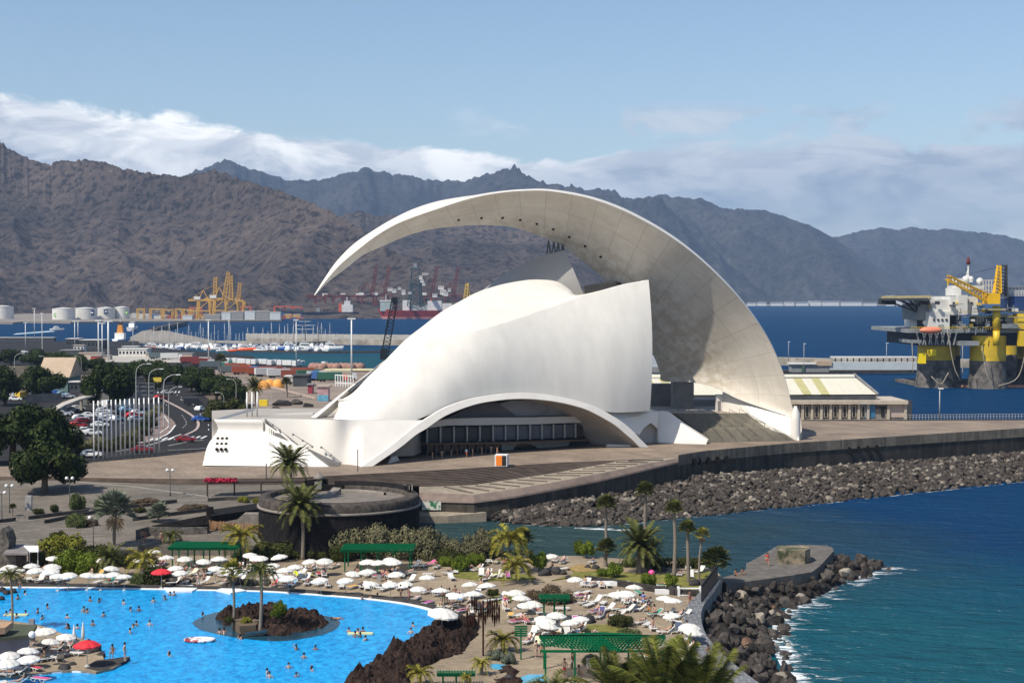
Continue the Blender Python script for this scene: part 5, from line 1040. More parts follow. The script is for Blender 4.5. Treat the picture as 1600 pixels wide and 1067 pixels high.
for me in RM: me.materials.append(m_rockn)
RM2 = []
for k, mt_ in ((1, m_rockl), (4, m_rockb), (7, m_rockl)): c = RM[k].copy(); c.materials.clear(); c.materials.append(mt_); RM2.append(c)
CREST = [(1130, 912, 2.2), (1110, 938, 2.6), (1101, 955, 2.7), (1100, 975, 2.7), (1110, 996, 2.7), (1130, 1018, 2.7), (1158, 1042, 2.7), (1190, 1066, 2.7), (1230, 1100, 2.7)]
WATER = [(1398, 886, 0), (1376, 899, 0), (1345, 905, 0), (1316, 912, 0), (1300, 930, 0), (1262, 943, 0), (1245, 955, 0), (1228, 975, 0), (1226, 1000, 0), (1234, 1024, 0), (1248, 1050, 0), (1268, 1080, 0), (1290, 1110, 0)]
CR2 = [(1306, 862, 1.2), (1302, 870, 1.6), (1283, 893, 2.0), (1270, 899, 2.2), (1190, 912, 2.2), (1140, 917, 2.3), (1112, 940, 2.6), (1102, 958, 2.7), (1104, 985, 2.7), (1124, 1014, 2.7), (1158, 1044, 2.7), (1200, 1076, 2.7), (1236, 1106, 2.7)]
ca = linear([P(*e) for e in CR2], 60); wa = linear([P(*e) for e in WATER], 60)
seabed = MB().grid([[a+Vector((0, 0, -.8)), a.lerp(b, .5)+Vector((0, 0, -.5)), b+Vector((0, 0, -.8))] for a, b in zip(ca, wa)]); struct(seabed, 'rubble_ground', m_rockn)
rn = random.Random(5); spots = []
for k in range(1150):
    i = rn.random()*59; t = rn.random()**.9*1.04; j = int(i); a = ca[j].lerp(ca[min(j+1, 59)], i-j); b = wa[j].lerp(wa[min(j+1, 59)], i-j); p = a.lerp(b, t)
    wdt = (b-a).length
    if rn.random() > wdt/26: continue
    p.z += -.35+.35*math.sin(math.pi*t)+rn.uniform(-.2, .25); s = rn.choice([rn.uniform(.35, .7), rn.uniform(.6, 1.05)]); spots.append((p, s, rn.random()))
spots.sort(key=lambda q: -q[1]/q[0].y); print('riprap spots', len(spots))
stuff = MB(); stuffl = MB(); stuffn = MB()
def stuff_rock(mb, p, s, r):
    vs, fs = RMV[int(r*9.99)]; m_ = Matrix.Translation(p) @ Matrix.Rotation(r*37, 4, 'Z') @ Matrix.Rotation(r*91, 4, 'X') @ Matrix.Scale(s, 4); mb.add([m_ @ v for v in vs], fs)
for n, (p, s, r) in enumerate(spots):
    if n < 300:
        pale = r > .93; me = RM2[int(r*1000) % 3] if pale else RM[int(r*9.99)]; o = bpy.data.objects.new('boulder', me); COL.objects.link(o); o.location = p; o.scale = (s, s*rn.uniform(.8, 1.1), s*.85); o.rotation_euler = (rn.random()*6, rn.random()*6, rn.random()*6)
        tag(o, 'pale brownish angular boulder among the dark riprap beside the pier' if pale else 'dark angular boulder in the riprap bank between the pier and the walkway', 'boulder', 'pale boulders by the pier' if pale else 'dark boulders by the pier')
    else: stuff_rock(stuffn, p, s, r)
CA = [(690, 802, .6), (740, 803, .8), (790, 800, 1.2), (850, 788, 1.8), (900, 772, 2.2), (950, 758, 2.4), (1000, 748, 2.5), (1060, 744, 2.6), (1100, 743, 2.6), (1200, 737, 2.6), (1300, 728, 2.6), (1460, 718, 2.6), (1600, 707, 2.6), (1760, 698, 2.6)]
WA = [(690, 809, 0), (760, 812, 0), (800, 818, 0), (860, 822, 0), (930, 823, 0), (980, 818, 0), (1060, 810, 0), (1150, 800, 0), (1250, 791, 0), (1330, 781, 0), (1460, 767, 0), (1600, 752, 0), (1760, 738, 0)]
def at_px(tb, x):
    for (a, b) in zip(tb, tb[1:]):
        if x <= b[0]: f = (x-a[0])/(b[0]-a[0]); return P(x, lerp(a[1], b[1], f), lerp(a[2], b[2], f))
    return P(*tb[-1])
bed = MB().grid([[at_px(CA, x)+Vector((0, 1, .1)), at_px(CA, x).lerp(at_px(WA, x), .5)+Vector((0, 0, -.3)), at_px(WA, x)+Vector((0, 0, -.7))] for x in range(690, 1760, 12)]); struct(bed, 'rubble_ground', m_rock)
brown = MB()
for k in range(7600):
    x = 700+1060*rn.random(); a, b = at_px(CA, x), at_px(WA, x); t = rn.random(); p = a.lerp(b, t)
    if rn.random() > (b-a).length/30*(1 if x > 900 else 1.3)+.15: continue
    p += Vector((rn.uniform(-.6, .6), rn.uniform(-.6, .6), -.25+rn.uniform(-.1, .5)+.4*math.sin(math.pi*t))); s = rn.choice([rn.uniform(.3, .55), rn.uniform(.45, .8), rn.uniform(.55, 1.0)])*(.8 if x < 800 else 1)
    q = rn.random(); u = .13 if t < .5 else .03; stuff_rock(stuffl if q < u else brown if q < u+.09 else stuff, p, s, rn.random())
stuffn.build('riprap', m_rockn, kind='stuff', label='smaller dark boulders filling the bank by the pier', cat='boulders'); stuff.build('riprap', m_rock, kind='stuff', label='dark volcanic boulders heaped along the sea wall', cat='boulders'); stuffl.build('riprap', m_rockl, kind='stuff', label='scattered pale boulders in the bank under the sea wall', cat='boulders'); brown.build('riprap', M('warm_riprap_rock', (.15, .125, .105), .9, .3, .9, .04, 5), kind='stuff', label='brown boulders in the bank under the sea wall', cat='boulders')
def foam(line_, w0, w1, name, seed, thr=.56):
    m = bpy.data.materials.new('sea_foam'); m.use_nodes = True; n = m.node_tree.nodes; l = m.node_tree.links; b = n['Principled BSDF']; b.inputs['Base Color'].default_value = (.75, .80, .82, 1); b.inputs['Roughness'].default_value = .7
    t = n.new('ShaderNodeTexCoord'); mp = n.new('ShaderNodeMapping'); mp.inputs['Scale'].default_value = (.5, 1.1, 1); l.new(t.outputs['Object'], mp.inputs[0]); a = n.new('ShaderNodeTexNoise'); a.inputs['Scale'].default_value = .55; a.inputs['Detail'].default_value = 9; a.inputs['Roughness'].default_value = .72; a.inputs['Distortion'].default_value = 1.2; l.new(mp.outputs[0], a.inputs['Vector'])
    uv = n.new('ShaderNodeUVMap'); uv.uv_map = 'uv'; s = n.new('ShaderNodeSeparateXYZ'); l.new(uv.outputs[0], s.inputs[0])
    f = n.new('ShaderNodeMath'); f.operation = 'MULTIPLY_ADD'; l.new(s.outputs[1], f.inputs[0]); f.inputs[1].default_value = -.22; l.new(a.outputs[0], f.inputs[2])
    r = n.new('ShaderNodeValToRGB'); l.new(f.outputs[0], r.inputs[0]); r.color_ramp.elements[0].position = thr-.10; r.color_ramp.elements[0].color = (0, 0, 0, 1); r.color_ramp.elements[1].position = thr+.02; r.color_ramp.elements[1].color = (1, 1, 1, 1); l.new(r.outputs[0], b.inputs['Alpha'])
    rows = []; uvs = []
    for i, p in enumerate(line_):
        d = line_[min(i+1, len(line_)-1)]-line_[max(0, i-1)]; q = Vector((d.y, -d.x, 0)).normalized(); ww = w1*(.6+.8*abs(noise.noise(Vector((i*.13, seed, 0)))*2))
        rows.append([Vector((p.x, p.y, .03))+q*lerp(w0, ww, k/4) for k in range(5)]); uvs += [(i, k/4) for k in range(5)]
    me = MB().grid(rows).mesh(name, m); ul = me.uv_layers.new(name='uv')
    for lp in me.loops: ul.data[lp.index].uv = uvs[lp.vertex_index]
    o = bpy.data.objects.new(name, me); COL.objects.link(o); o['kind'] = 'stuff'; return o
wl = linear([P(*e) for e in WATER], 120); foam(wl[::-1], -1.5, 5.5, 'sea_foam', 1, .535)
foam([at_px(WA, x) for x in range(1760, 700, -8)], -.8, 1.4, 'sea_foam', 4, .60)
foam([P(x, y, 0) for x, y in ((990, 828), (960, 827), (930, 826), (900, 824))][::1], -1, 3, 'sea_foam', 7, .50)
foam([P(x, y, 0) for x, y in ((745, 814), (725, 811), (705, 811), (690, 811), (675, 811))], -.5, 3, 'sea_foam', 9, .46)
# ============================================================ lava rock outcrops round the pool: one jagged mass each
def outcrop(name, poly, h, seed, label, base=3.0, step=.22, edge=1.0):
    pts = [P(x, y, base) for x, y in poly]; x0, x1 = min(p.x for p in pts), max(p.x for p in pts); y0, y1 = min(p.y for p in pts), max(p.y for p in pts)
    def inside(x, y):
        c = False; dmin = 1e9
        for a, b in zip(pts, pts[1:]+pts[:1]):
            if (a.y > y) != (b.y > y) and x < (b.x-a.x)*(y-a.y)/(b.y-a.y)+a.x: c = not c
            ab = Vector((b.x-a.x, b.y-a.y)); t = max(0, min(1, Vector((x-a.x, y-a.y)).dot(ab)/max(ab.length_squared, 1e-9))); dmin = min(dmin, (Vector((x-a.x, y-a.y))-ab*t).length)
        return dmin if c else -dmin
    nx, ny = int((x1-x0)/step)+2, int((y1-y0)/step)+2; g = {}; mb = MB()
    for j in range(ny):
        for i in range(nx):
            x, y = x0+i*step, y0+j*step; d = inside(x, y)
            if d < -step: continue
            q = Vector((x, y, seed)); v = noise.voronoi(Vector((q.x, q.y, seed*3))*.62)[0]; v2 = noise.voronoi(Vector((q.x, q.y, seed*5))*1.5)[0]
            z = min(1, max(0, d)/edge)**.6*h*(.15+.62*max(0, 1-v[0]*1.1)+.50*max(0, 1-v2[0]*1.1)+.7*noise.noise(q*.35)+.28*noise.noise(q*3.1))
            g[i, j] = len(mb.v); mb.v.append((x+noise.noise(q*3)*.15, y+noise.noise(q*3+Vector((9, 0, 0)))*.15, base-.25+max(0, z) if d > 0 else base-.6))
    for (i, j), a in g.items():
        if (i+1, j) in g and (i, j+1) in g and (i+1, j+1) in g: mb.f.append((a, g[i+1, j], g[i+1, j+1], g[i, j+1])); mb.sm.append(False)
    return mb.build(name, m_lava, label=label, cat='lava rocks')
outcrop('lava_outcrop', [(530, 1075), (548, 1052), (580, 1040), (602, 1024), (620, 1018), (640, 1000), (662, 990), (672, 980), (700, 974), (722, 972), (748, 975), (752, 990), (735, 1003), (728, 1020), (712, 1025), (690, 1030), (668, 1042), (655, 1052), (640, 1062), (650, 1080)], 1.7, 1, 'jagged brown-black lava rocks sloping down along the right side of the pool')
outcrop('lava_outcrop', [(778, 1036), (800, 1032), (816, 1048), (822, 1070), (770, 1080), (765, 1055)], .8, 6, 'small heap of dark lava rock beside the plunge pool')
ISL = [(336, 968), (342, 960), (360, 956), (400, 955), (440, 957), (480, 960), (508, 966), (518, 975), (508, 984), (480, 991), (440, 996), (400, 993), (360, 986), (342, 978)]
outcrop('lava_island', ISL, 1.5, 3, 'rocky lava island with two slim palms in the middle of the pool', base=2.9, edge=1.2)
MB().poly([P(x, y, 3.03) for x, y in [tuple(v)[:2] for v in catmull([(x, y, 0) for x, y in [(300, 972), (312, 965), (345, 955), (420, 952), (500, 960), (530, 970), (528, 980), (500, 992), (440, 1001), (380, 997), (340, 990), (310, 982), (300, 972)]], 60)][:-1]]).build('shallow_rock_shelf', M('wet_shelf', (.012, .05, .075), .2, .4, 1.2, .03, 4), kind='structure')
for i, (x, y, r, tp_, k_) in enumerate(((372, 968, 9, 955, 'red'), (385, 972, 8, 962, 'yellow'), (358, 972, 7, 960, 'olive'), (437, 962, 11, 930, 'bright'), (430, 966, 8, 948, 'bright'))):
    if k_ in BU: put_tree(BU[k_], x, y, 3.9, r, tp_, label='%s growing among the lava rocks of the pool island' % ('', 'yellowish low shrub', 'dark low shrub', 'tall leafy green shrub', 'smaller leafy green shrub')[i], cat='bush', group='shrubs of the pool island')
ip = MB().slab([P(x, y, 3.9) for x, y in ((362, 968), (385, 964), (405, 968), (400, 976), (375, 978))], .9); struct(ip, 'earth_ground', MATS['verge_ground'])
wfp = MB().grid([[P(385, 988, 3.5), P(418, 983, 3.8)], [P(382, 992, 3.1), P(416, 990, 3.1)]], smooth=False); struct(wfp, 'pool_cascade', M('cascade_paint', (.15, .50, .72), .3, .2, 2, col2=(.75, .8, .82)))
RR = [(98, 915, 7, 'long dark'), (3, 924, 7, ''), (10, 928, 7, ''), (20, 926, 7, ''), (2, 937, 6, ''), (262, 911, 6, ''), (274, 912, 9, ''), (291, 910, 8, ''), (305, 909, 7, ''), (352, 916, 5, ''), (362, 911, 11, ''), (372, 912, 10, ''), (385, 913, 10, ''), (396, 914, 9, ''), (418, 914, 8, ''), (320, 893, 4, ''),
      (705, 968, 10, ''), (716, 966, 9, ''), (607, 899, 9, ''), (846, 899, 6, ''), (854, 898, 10, ''), (870, 896, 10, ''), (880, 897, 6, ''), (930, 890, 8, ''), (918, 888, 6, ''), (979, 882, 7, ''), (920, 972, 12, ''), (888, 904, 6, ''), (1060, 928, 9, ''), (1085, 915, 10, ''), (1098, 914, 9, ''), (1049, 922, 7, ''), (712, 888, 7, ''), (725, 884, 10, ''), (694, 901, 0, ''), (1035, 892, 7, ''), (800, 897, 5, ''),
      (100, 1048, 12, ''), (113, 1042, 8, ''), (148, 1020, 13, ''), (158, 1026, 8, ''), (138, 1003, 5, ''), (628, 1020, 7, ''), (603, 1030, 6, ''), (582, 1042, 8, ''), (662, 990, 6, ''), (650, 1004, 9, ''), (796, 1062, 9, '')]
RO = [round_rock(s) for s in range(5)]; lst = []
for i, (x, y, r, _) in enumerate(RR):
    if not r: continue
    b = P(x, y, 3); s = r*b.y/F; o = bpy.data.objects.new('boulder', RO[i % 5]); COL.objects.link(o); o.location = b+Vector((0, 0, s*.3)); o.scale = (s, s*.8, s*1.1); o.rotation_euler.z = i; tag(o, None, 'boulder', 'rounded boulders round the pool'); lst.append(o)
number([o for o in lst if o.location.y > 180], 'rounded dark boulder by the sunbathing deck, {} from the left'); number([o for o in lst if o.location.y <= 180], 'rounded dark boulder in the near half of the pool park, {} from the left')
MB().slab([P(x, y, 3.2) for x, y in ((256, 917), (270, 914), (300, 913), (308, 918), (300, 923), (262, 924))], .3).build('cascade_ledge', m_wt, kind='structure'); MB().slab([P(x, y, 3.2) for x, y in ((338, 921), (350, 917), (372, 918), (385, 922), (360, 926))], .3).build('cascade_ledge', m_wt, kind='structure')
# ============================================================ parasols
m_cv = M('parasol_canvas', (.66, .635, .58), .8, .05, 2, orand=.06); m_cvr = M('red_parasol_canvas', (.62, .02, .03), .7, .1, 2); m_pole = M('parasol_pole', (.45, .44, .42), .4, .1, 3); m_base = M('parasol_base', (.42, .41, .39), .7, .1, 3)
def parasol(mat, open_=True):
    t = empty('parasol'); mb = MB()
    if open_:
        n = 8; ap = Vector((0, 0, 2.42)); rim, rim2, mid = [], [], []
        for j in range(n*4):
            a = 2*math.pi*j/(n*4); f = abs(math.cos(n*a/2)); r = 1.22*(.93+.07*f); mid.append(Vector((.62*r*math.cos(a), .62*r*math.sin(a), 2.24-.02*(1-f)))); rim.append(Vector((r*math.cos(a), r*math.sin(a), 1.98-.05*(1-f)))); rim2.append(Vector((r*1.01*math.cos(a), r*1.01*math.sin(a), 1.80+.05*abs(math.sin(n*a)))))
        mb.grid([[ap]*(n*4), mid, rim, rim2], smooth=False, closed=True); mb.build('canopy', mat, t)
        MB().tube([(0, 0, 2.40), (0, 0, 2.56)], .035, 5).build('finial', m_pole, t)
        for j in range(8): a = math.pi*2*j/8; MB().beam((0, 0, 2.1), (1.1*math.cos(a), 1.1*math.sin(a), 1.97), .02).build('rib', m_pole, t) if j % 2 == 0 else None
    else: mb.lathe([(.04, 2.5), (.09, 2.2), (.17, 1.5), (.20, .95), (.12, .8), (.05, .75)], n=10); mb.build('canopy', mat, t)
    MB().tube([(0, 0, 0), (0, 0, 2.4)], .028, 6).build('pole', m_pole, t); MB().lathe([(.28, 0), (.28, .10), (.10, .16), (.05, .3)], n=12).build('base', m_base, t); return proto(t)
PW, PR, PC = parasol(m_cv), parasol(m_cvr), parasol(m_cv, False)
UM = {'below the gate house': [(2, 886), (16, 881), (29, 886), (49, 878), (57, 886), (81, 867), (81, 880), (80, 887)], 'in the left row at the pool edge': [(90, 895), (107, 894), (136, 894), (157, 894), (177, 893), (194, 894)], 'near the small palms on the left': [(160, 871), (172, 882), (222, 867), (240, 857)],
 'before the left pergola': [(260, 867), (289, 867), (317, 870), (342, 869)], 'in the second row before the left pergola': [(336, 883), (360, 882), (354, 888), (376, 889), (275, 883), (282, 888)], 'between the left pergola and tall palm': [(390, 863), (402, 865), (407, 866), (439, 866), (427, 877), (461, 880), (445, 886), (436, 893), (451, 899)],
 'between the tall palm and long pergola': [(486, 871), (507, 872), (502, 901), (541, 901), (550, 889)], 'around the long central pergola': [(575, 872), (592, 873), (609, 869), (615, 874), (575, 890), (620, 890)], 'along the pool edge at right': [(579, 906), (610, 907), (633, 906), (653, 913), (667, 896), (688, 917), (707, 922), (717, 926), (740, 924), (735, 907)],
 'left of the small pergola': [(762, 910), (806, 921), (813, 930), (820, 939), (831, 938)], 'below the small pergola': [(868, 955), (848, 958), (854, 965), (855, 971), (907, 959), (892, 966)], 'on the right terrace': [(899, 898), (862, 863), (990, 911), (962, 922), (978, 923), (1038, 929), (1052, 933), (1052, 954)],
 'beside the walkway': [(1076, 974), (1080, 980), (1016, 989), (1021, 997), (1078, 1021), (910, 1064)], 'on the left peninsula': [(49, 976), (72, 981), (102, 986), (75, 994), (14, 1015), (41, 1009), (46, 1023), (11, 1029)]}
UALL = []
for zone, ps in UM.items():
    os_ = []
    for x, y in ps:
        z = 3.25 if 'peninsula' in zone else 3.0; b = P(x, y, z+2.15); b.z = z; o = place(PW, b, random.random()*6, random.uniform(.80, .93), cat='parasol', group='white parasols by the pool', rx=random.uniform(-.12, .12), ry=random.uniform(-.12, .12)); os_.append(o); UALL.append((o, zone))
    number(os_, 'white parasol '+zone+', {} from left')
b = P(687, 975, 3.9); b.z = 2.4; place(PW, b, .4, 1.35, 'big white parasol leaning low over the water at the lava rocks', 'parasol', rx=.12, ry=.1)
b = P(252, 892, 5.1); b.z = 3; place(PR, b, .2, 1, 'red parasol on the pool lawn by the clipped hedge', 'parasol'); b = P(136, 1006, 5.4); b.z = 3.25; place(PR, b, .2, 1.05, 'red parasol on the peninsula by the dark boulder', 'parasol')
for x, y, l in ((116, 1015, 'folded white parasol, shorter one on the peninsula'), (130, 1010, 'folded white parasol, taller one on the peninsula')): b = P(x, y, 3.25); place(PC, b, 0, 1, l, 'parasol')
# ============================================================ sun loungers
m_pl = M('lounger_plastic', (.62, .60, .56), .45, .05, 2); m_cush = M('lounger_towel', (.8, .8, .8), .9, .2, 3, obcol=True)
def lounger(up):
    t = empty('sun_lounger'); n = 9; pts = []
    for i in range(n):
        y = -.95+1.9*i/(n-1); z = .34 if y < .3 else .34+(y-.3)*math.tan(up)*(1 if up else 0); pts.append((y, z))
    mb = MB(); mb.grid([[Vector((-.30, y, z)), Vector((.30, y, z))] for y, z in pts], smooth=False); mb.grid([[Vector((-.30, y, z-.05)), Vector((.30, y, z-.05))] for y, z in pts], smooth=False); mb.build('seat', m_pl, t)
    for s in (-.32, .32):
        fr = MB(); fr.tube([(s, y, z-.02) for y, z in pts], .035, 5); fr.build('side_rail', m_pl, t)
        for y in (-.62, .38): MB().tube([(s, y-.28, .3), (s, y-.16, .05), (s, y+.16, .05), (s, y+.28, .3)], .03, 5).build('leg', m_pl, t)
    return t
def towel(t, up):
    mb = MB(); pts = [(-.8+1.65*i/8) for i in range(9)]; mb.grid([[Vector((-.27, y, .375+(max(0, y-.3)*math.tan(up)))), Vector((.27, y, .375+(max(0, y-.3)*math.tan(up))))] for y in pts], smooth=False); mb.build('towel', m_cush, t); return t
LG = [proto(lounger(0)), proto(lounger(.75))]; LGT = [proto(towel(lounger(0), 0)), proto(towel(lounger(.6), .6))]
TC = [(.75, .72, .45), (.05, .25, .55), (.55, .05, .08), (.7, .7, .7), (.8, .45, .1), (.05, .3, .2), (.65, .68, .1), (.5, .1, .35), (.3, .5, .7), (.75, .55, .5), (.08, .08, .2), (.7, .1, .3)]
# ============================================================ people
SK = [(.42, .24, .16), (.34, .18, .115), (.50, .31, .22), (.25, .13, .085), (.55, .36, .27)]
m_skin = M('skin', (.40, .23, .16), .6, .08, 6, obcol=True); m_hair = M('hair', (.03, .02, .015), .6, .3, 8, orand=.5); m_wear = M('swimwear', (.5, .5, .5), .8, .15, 6, obcol=True)
def skin_mesh(name, verts, edges, mat, sub=1, root=0):
    me = bpy.data.meshes.new(name); me.from_pydata([v[:3] for v in verts], edges, []); o = bpy.data.objects.new(name, me); COL.objects.link(o)
    sm = o.modifiers.new('s', 'SKIN'); sm.use_smooth_shade = True; o.modifiers.new('d', 'SUBSURF').levels = sub
    sk = me.skin_vertices[0].data if me.skin_vertices else None
    if sk is None: bpy.context.view_layer.objects.active = o; bpy.ops.object.skin_root_mark; sk = me.skin_vertices[0].data
    for i, v in enumerate(verts): sk[i].radius = (v[3], v[3]*(v[4] if len(v) > 4 else 1)); sk[i].use_root = (i == root)
    dg = bpy.context.evaluated_depsgraph_get(); r = bpy.data.meshes.new_from_object(o.evaluated_get(dg)); r.name = name; r.materials.clear(); r.materials.append(mat)
    for p in r.polygons: p.use_smooth = True
    bpy.data.objects.remove(o); return r
def person_proto(J, woman=False, shirt=False, cut=None):
    """J: joints as points. pelvis chest neck head, (L,R) shoulder elbow wrist hip knee ankle toe"""
    V = []; E = []
    def v(p, r, k=1.0): V.append((p[0], p[1], p[2], r, k)); return len(V)-1
    pel = v(J['pelvis'], .125, .8); wst = v(Vector(J['pelvis']).lerp(Vector(J['chest']), .45), .105 if woman else .118, .8); che = v(J['chest'], .135 if woman else .15, .75); nk = v(J['neck'], .055); hd0 = v(Vector(J['neck']).lerp(Vector(J['head']), .55), .075); hd = v(J['head'], .098, 1.1); up = (Vector(J['head'])-Vector(J['neck'])).normalized(); tp_ = v(Vector(J['head'])+up*.09, .07)
    fw_ = Vector(J.get('face', (0, -1, 0))).normalized(); ns = v(Vector(J['head'])+fw_*.115-up*.02, .018); E.append((hd, ns))
    E += [(pel, wst), (wst, che), (che, nk), (nk, hd0), (hd0, hd), (hd, tp_)]
    for s in 'LR':
        sh_, el, wr = v(J['sh'+s], .055), v(J['el'+s], .042), v(J['wr'+s], .028); E += [(che, sh_), (sh_, el), (el, wr)]
        d = (Vector(J['wr'+s])-Vector(J['el'+s])).normalized(); sd_ = d.cross(Vector((.3, .9, .2))).normalized(); pm = v(Vector(J['wr'+s])+d*.07, .035, .5); E.append((wr, pm))
        for k, ln in enumerate((.075, .085, .08, .062)): b_ = Vector(J['wr'+s])+d*(.07+ln)+sd_*(k-1.5)*.022; f1 = v(b_, .009); E.append((pm, f1))
        th = v(Vector(J['wr'+s])+d*.05+sd_*.06, .010); E.append((pm, th))
        hp, kn, an, to = v(J['hip'+s], .085), v(J['kn'+s], .055), v(J['an'+s], .036), v(J['to'+s], .03); E += [(pel, hp), (hp, kn), (kn, an), (an, to)]
        mt_ = Vector(J['kn'+s]).lerp(Vector(J['an'+s]), .35)
    if cut:   # swimmers: only what rises above the water
        keep = [i for i, q in enumerate(V) if q[2] > cut-.35]; mp = {a: b for b, a in enumerate(keep)}; V2 = [V[i] for i in keep]; E2_ = [(mp[a], mp[b]) for a, b in E if a in mp and b in mp]
        used = {i for e in E2_ for i in e}; k2 = sorted(used); mp2 = {a: b for b, a in enumerate(k2)}; V = [V2[i] for i in k2]; E = [(mp2[a], mp2[b]) for a, b in E2_]
        rt = 0
    t = empty('person'); me = skin_mesh('body', V, E, m_skin); b = bpy.data.objects.new('body', me); COL.objects.link(b); b.parent = t
    h = Vector(J['head']); hb_ = MB().ball((0, 0, 0), .125, 10, 7, (1, 1, 1.05)); q = up.to_track_quat('Z', 'Y').to_matrix(); hb_.v = [tuple(q @ Vector(a)+h+up*.045-fw_*.028) for a in hb_.v]
    if woman: hb_.tube([h-fw_*.08+up*.02, h-fw_*.11-up*.12, h-fw_*.08-up*.24], [.07, .07, .03], 7)
    hb_.build('hair', m_hair, t)
    P_ = Vector(J['pelvis'])
    V = []; E = []
    if not cut:
        a = v(P_+(Vector(J['chest'])-P_)*.18, .13, .85); V0 = v(P_, .142, .85); E += [(a, V0)]
        for s in 'LR': hp = v(J['hip'+s], .098); E.append((V0, hp)); k_ = v(Vector(J['hip'+s]).lerp(Vector(J['kn'+s]), .22 if woman else .6), .088 if woman else .078); E.append((hp, k_))
        o = bpy.data.objects.new('shorts' if not woman else 'swimsuit', skin_mesh('shorts', V, E, m_wear, 1, 1)); COL.objects.link(o); o.parent = t
    if shirt or woman:
        V = []; E = []; c = Vector(J['chest']); a = v(P_.lerp(c, .35 if shirt else .8), .135, .85); b_ = v(c, .17 if shirt else .155, .78); E.append((a, b_))
        if shirt:
            e_ = v(c.lerp(Vector(J['neck']), .6), .09); E.append((b_, e_))
            for s in 'LR': q1 = v(J['sh'+s], .07); q2 = v(Vector(J['sh'+s]).lerp(Vector(J['el'+s]), .6), .06); E += [(b_, q1), (q1, q2)]
        if shirt or not cut: o = bpy.data.objects.new('shirt' if shirt else 'bikini_top', skin_mesh('shirt', V, E, m_wear, 1, 1)); COL.objects.link(o); o.parent = t
    return proto(t)
def J_stand(step=0, arms=0, look=(0, -1, 0)):
    J = dict(pelvis=(0, 0, .95), chest=(0, -.01, 1.32), neck=(0, -.01, 1.50), head=(0, -.03, 1.64), face=look)
    for s, k in (('L', 1), ('R', -1)):
        st_ = step*k; J['sh'+s] = (.19*k, 0, 1.42); J['hip'+s] = (.10*k, 0, .90); J['kn'+s] = (.11*k, -.12*st_-.03, .50); J['an'+s] = (.11*k, -.28*st_+.02, .07); J['to'+s] = (.12*k, -.28*st_-.16, .03)
        if arms == 0: J['el'+s] = (.26*k, .05+.1*st_, 1.14); J['wr'+s] = (.25*k, -.10+.16*st_, .90)
        elif arms == 1: J['el'+s] = (.34*k, .02, 1.20); J['wr'+s] = (.16*k, -.10, 1.02)
        elif arms == 2: J['el'+s] = (.33*k, -.05, 1.52 if k > 0 else 1.15); J['wr'+s] = (.22*k, -.12, 1.76 if k > 0 else .92)
    return J
def J_recline(back=.75, kneeup=.0):
    """lying on a lounger, head towards +y, seat at .40"""
    c, s_ = math.cos(back), math.sin(back); P0 = Vector((0, .18, .50)); ax_ = Vector((0, c, s_)); up_ = Vector((0, -s_, c))
    J = dict(pelvis=P0, chest=P0+ax_*.36+up_*.03, neck=P0+ax_*.54+up_*.03, head=P0+ax_*.68+up_*.05, face=(0, -s_, c))
    for s, k in (('L', 1), ('R', -1)):
        J['sh'+s] = P0+ax_*.46+Vector((.19*k, 0, 0)); J['el'+s] = P0+ax_*.20+Vector((.31*k, 0, .02)); J['wr'+s] = P0+Vector((.27*k, -.10, .04)); ku = kneeup if k > 0 else kneeup*.3
        J['hip'+s] = Vector((.10*k, .12, .49)); J['kn'+s] = Vector((.11*k, -.28, .46+ku)); J['an'+s] = Vector((.11*k, -.66+ku*.3, .42)); J['to'+s] = Vector((.12*k, -.76+ku*.3, .52))
    return J
def J_sit(z=.42):
    J = dict(pelvis=(0, .02, z+.12), chest=(0, -.03, z+.48), neck=(0, -.06, z+.66), head=(0, -.10, z+.80), face=(0, -1, -.1))
    for s, k in (('L', 1), ('R', -1)): J['sh'+s] = (.19*k, -.03, z+.58); J['el'+s] = (.25*k, -.12, z+.32); J['wr'+s] = (.14*k, -.34, z+.20); J['hip'+s] = (.10*k, -.02, z+.10); J['kn'+s] = (.14*k, -.44, z+.08); J['an'+s] = (.14*k, -.46, .07 if z > .3 else z+.02-.0); J['to'+s] = (.15*k, -.62, .03 if z > .3 else z+.03)
    if z < .3:
        for s, k in (('L', 1), ('R', -1)): J['kn'+s] = (.14*k, -.34, z+.42); J['an'+s] = (.13*k, -.52, z+.07); J['to'+s] = (.13*k, -.68, z+.03)
    return J
PPL = {'stand': person_proto(J_stand()), 'standw': person_proto(J_stand(0, 1), True), 'walk': person_proto(J_stand(1, 0)), 'walkw': person_proto(J_stand(.9, 0), True), 'shirt': person_proto(J_stand(.8), shirt=True), 'wave': person_proto(J_stand(0, 2)),
       'lie': person_proto(J_recline(.62, .0)), 'lie2': person_proto(J_recline(.62, .26)), 'liew': person_proto(J_recline(.62, .1), True), 'flat': person_proto(J_recline(.05, .2)), 'flatw': person_proto(J_recline(.05, .0), True), 'sit': person_proto(J_sit()), 'sitw': person_proto(J_sit(), True), 'sitg': person_proto(J_sit(.0)),
       'swim': person_proto(J_stand(0, 1), cut=1.1), 'swimw': person_proto(J_stand(0, 2), True, cut=1.1)}
WEAR = [(.02, .03, .12), (.5, .03, .04), (.03, .03, .03), (.05, .25, .5), (.6, .5, .1), (.1, .35, .15), (.6, .6, .6), (.5, .1, .3), (.7, .25, .05)]
def person(kind, loc, rz, label=None, group='people at the pool', skin=None, wear=None, shirt=None, sc=None):
    r = random; return place(PPL[kind], loc, rz, sc or r.uniform(.94, 1.04), label, 'person', group, {'body': skin or r.choice(SK), 'shorts': wear or r.choice(WEAR), 'swimsuit': wear or r.choice(WEAR), 'shirt': shirt or r.choice(WEAR), 'bikini_top': wear or r.choice(WEAR)})
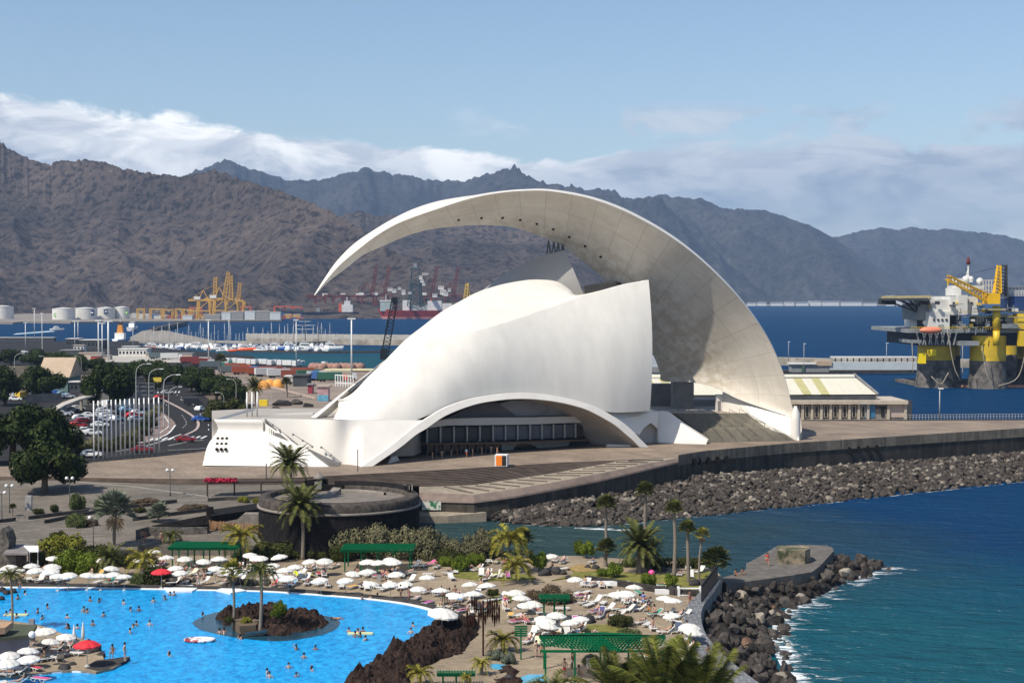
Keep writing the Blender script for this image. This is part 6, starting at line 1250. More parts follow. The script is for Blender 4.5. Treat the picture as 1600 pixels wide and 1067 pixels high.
random.seed(11); LO_, PE_ = {}, {}
taken = []
def put_lounger(p, rz, zone, occ=None):
    if any((p-q).length < .82 for q in taken): return
    x, y = proj(p)
    if zone != 'on the left peninsula' and 'tip' not in zone and x < 712 and y > table(FAR, x)-5.5: return
    taken.append(p.copy()); tw = random.random() < .32; k = random.randrange(2); src = (LGT if tw else LG)[k]
    o = place(src, p, rz, 1, cat='sun lounger', group='white sun loungers by the pool', colors={'towel': random.choice(TC)}); LO_.setdefault(zone, []).append(o)
    if occ if occ is not None else random.random() < .55:
        kind = random.choice(['lie', 'lie2', 'liew'] if k else ['flat', 'flatw', 'flat']) if random.random() < .78 else random.choice(['sit', 'sitw'])
        PE_.setdefault(zone, []).append(person(kind, p+Vector((0, 0, .0)), rz, None))
for o, zone in UALL:
    ang = {'left row': .25, 'peninsula': -2.2, 'right terrace': -1.5, 'walkway': -1.5}.get(next((k for k in ('left row', 'peninsula', 'right terrace', 'walkway') if k in zone), ''), -.5)
    for dx, dy in ((-1.05, -1.1), (.15, -1.25), (1.2, -.9)):
        if random.random() < .80:
            p = Vector(o.location)+Vector((dx+random.uniform(-.2, .2), dy+random.uniform(-.3, .3), 0)); x, y = proj(p)
            if 'pool' in zone and y > 916 and x < 600: p.y += 1.0
            put_lounger(p, ang+random.uniform(-.5, .5)+random.choice([0, 0, .9]), zone)
EXL = {'on the back lawn': [(755, 879), (765, 879), (777, 880), (790, 880), (812, 878), (868, 878), (880, 880), (925, 880), (995, 879), (1020, 882), (1075, 889), (1092, 896), (1062, 900), (1080, 903)], 'in the line below the back lawn': [(752, 900), (762, 901), (772, 902), (782, 903), (793, 903), (803, 903)],
 'on the open paving of the right terrace': [(915, 916), (925, 917), (940, 918), (950, 917), (902, 929), (782, 938), (790, 940), (930, 943), (942, 945), (912, 944), (975, 941), (985, 945), (990, 950), (930, 958), (940, 960), (965, 937)], 'near the large green pergola': [(840, 990), (862, 985), (850, 992), (890, 985), (905, 987), (825, 1005), (835, 1008), (860, 1008), (1000, 975), (1012, 978), (1020, 984), (1060, 984), (1055, 990), (1070, 1004), (1060, 1011), (1075, 1013)],
 'among the long pergola and the pool': [(540, 918), (550, 919), (562, 917), (572, 920), (590, 921), (600, 923), (512, 917), (500, 915), (480, 914), (470, 905), (472, 897), (480, 893), (490, 890), (505, 889), (520, 888), (662, 886), (672, 884), (648, 887), (682, 888), (640, 897), (700, 897), (712, 896), (725, 892), (735, 891), (745, 893)],
 'near the left pergola': [(310, 885), (325, 893), (318, 896), (340, 900), (350, 901), (270, 900), (205, 911), (240, 880), (390, 880), (398, 884)], 'on the tip of the peninsula': [(100, 1002), (108, 1006), (112, 1012), (122, 1020), (135, 1019), (82, 1017), (64, 1024), (72, 1028), (10, 1042), (26, 1044), (36, 1046), (46, 1042)]}
for zone, ps in EXL.items():
    for x, y in ps: put_lounger(P(x, y, 3.25 if 'peninsula' in zone else 3), random.uniform(-.8, .2) if 'penin' not in zone else -2+random.uniform(-.4, .4), zone)
rf_ = random.Random(77); k = 0
for _ in range(900):
    x, y = rf_.uniform(405, 1068), rf_.uniform(884, 1000)
    if y > table([(405, 912), (600, 926), (700, 945), (760, 975), (820, 985), (860, 975), (1068, 1000)], x) or (y < 905 and x > 740) or (880 < x < 1010 and y < 922) or (905 < x < 1010 and y > 970) or (985 < x < 1035 and y > 935) or (790 < x < 905 and y < 945) or k >= 24: continue
    p = P(x, y, 3)
    if any((p-q).length < 1.3 for q in taken): continue
    put_lounger(p, rf_.choice([-.5, -1.5, .3])+rf_.uniform(-.3, .3), 'scattered over the terrace'); k += 1
print('loungers', sum(len(v) for v in LO_.values()), 'sunbathers', sum(len(v) for v in PE_.values()))
for zone, os_ in LO_.items():
    number(os_, 'white sun lounger '+zone+', {} from left')
for zone, os_ in PE_.items(): number(os_, 'sunbather on a lounger '+zone+', {} from left')
place(LGT[1], P(468, 903, 3), .9, 1.1, 'bright yellow lounger standing by the parasols left of centre', 'sun lounger', colors={'towel': (.8, .85, .02)})
SW = [(39, 927), (28, 935), (141, 938), (155, 939), (193, 942), (240, 940), (258, 936), (266, 929), (272, 929), (317, 960), (343, 989), (350, 990), (375, 997), (16, 956), (59, 956), (74, 949), (105, 964), (131, 955), (136, 956), (162, 962), (145, 976), (107, 981), (121, 981), (105, 980), (204, 953), (217, 953), (213, 976), (208, 979), (234, 976), (203, 987), (265, 1023), (40, 958), (10, 960), (66, 966), (26, 964),
      (566, 935), (578, 933), (590, 931), (545, 986), (559, 987), (567, 986), (555, 994), (563, 994), (571, 999), (645, 977), (663, 985), (642, 988), (493, 1013), (463, 1014), (475, 1027), (451, 1042), (487, 1046), (417, 1050), (421, 1057), (463, 1055), (350, 985), (375, 996), (700, 973), (712, 972)]
sw_ = []
for i, (x, y) in enumerate(SW):
    p = P(x, y+1.5, 3.02); p.z -= random.uniform(1.12, 1.32); sw_.append(person('swim' if i % 3 else 'swimw', p, random.uniform(0, 6.3)))
number([o for o in sw_ if o.location.y > 178], 'bather in the far half of the blue pool, {} from the left'); number([o for o in sw_ if o.location.y <= 178], 'bather in the near half of the blue pool, {} from the left')
STD = [('shirt', 1014, 962, 2.9, 'man in dark shirt walking across the right terrace'), ('shirt', 1005, 949, 2.6, 'person in blue shirt bending forward near the walking man'), ('stand', 1078, 945, .5, 'bather standing by the walkway near the white bench'), ('stand', 195, 1032, 1.4, 'dark-tanned man standing at the end of the peninsula ramp'), ('standw', 838, 1028, .6, 'woman with towel standing by the green sign'), ('stand', 846, 1028, 0, 'child-sized bather in yellow shorts by the green sign'),
 ('sitg', 1106, 1021, .3, 'man sitting on the walkway edge with blue shorts'), ('shirt', 1199, 884, 0, 'person in red standing on the pier'), ('sitg', 1149, 899, .5, 'person sitting at the inner edge of the pier, left one'), ('sitg', 1160, 897, .2, 'person sitting at the inner edge of the pier, right one'), ('stand', 31, 920, 0, 'bather in blue shorts wading at the far edge of the pool'), ('stand', 319, 914, 0, 'bather standing on the pool steps'), ('stand', 310, 918, .4, 'bather sitting down at the pool steps'),
 ('stand', 693, 942, .3, 'tanned man in a queue at the pool edge, first'), ('standw', 698, 943, .8, 'woman in the queue at the pool edge, second'), ('stand', 702, 942, 1.5, 'tanned man with blue shorts in the queue, third'), ('stand', 711, 938, .2, 'bather behind the queue at the pool edge'), ('walk', 639, 939, 2, 'dark bather climbing out at the far pool edge'), ('stand', 626, 937, 2, 'bather in turquoise at the far pool edge'),
 ('standw', 227, 848, 0, 'bather in red trunks on the lower promenade'), ('stand', 223, 847, .3, 'bather with bare chest on the lower promenade'), ('walk', 243, 848, 1, 'person walking on the lower promenade, left of the couple'), ('walk', 252, 849, .6, 'person in red shorts on the lower promenade'), ('stand', 882, 1058, 0, 'person in shade under the large pergola'), ('walk', 895, 1046, .8, 'person walking under the large pergola'), ('sitg', 903, 1054, 1.2, 'person crouching under the large pergola'),
 ('stand', 708, 968, 0, 'man wading at the end of the pool near the sculpture'), ('stand', 732, 965, .5, 'bather by the tall hanging sculpture'), ('sitw', 176, 1027, 0, 'bather at the ladder of the peninsula ramp'), ('stand', 848, 985, 1, 'tanned bather beside the lower parasols'), ('stand', 852, 986, 2, 'second tanned bather beside the lower parasols'), ('walk', 950, 980, 1, 'person crossing the terrace lawn')]
random.seed(3)
for k, x, y, rz, lb in STD:
    z = 3; z = 3.5 if 'walkway' in lb and 'sitting' in lb else z; z = 2.7 if 'pier' in lb and y < 900 else z; z = 4.45 if 'promenade' in lb else z; z = 3.35 if 'peninsula ramp' in lb else z
    p = P(x, y, z)
    if 'wading' in lb: p.z -= .55
    wr = (.6, .02, .03) if 'red' in lb else (.05, .3, .7) if 'blue' in lb else (.7, .55, .05) if 'yellow' in lb else None
    person(k, p, rz, lb, 'people on foot', wear=wr, shirt=(.03, .04, .07) if 'dark shirt' in lb else (.05, .12, .5) if 'blue shirt' in lb else (.6, .03, .03) if 'in red' in lb else None, sc=.8 if 'child' in lb else 1)
for i in range(9): p = fp(676+i*12.5+(i*7 % 5), 716, 3+(i*5 % 4)); p.z = 7; person(random.choice(['stand', 'shirt', 'standw', 'walk']), p, random.random()*6, 'visitor in the shade of the hall foyer, %s from the left' % ordn(i+1), 'people in the foyer')
fl = empty('inflatable_boat', P(312, 1001, 3.05), 'red and white inflatable boat floating on the pool', 'inflatable boat'); rg = MB(); rg.tube([(1.5*math.cos(a*math.pi/8), .8*math.sin(a*math.pi/8), .12) for a in range(17)], .17, 8); rg.build('tube', M('red_vinyl', (.6, .06, .08), .3, .5, 1.2, col2=(.75, .72, .72), thr=(.48, .52)), fl); MB().box((0, 0, .05), (2.4, 1.1, .05)).build('floor', m_wt, fl)
for x, y, lb in ((563, 989, 'long pale air mattress with bathers on the pool'), (25, 960, 'pale air mattress beside bathers at the left edge of the pool')): MB().box(P(x, y, 3.08), (2.6, .8, .12)).build('air_mattress', M('mattress_vinyl', (.65, .66, .35), .4, .1, 1), label=lb, cat='air mattress')
lb_ = P(529, 967, 3.05); person('flat', lb_+Vector((0, 0, -.4)), 1.2, 'bather floating on the back right of the lava island')
# ============================================================ pergolas in green timber
m_gr = M('green_paint', (.003, .105, .04), .5, .2, 2)
def pergola(base, L_, W, H, rz, label, nl=26, cols=(4, 2), chevron=False):
    t = empty('pergola', base, label, 'pergola', 'green timber pergolas', rz); ns_ = cols[0]
    for i in range(ns_):
        for j in range(cols[1]): MB().box((-L_/2+.5+(L_-1)*i/(ns_-1), -W/2+.5+(W-1)*j/(cols[1]-1), H/2), (.16, .16, H)).build('post', m_gr, t)
    for j in range(cols[1]): MB().box((0, -W/2+.5+(W-1)*j/(cols[1]-1), H+.10), (L_, .12, .22)).build('beam', m_gr, t)
    mb = MB()
    for i in range(nl):
        x = -L_/2+L_*i/(nl-1)
        if not chevron: mb.box((x, 0, H+.30), (.07, W+.3, .18)); continue
        sg_ = -1 if i < nl/2 else 1; hw = W/2*min(1, 1.25-abs(x)/L_*1.7); k_ = 1.6*(hw/(W/2))
        for sy in (-1, 1): mb.beam((x, 0, H+.75), (x-sg_*k_, sy*hw, H+.22), .09, .16)
    mb.build('slat_roof', m_gr, t)
    if True:
        mb2 = MB()
        if not chevron:
            for k in range(int(W/.35)): mb2.box((0, -W/2+.35*k, H+.42), (L_*.98, .06, .05))
        else:
            for k in range(7):
                f = k/6; z_ = H+.86-.52*f; xs_ = [-L_/2, -L_*.25, 0, L_*.25, L_/2]
                for sy in (-1, 1):
                    for xa, xb in zip(xs_, xs_[1:]): mb2.beam((xa, sy*f*W/2*min(1, 1.25-abs(xa)/L_*1.7), z_), (xb, sy*f*W/2*min(1, 1.25-abs(xb)/L_*1.7), z_), .08, .06)
        mb2.build('lath', m_gr, t)
    return t
def pg_at(x0, x1, ybase, W, H, label, **k):
    a, b = P(x0, ybase, 3), P(x1, ybase, 3); return pergola((a+b)/2+Vector((0, W/2, 0)), (b-a).length, W, H, 0, label, **k)
pg_at(262, 372, 889, 5, 2.4, 'long green pergola at the left behind the parasols', nl=40, cols=(5, 2))
pg_at(532, 646, 894, 5, 2.5, 'long green pergola in the centre below the tamarisks', nl=40, cols=(5, 2))
pg_at(843, 890, 972, 2.6, 2.2, 'small green pergola under the purple bush', nl=16, cols=(3, 2))
lp_ = pergola(P(941, 1057, 3), 11.6, 7.2, 3.0, 0, 'large green pergola with herringbone slats at the bottom of the picture', nl=40, cols=(5, 2), chevron=True)
pg_at(683, 742, 1072, 1.2, .8, 'low narrow green pergola at the bottom, beside the red bag', nl=14, cols=(3, 2))
gs_ = empty('slatted_sign', P(814, 1030, 3), 'green post with a stack of slatted sign boards', 'sign post')
MB().box((0, 0, 1.5), (.14, .14, 3.1)).build('post', m_gr, gs_)
for k in range(5): MB().box((0, -.08, 2.35+k*.22), (1.25-.03*(k % 2), .10, .15)).build('board', m_gr, gs_)
sc_ = empty('hanging_sculpture', P(755, 1024, 3), 'tall sculpture of many dark hanging spindles on a post', 'sculpture'); m_rust = M('dark_rust', (.035, .016, .010), .8, .35, 3)
MB().box((0, 0, 2.7), (.18, .18, 5.4)).build('post', m_rust, sc_)
for k, z in enumerate((5.3, 4.6, 3.9)): MB().box((0, 0, z), (3.0, .07, .07)).build('cross_bar', m_rust, sc_)
random.seed(9)
for i in range(30):
    x = -1.55+3.1*(i % 15)/14; y = -.35+.7*(i//15)+random.uniform(-.1, .1); z = random.choice([4.9, 4.2, 3.6])+random.uniform(-.3, .3); MB().lathe([(.01, .75), (.10, .25), (.12, 0), (.10, -.3), (.01, -.8)], (x, y, z), 7).build('spindle', m_rust, sc_)
pp = MB().slab([P(x, y, 3.05) for x, y in ((803, 1068), (814, 1057), (826, 1053), (850, 1053), (858, 1060), (862, 1075))], .2); pp.build('pool_water', M('plunge_water', (.08, .40, .62), .15, .2, 1.5, .03, 4), kind='structure')
struct(MB().slab([P(x, y, 3.1) for x, y in ((765, 1038), (775, 1036), (790, 1038), (786, 1044), (770, 1043))], .2), 'pool_water', MATS['plunge_water'])
bn = empty('white_bench', P(1078, 931, 3), 'white slatted bench-like steps at the lawn by the walkway', 'white steps')
for k in range(4): MB().box((0, .25*k, .12+.22*k), (2.5, .25, .12)).build('step', m_wt, bn)
for s in (-1.3, 1.3): MB().box((s, .4, .5), (.25, 1.1, 1.0)).build('cheek', m_wt, bn)
for i, (x, y) in enumerate(((1038, 928), (945, 915))): MB().box(P(x, y, 3)+Vector((0, 0, .3)), (2.2 if i == 0 else 6, .5, .55)).build('low_plinth', m_wt, label=('short white plinth at the lawn edge' if i == 0 else 'long white plinth beside the yellow loungers'), cat='plinth')
for x, y, lb in ((592, 908, 'dark litter bin by the grey boulder on the terrace'), (920, 1042, 'dark litter bin under the large pergola')):
    q = empty('litter_bin', P(x, y, 3), lb, 'litter bin'); MB().box((0, 0, .5), (.5, .5, 1.0)).build('body', M('bin_grey', (.32, .31, .30), .6, .1, 2), q); MB().box((0, 0, 1.05), (.6, .6, .1)).build('lid', M('bin_lid', (.02, .02, .02), .5, .1, 2), q)
MB().ball(P(1018, 895, 3.4), .42, 14, 10).build('beach_ball', M('pink_vinyl', (.75, .08, .30), .3, .15, 2), label='pink beach ball in the small tree on the lawn', cat='beach ball')
kk = empty('kiosk', P(20, 1020, 3.25), 'flat grey-green roofed kiosk with tiled ridge on the peninsula', 'kiosk'); mkr = M('roof_felt', (.085, .095, .065), .8, .15, .8); mti = M('roof_tile', (.40, .25, .15), .8, .3, 4)
wp(MB().slab([P(-40, 1000, 6.0), P(48, 991, 6.0), P(58, 976, 6.3), P(20, 974, 6.3), P(-40, 982, 6.3)], .3), 'roof', mkr, kk); wp(MB().slab([P(-40, 985, 6.9), P(8, 980, 6.9), P(20, 971, 7.1), P(-40, 971, 7.1)], .6), 'tiled_ridge', mti, kk)
wp(MB().slab([P(-40, 1004, 5.7), P(46, 993, 5.7), P(46, 988, 5.7), P(-40, 992, 5.7)], 2.45), 'wall', M('kiosk_grey', (.20, .20, .23), .7, .15, 1), kk)
wp(MB().box(P(50, 1008, 3.25)+Vector((0, 0, 1.3)), (.5, .5, 2.7)), 'corner_post', MATS['kiosk_grey'], kk); wp(MB().ball(P(50, 991, 6.4), .33, 12, 8), 'globe_lamp', m_wt, kk)
# ============================================================ cars, lorries, lamps, buildings of the quay
m_paint = M('car_paint', (.5, .5, .5), .3, .04, 2, obcol=True); m_cg = M('car_glass', (.015, .018, .022), .1, .1, 2); m_tyre = M('tyre', (.02, .02, .02), .9, .1, 4)
def car(kind='hatch'):
    t = empty('parked_car'); prof = {'hatch': [(-2.0, .35), (-2.05, .75), (-1.85, .98), (-1.55, 1.38), (-.9, 1.46), (.1, 1.44), (.75, 1.02), (1.7, .88), (2.02, .62), (2.02, .35)], 'saloon': [(-2.2, .35), (-2.22, .8), (-1.7, .95), (-1.2, 1.36), (-.4, 1.43), (.3, 1.38), (.95, .98), (1.95, .86), (2.2, .6), (2.2, .35)],
                                      'van': [(-2.7, .4), (-2.7, 2.2), (-2.5, 2.3), (1.1, 2.28), (1.5, 2.1), (2.0, 1.25), (2.6, 1.05), (2.7, .7), (2.7, .4)]}[kind]; w_ = {'van': .95}.get(kind, .84); mb = MB(); top = max(z for _, z in prof)
    a = [Vector((x, -w_*(1 if z < 1.0 or kind == 'van' else .80), z)) for x, z in prof]; b = [Vector((v.x, -v.y, v.z)) for v in a]; k = len(a)
    mb.add(a+b, [tuple(range(k)), tuple(range(2*k-1, k-1, -1))]+[(i, k+i, k+(i+1) % k, (i+1) % k) for i in range(k)]); mb.build('body', m_paint, t)
    g = MB()
    if kind != 'van':
        z0, z1 = 1.0, 1.34; xs = (-1.6, .68, .25, -1.38)
        for s in (-1, 1): g.add([(xs[0], s*(w_*.955), z0), (xs[1], s*(w_*.955), z0), (xs[2], s*w_*.83, z1), (xs[3], s*w_*.83, z1)], [(0, 1, 2, 3)])
        g.build('side_window', m_cg, t); i = 5 if kind == 'hatch' else 5; p, q = prof[5], prof[6]
        MB().add([(p[0]+.06, -w_*.74, p[1]+.0), (q[0]+.03, -w_*.86, q[1]+.03), (q[0]+.03, w_*.86, q[1]+.03), (p[0]+.06, w_*.74, p[1])], [(0, 1, 2, 3)]).build('windscreen', m_cg, t)
    else: MB().add([(1.53, -.86, 2.06), (2.03, -.9, 1.28), (2.03, .9, 1.28), (1.53, .86, 2.06)], [(0, 1, 2, 3)]).build('windscreen', m_cg, t)
    for x in (-1.3, 1.35):
        for s in (-1, 1): MB().tube([(x, s*(w_-.12), .32), (x, s*(w_+.03), .32)], .32, 12).build('wheel', m_tyre, t)
    return proto(t)
CARP = {k: car(k) for k in ('hatch', 'saloon', 'van')}
CN = {'white': (.75, .75, .73), 'silver': (.42, .43, .44), 'red': (.55, .03, .025), 'dark red': (.22, .015, .02), 'blue': (.03, .12, .45), 'dark': (.03, .03, .035), 'yellow': (.75, .5, .06), 'light blue': (.3, .5, .65), 'grey': (.18, .18, .19)}
CARS = [(17, 619, 'hatch', 'white', .2), (24, 626, 'hatch', 'white', .1), (36, 623, 'van', 'yellow', 1.2), (57, 621, 'van', 'white', .25), (70, 613, 'hatch', 'silver', .3), (79, 619, 'saloon', 'dark', .2), (76, 609, 'hatch', 'white', .2), (89, 616, 'saloon', 'blue', .2), (98, 618, 'hatch', 'light blue', .3), (106, 622, 'saloon', 'white', .5), (93, 611, 'hatch', 'white', 0), (151, 612, 'saloon', 'white', .2), (147, 618, 'hatch', 'silver', .3), (154, 622, 'saloon', 'red', -.2),
 (121, 641, 'saloon', 'white', .5), (112, 643, 'saloon', 'silver', .5), (106, 646, 'hatch', 'dark', .5), (97, 650, 'saloon', 'white', .45), (103, 648, 'hatch', 'white', .5), (122, 668, 'hatch', 'red', .6), (130, 661, 'saloon', 'dark red', .6), (126, 656, 'hatch', 'white', .6), (139, 652, 'saloon', 'white', .3), (135, 677, 'hatch', 'white', .1), (146, 680, 'hatch', 'white', .3), (128, 676, 'saloon', 'silver', .2),
 (172, 637, 'van', 'white', 1.2), (164, 634, 'hatch', 'grey', 1.2), (162, 645, 'hatch', 'white', 0), (160, 649, 'saloon', 'silver', 0), (166, 653, 'hatch', 'white', .1), (156, 667, 'saloon', 'white', .2), (165, 659, 'hatch', 'silver', .1), (170, 656, 'saloon', 'white', .2), (154, 662, 'hatch', 'dark', .1),
 (192, 638, 'van', 'white', 1.0), (198, 643, 'hatch', 'light blue', .7), (203, 648, 'saloon', 'dark', .7), (208, 652, 'saloon', 'red', .7), (213, 658, 'hatch', 'silver', .7), (200, 636, 'saloon', 'grey', .7), (216, 648, 'hatch', 'white', .6), (184, 648, 'hatch', 'dark', 1.2), (182, 658, 'hatch', 'white', 1.2),
 (291, 690, 'saloon', 'dark red', 0), (223, 706, 'saloon', 'dark red', .1), (313, 658, 'saloon', 'blue', .3), (314, 642, 'hatch', 'white', 1.2), (302, 633, 'van', 'dark', .2), (251, 624, 'hatch', 'red', .8), (244, 628, 'saloon', 'dark', .8), (262, 616, 'hatch', 'silver', .4), (143, 714, 'hatch', 'white', .1), (236, 557, 'van', 'white', .2), (241, 560, 'saloon', 'dark', 0), (38, 551, 'saloon', 'white', 0), (96, 552, 'saloon', 'grey', .2), (30, 556, 'hatch', 'white', 0), (78, 558, 'hatch', 'dark', 0), (400, 569, 'hatch', 'white', 0), (412, 570, 'saloon', 'silver', 0), (508, 572, 'van', 'white', 1.3), (470, 566, 'hatch', 'white', .3)]
byc = {}
for x, y, k, c, rz in CARS:
    o = place(CARP[k], G(x, y, .07), rz, 1, cat='van' if k == 'van' else 'car', group='cars on the road and in the car park', colors={'body': CN[c]}); zone = 'parked behind the car park ramp' if y < 628 and x < 160 else 'in the fenced car park' if x < 220 and y > 630 and y < 690 else 'on the curving road' if x > 220 and y > 600 else 'driving below the flagpoles' if y > 690 else 'parked on the far quay'
    byc.setdefault((c, 'van' if k == 'van' else 'car', zone), []).append(o)
for (c, k, z), os_ in byc.items(): number(os_, '%s %s %s%s' % (c, k, z, ', {} such from the left' if len(os_) > 1 else ''))
def text_mesh(s, size, mat, loc, rot, name, parent=None):
    c = bpy.data.curves.new(name, 'FONT'); c.body = s; c.size = size; c.extrude = .02; o = bpy.data.objects.new(name, c); COL.objects.link(o); dg = bpy.context.evaluated_depsgraph_get(); me = bpy.data.meshes.new_from_object(o.evaluated_get(dg)); bpy.data.objects.remove(o)
    me.materials.clear(); me.materials.append(mat); q = bpy.data.objects.new(name, me); COL.objects.link(q); q.location = loc; q.rotation_euler = rot
    if parent: hang(q, parent)
    return q
m_box = M('lorry_box', (.5, .5, .5), .6, .12, .6, obcol=True, stretch=(6, 1, 1))
def lorry():
    t = empty('lorry'); MB().box((-1.2, 0, 2.3), (9.5, 2.4, 2.7)).build('cargo_box', m_box, t); mb = MB(); mb.slab([(4.0, -1.2, .5), (6.0, -1.2, .5), (6.0, -1.2, 1.6), (5.7, -1.2, 2.9), (4.0, -1.2, 3.0)], 0, off=(0, 2.4, 0)); mb.build('cab', m_paint, t)
    MB().box((5.9, 0, 2.2), (.12, 2.1, .9), ry=-.23).build('windscreen', m_cg, t); MB().box((0, 0, .8), (11, 1.0, .3)).build('chassis', m_tyre, t)
    for x in (-4.6, -3.3, 4.8):
        for s in (-1, 1): MB().tube([(x, s*.9, .5), (x, s*1.2, .5)], .5, 10).build('wheel', m_tyre, t)
    return proto(t)
LOR = lorry()
BX = {'dark red': (.22, .035, .03), 'orange': (.33, .075, .03), 'blue': (.05, .14, .38), 'white': (.62, .62, .6), 'green': (.03, .13, .08), 'grey': (.10, .13, .14), 'rust': (.25, .06, .035), 'beige': (.5, .45, .35)}
LY = [(300, 568, 'dark red', 0), (318, 571, 'dark red', 0), (332, 576, 'grey', 0), (344, 573, 'white', 0), (362, 584, 'grey', 0), (372, 580, 'orange', 0), (384, 585, 'orange', .1), (398, 585, 'blue', 1.4), (408, 587, 'orange', .1), (420, 588, 'white', .3), (428, 585, 'rust', .2), (440, 590, 'white', .2), (450, 588, 'rust', .1), (462, 592, 'rust', .0), (478, 588, 'orange', .1), (486, 592, 'green', .2), (494, 594, 'blue', 1.4), (503, 594, 'white', .1), (520, 596, 'green', .0), (534, 594, 'beige', .1), (250, 561, 'grey', 0), (268, 562, 'white', 0)]
byl = {}
for x, y, c, rz in LY: byl.setdefault(c, []).append(place(LOR, G(x, y, .06), rz+.15, 1, cat='lorry', group='lorries parked behind the marina', colors={'cargo_box': BX[c], 'cab': random.choice([(.7, .7, .7), (.6, .1, .03), (.05, .2, .15)])}))
byl_rust = list(byl['rust'])
for c, os_ in byl.items(): number(os_, 'parked lorry with %s box%s' % (c, ', {} such from the left' if len(os_) > 1 else ' among the trailers'))
t_ = text_mesh('CAI POS', 2.1, m_wt, (-5.3, -1.23, 1.55), (math.pi/2, 0, 0), 'lettering'); t_.parent = next(o for o in byl_rust if abs(proj(o.location)[0]-450) < 2)
for i in range(15): byl.setdefault('w', []).append(place(CARP['van'], G(352+i*8+random.uniform(-1, 1), 567.5+i*.35+random.uniform(-.5, .5), .06), 1.35+random.uniform(-.1, .1), 1.25, cat='van', group='vans in the row by the harbour basin', colors={'body': (.72, .72, .7)}))
number(byl['w'], 'white van in the long row by the harbour basin, {} from the left')
def house(name, x0, x1, y0, ybase, depth, wall, roof, label, cat='building', z=None, gable=0, wins=0, rz=0, over=.4, band=None):
    """rectangular building standing on the quay: px span, top row, base row"""
    a, b = (G(x0, ybase), G(x1, ybase)) if z is None else (P(x0, ybase, z), P(x1, ybase, z)); D = a.y; a.z -= .3; w_ = b.x-a.x; h = PD(x0, y0, D).z-a.z; t = empty(name, (a+b)/2+Vector((0, depth/2, 0)), label, cat, rz=rz)
    MB().box((0, 0, h/2), (w_, depth, h)).build('wall', wall, t)
    if gable: MB().slab([(-w_/2-over, -depth/2-over, h), (-w_/2-over, 0, h+gable), (-w_/2-over, depth/2+over, h)], 0, off=(w_+2*over, 0, 0)).build('roof', roof, t)
    else: MB().box((0, 0, h+.15), (w_+over*2, depth+over*2, .35)).build('roof', roof, t)
    for i in range(wins):
        x = -w_/2+w_*(i+.5)/wins; MB().box((x, -depth/2-.02, h*.55), (w_/wins*.5, .1, h*.35)).build('window', m_cg, t)
    if band: MB().box((0, -depth/2-.03, h*.25), (w_*.98, .1, h*.4)).build('wall_band', band, t)
    return t
m_bw = M('building_white', (.62, .60, .56), .7, .1, .3); m_bt = M('building_tan', (.42, .32, .22), .8, .1, .3); m_bg = M('building_grey', (.22, .22, .22), .8, .15, .3); m_teal = M('teal_wall', (.12, .20, .19), .7, .15, .5); m_pink = M('pinkish_wall', (.45, .36, .30), .8, .1, .3); m_shed = M('shed_dark', (.07, .075, .08), .8, .2, .5)
tb = house('hall', 62, 106, 590, 612, 16, m_teal, m_bt, 'long building with a big tan sloping roof and teal walls left of the car park', gable=6.5, wins=0, over=.8)
house('kiosk', 109, 129, 598, 613, 5, m_shed, m_bw, 'dark kiosk with a white canopy roof beside the tan-roofed building', wins=3)
house('shed', 134, 160, 595, 612, 8, m_teal, m_bg, 'low teal shed behind the white cars')
house('shelter_roof', -40, 84, 528, 533, 6, m_shed, m_bw, 'very long low white roof along the quay at the left edge')
house('harbour_building', 103, 122, 530, 542, 14, m_shed, m_bw, 'flat white-roofed harbour building, left of the two', wins=4); house('harbour_building', 124, 160, 532, 545, 16, m_shed, m_bw, 'flat white-roofed harbour building, right of the two', wins=6)
house('hut', 115, 131, 540, 550, 6, m_bw, m_pink, 'small white hut with three doors on the quay', wins=3); house('warehouse', 95, 124, 548, 558, 10, m_shed, m_bg, 'grey open shed on the quay with dark front'); house('port_office', 185, 229, 546, 557, 12, m_bw, m_bw, 'cream two-storey port office by the quay', wins=8)
house('port_office', 191, 215, 542, 547, 8, m_bw, m_bw, 'upper block of the cream port office with a flat roof', wins=4); house('low_wall_building', 124, 160, 552, 560, 4, m_pink, m_pink, 'low pinkish store beside the trees'); house('container', 142, 156, 557, 563, 5, M('red_box', (.45, .08, .04), .6, .1, 1), m_bg, 'row of red containers beside the trees'); house('container', 158, 172, 556, 562, 5, m_pink, m_bg, 'pale container right of the red ones')
house('store', 228, 300, 553, 558, 8, m_pink, m_bg, 'long low pale store along the quay road')
house('store', 506, 580, 579.5, 583, 12, m_pink, M('pale_yellow_roof', (.6, .55, .32), .7, .1, .5), 'long low store with a pale yellow roof by the hall'); house('container', 458, 481, 588, 604, 10, m_shed, m_shed, 'two dark grey stacked containers', cat='containers'); house('container', 445, 457, 589, 597, 6, m_bw, m_bw, 'white container left of the dark grey ones', cat='container')
house('kiosk', 496, 513, 605, 627, 4, M('poster_pink', (.45, .28, .28), .6, .3, .5), m_pink, 'small kiosk with a blue and pink poster wall', band=M('poster_blue', (.12, .35, .48), .5, .3, 1)); house('kiosk', 481, 488, 602, 615, 4, M('maroon', (.30, .04, .06), .6, .1, 1), m_bg, 'narrow maroon kiosk beside the containers')
for i, (x, y) in enumerate(((421, 606), (434, 606), (411, 608))): b = G(x, y); MB().lathe([(2.4, 0), (2.5, 1.0), (2.0, 2.2), (1.0, 3.0), (.1, 3.2)], b, 16).build('dome_tent', M('orange_tent', (.75, .33, .06), .6, .1, .6), label='orange dome tent behind the lorries, %s' % ('left one', 'right one', 'smallest one')[i] if i != 0 else 'orange dome tent behind the lorries, middle one', cat='tent')
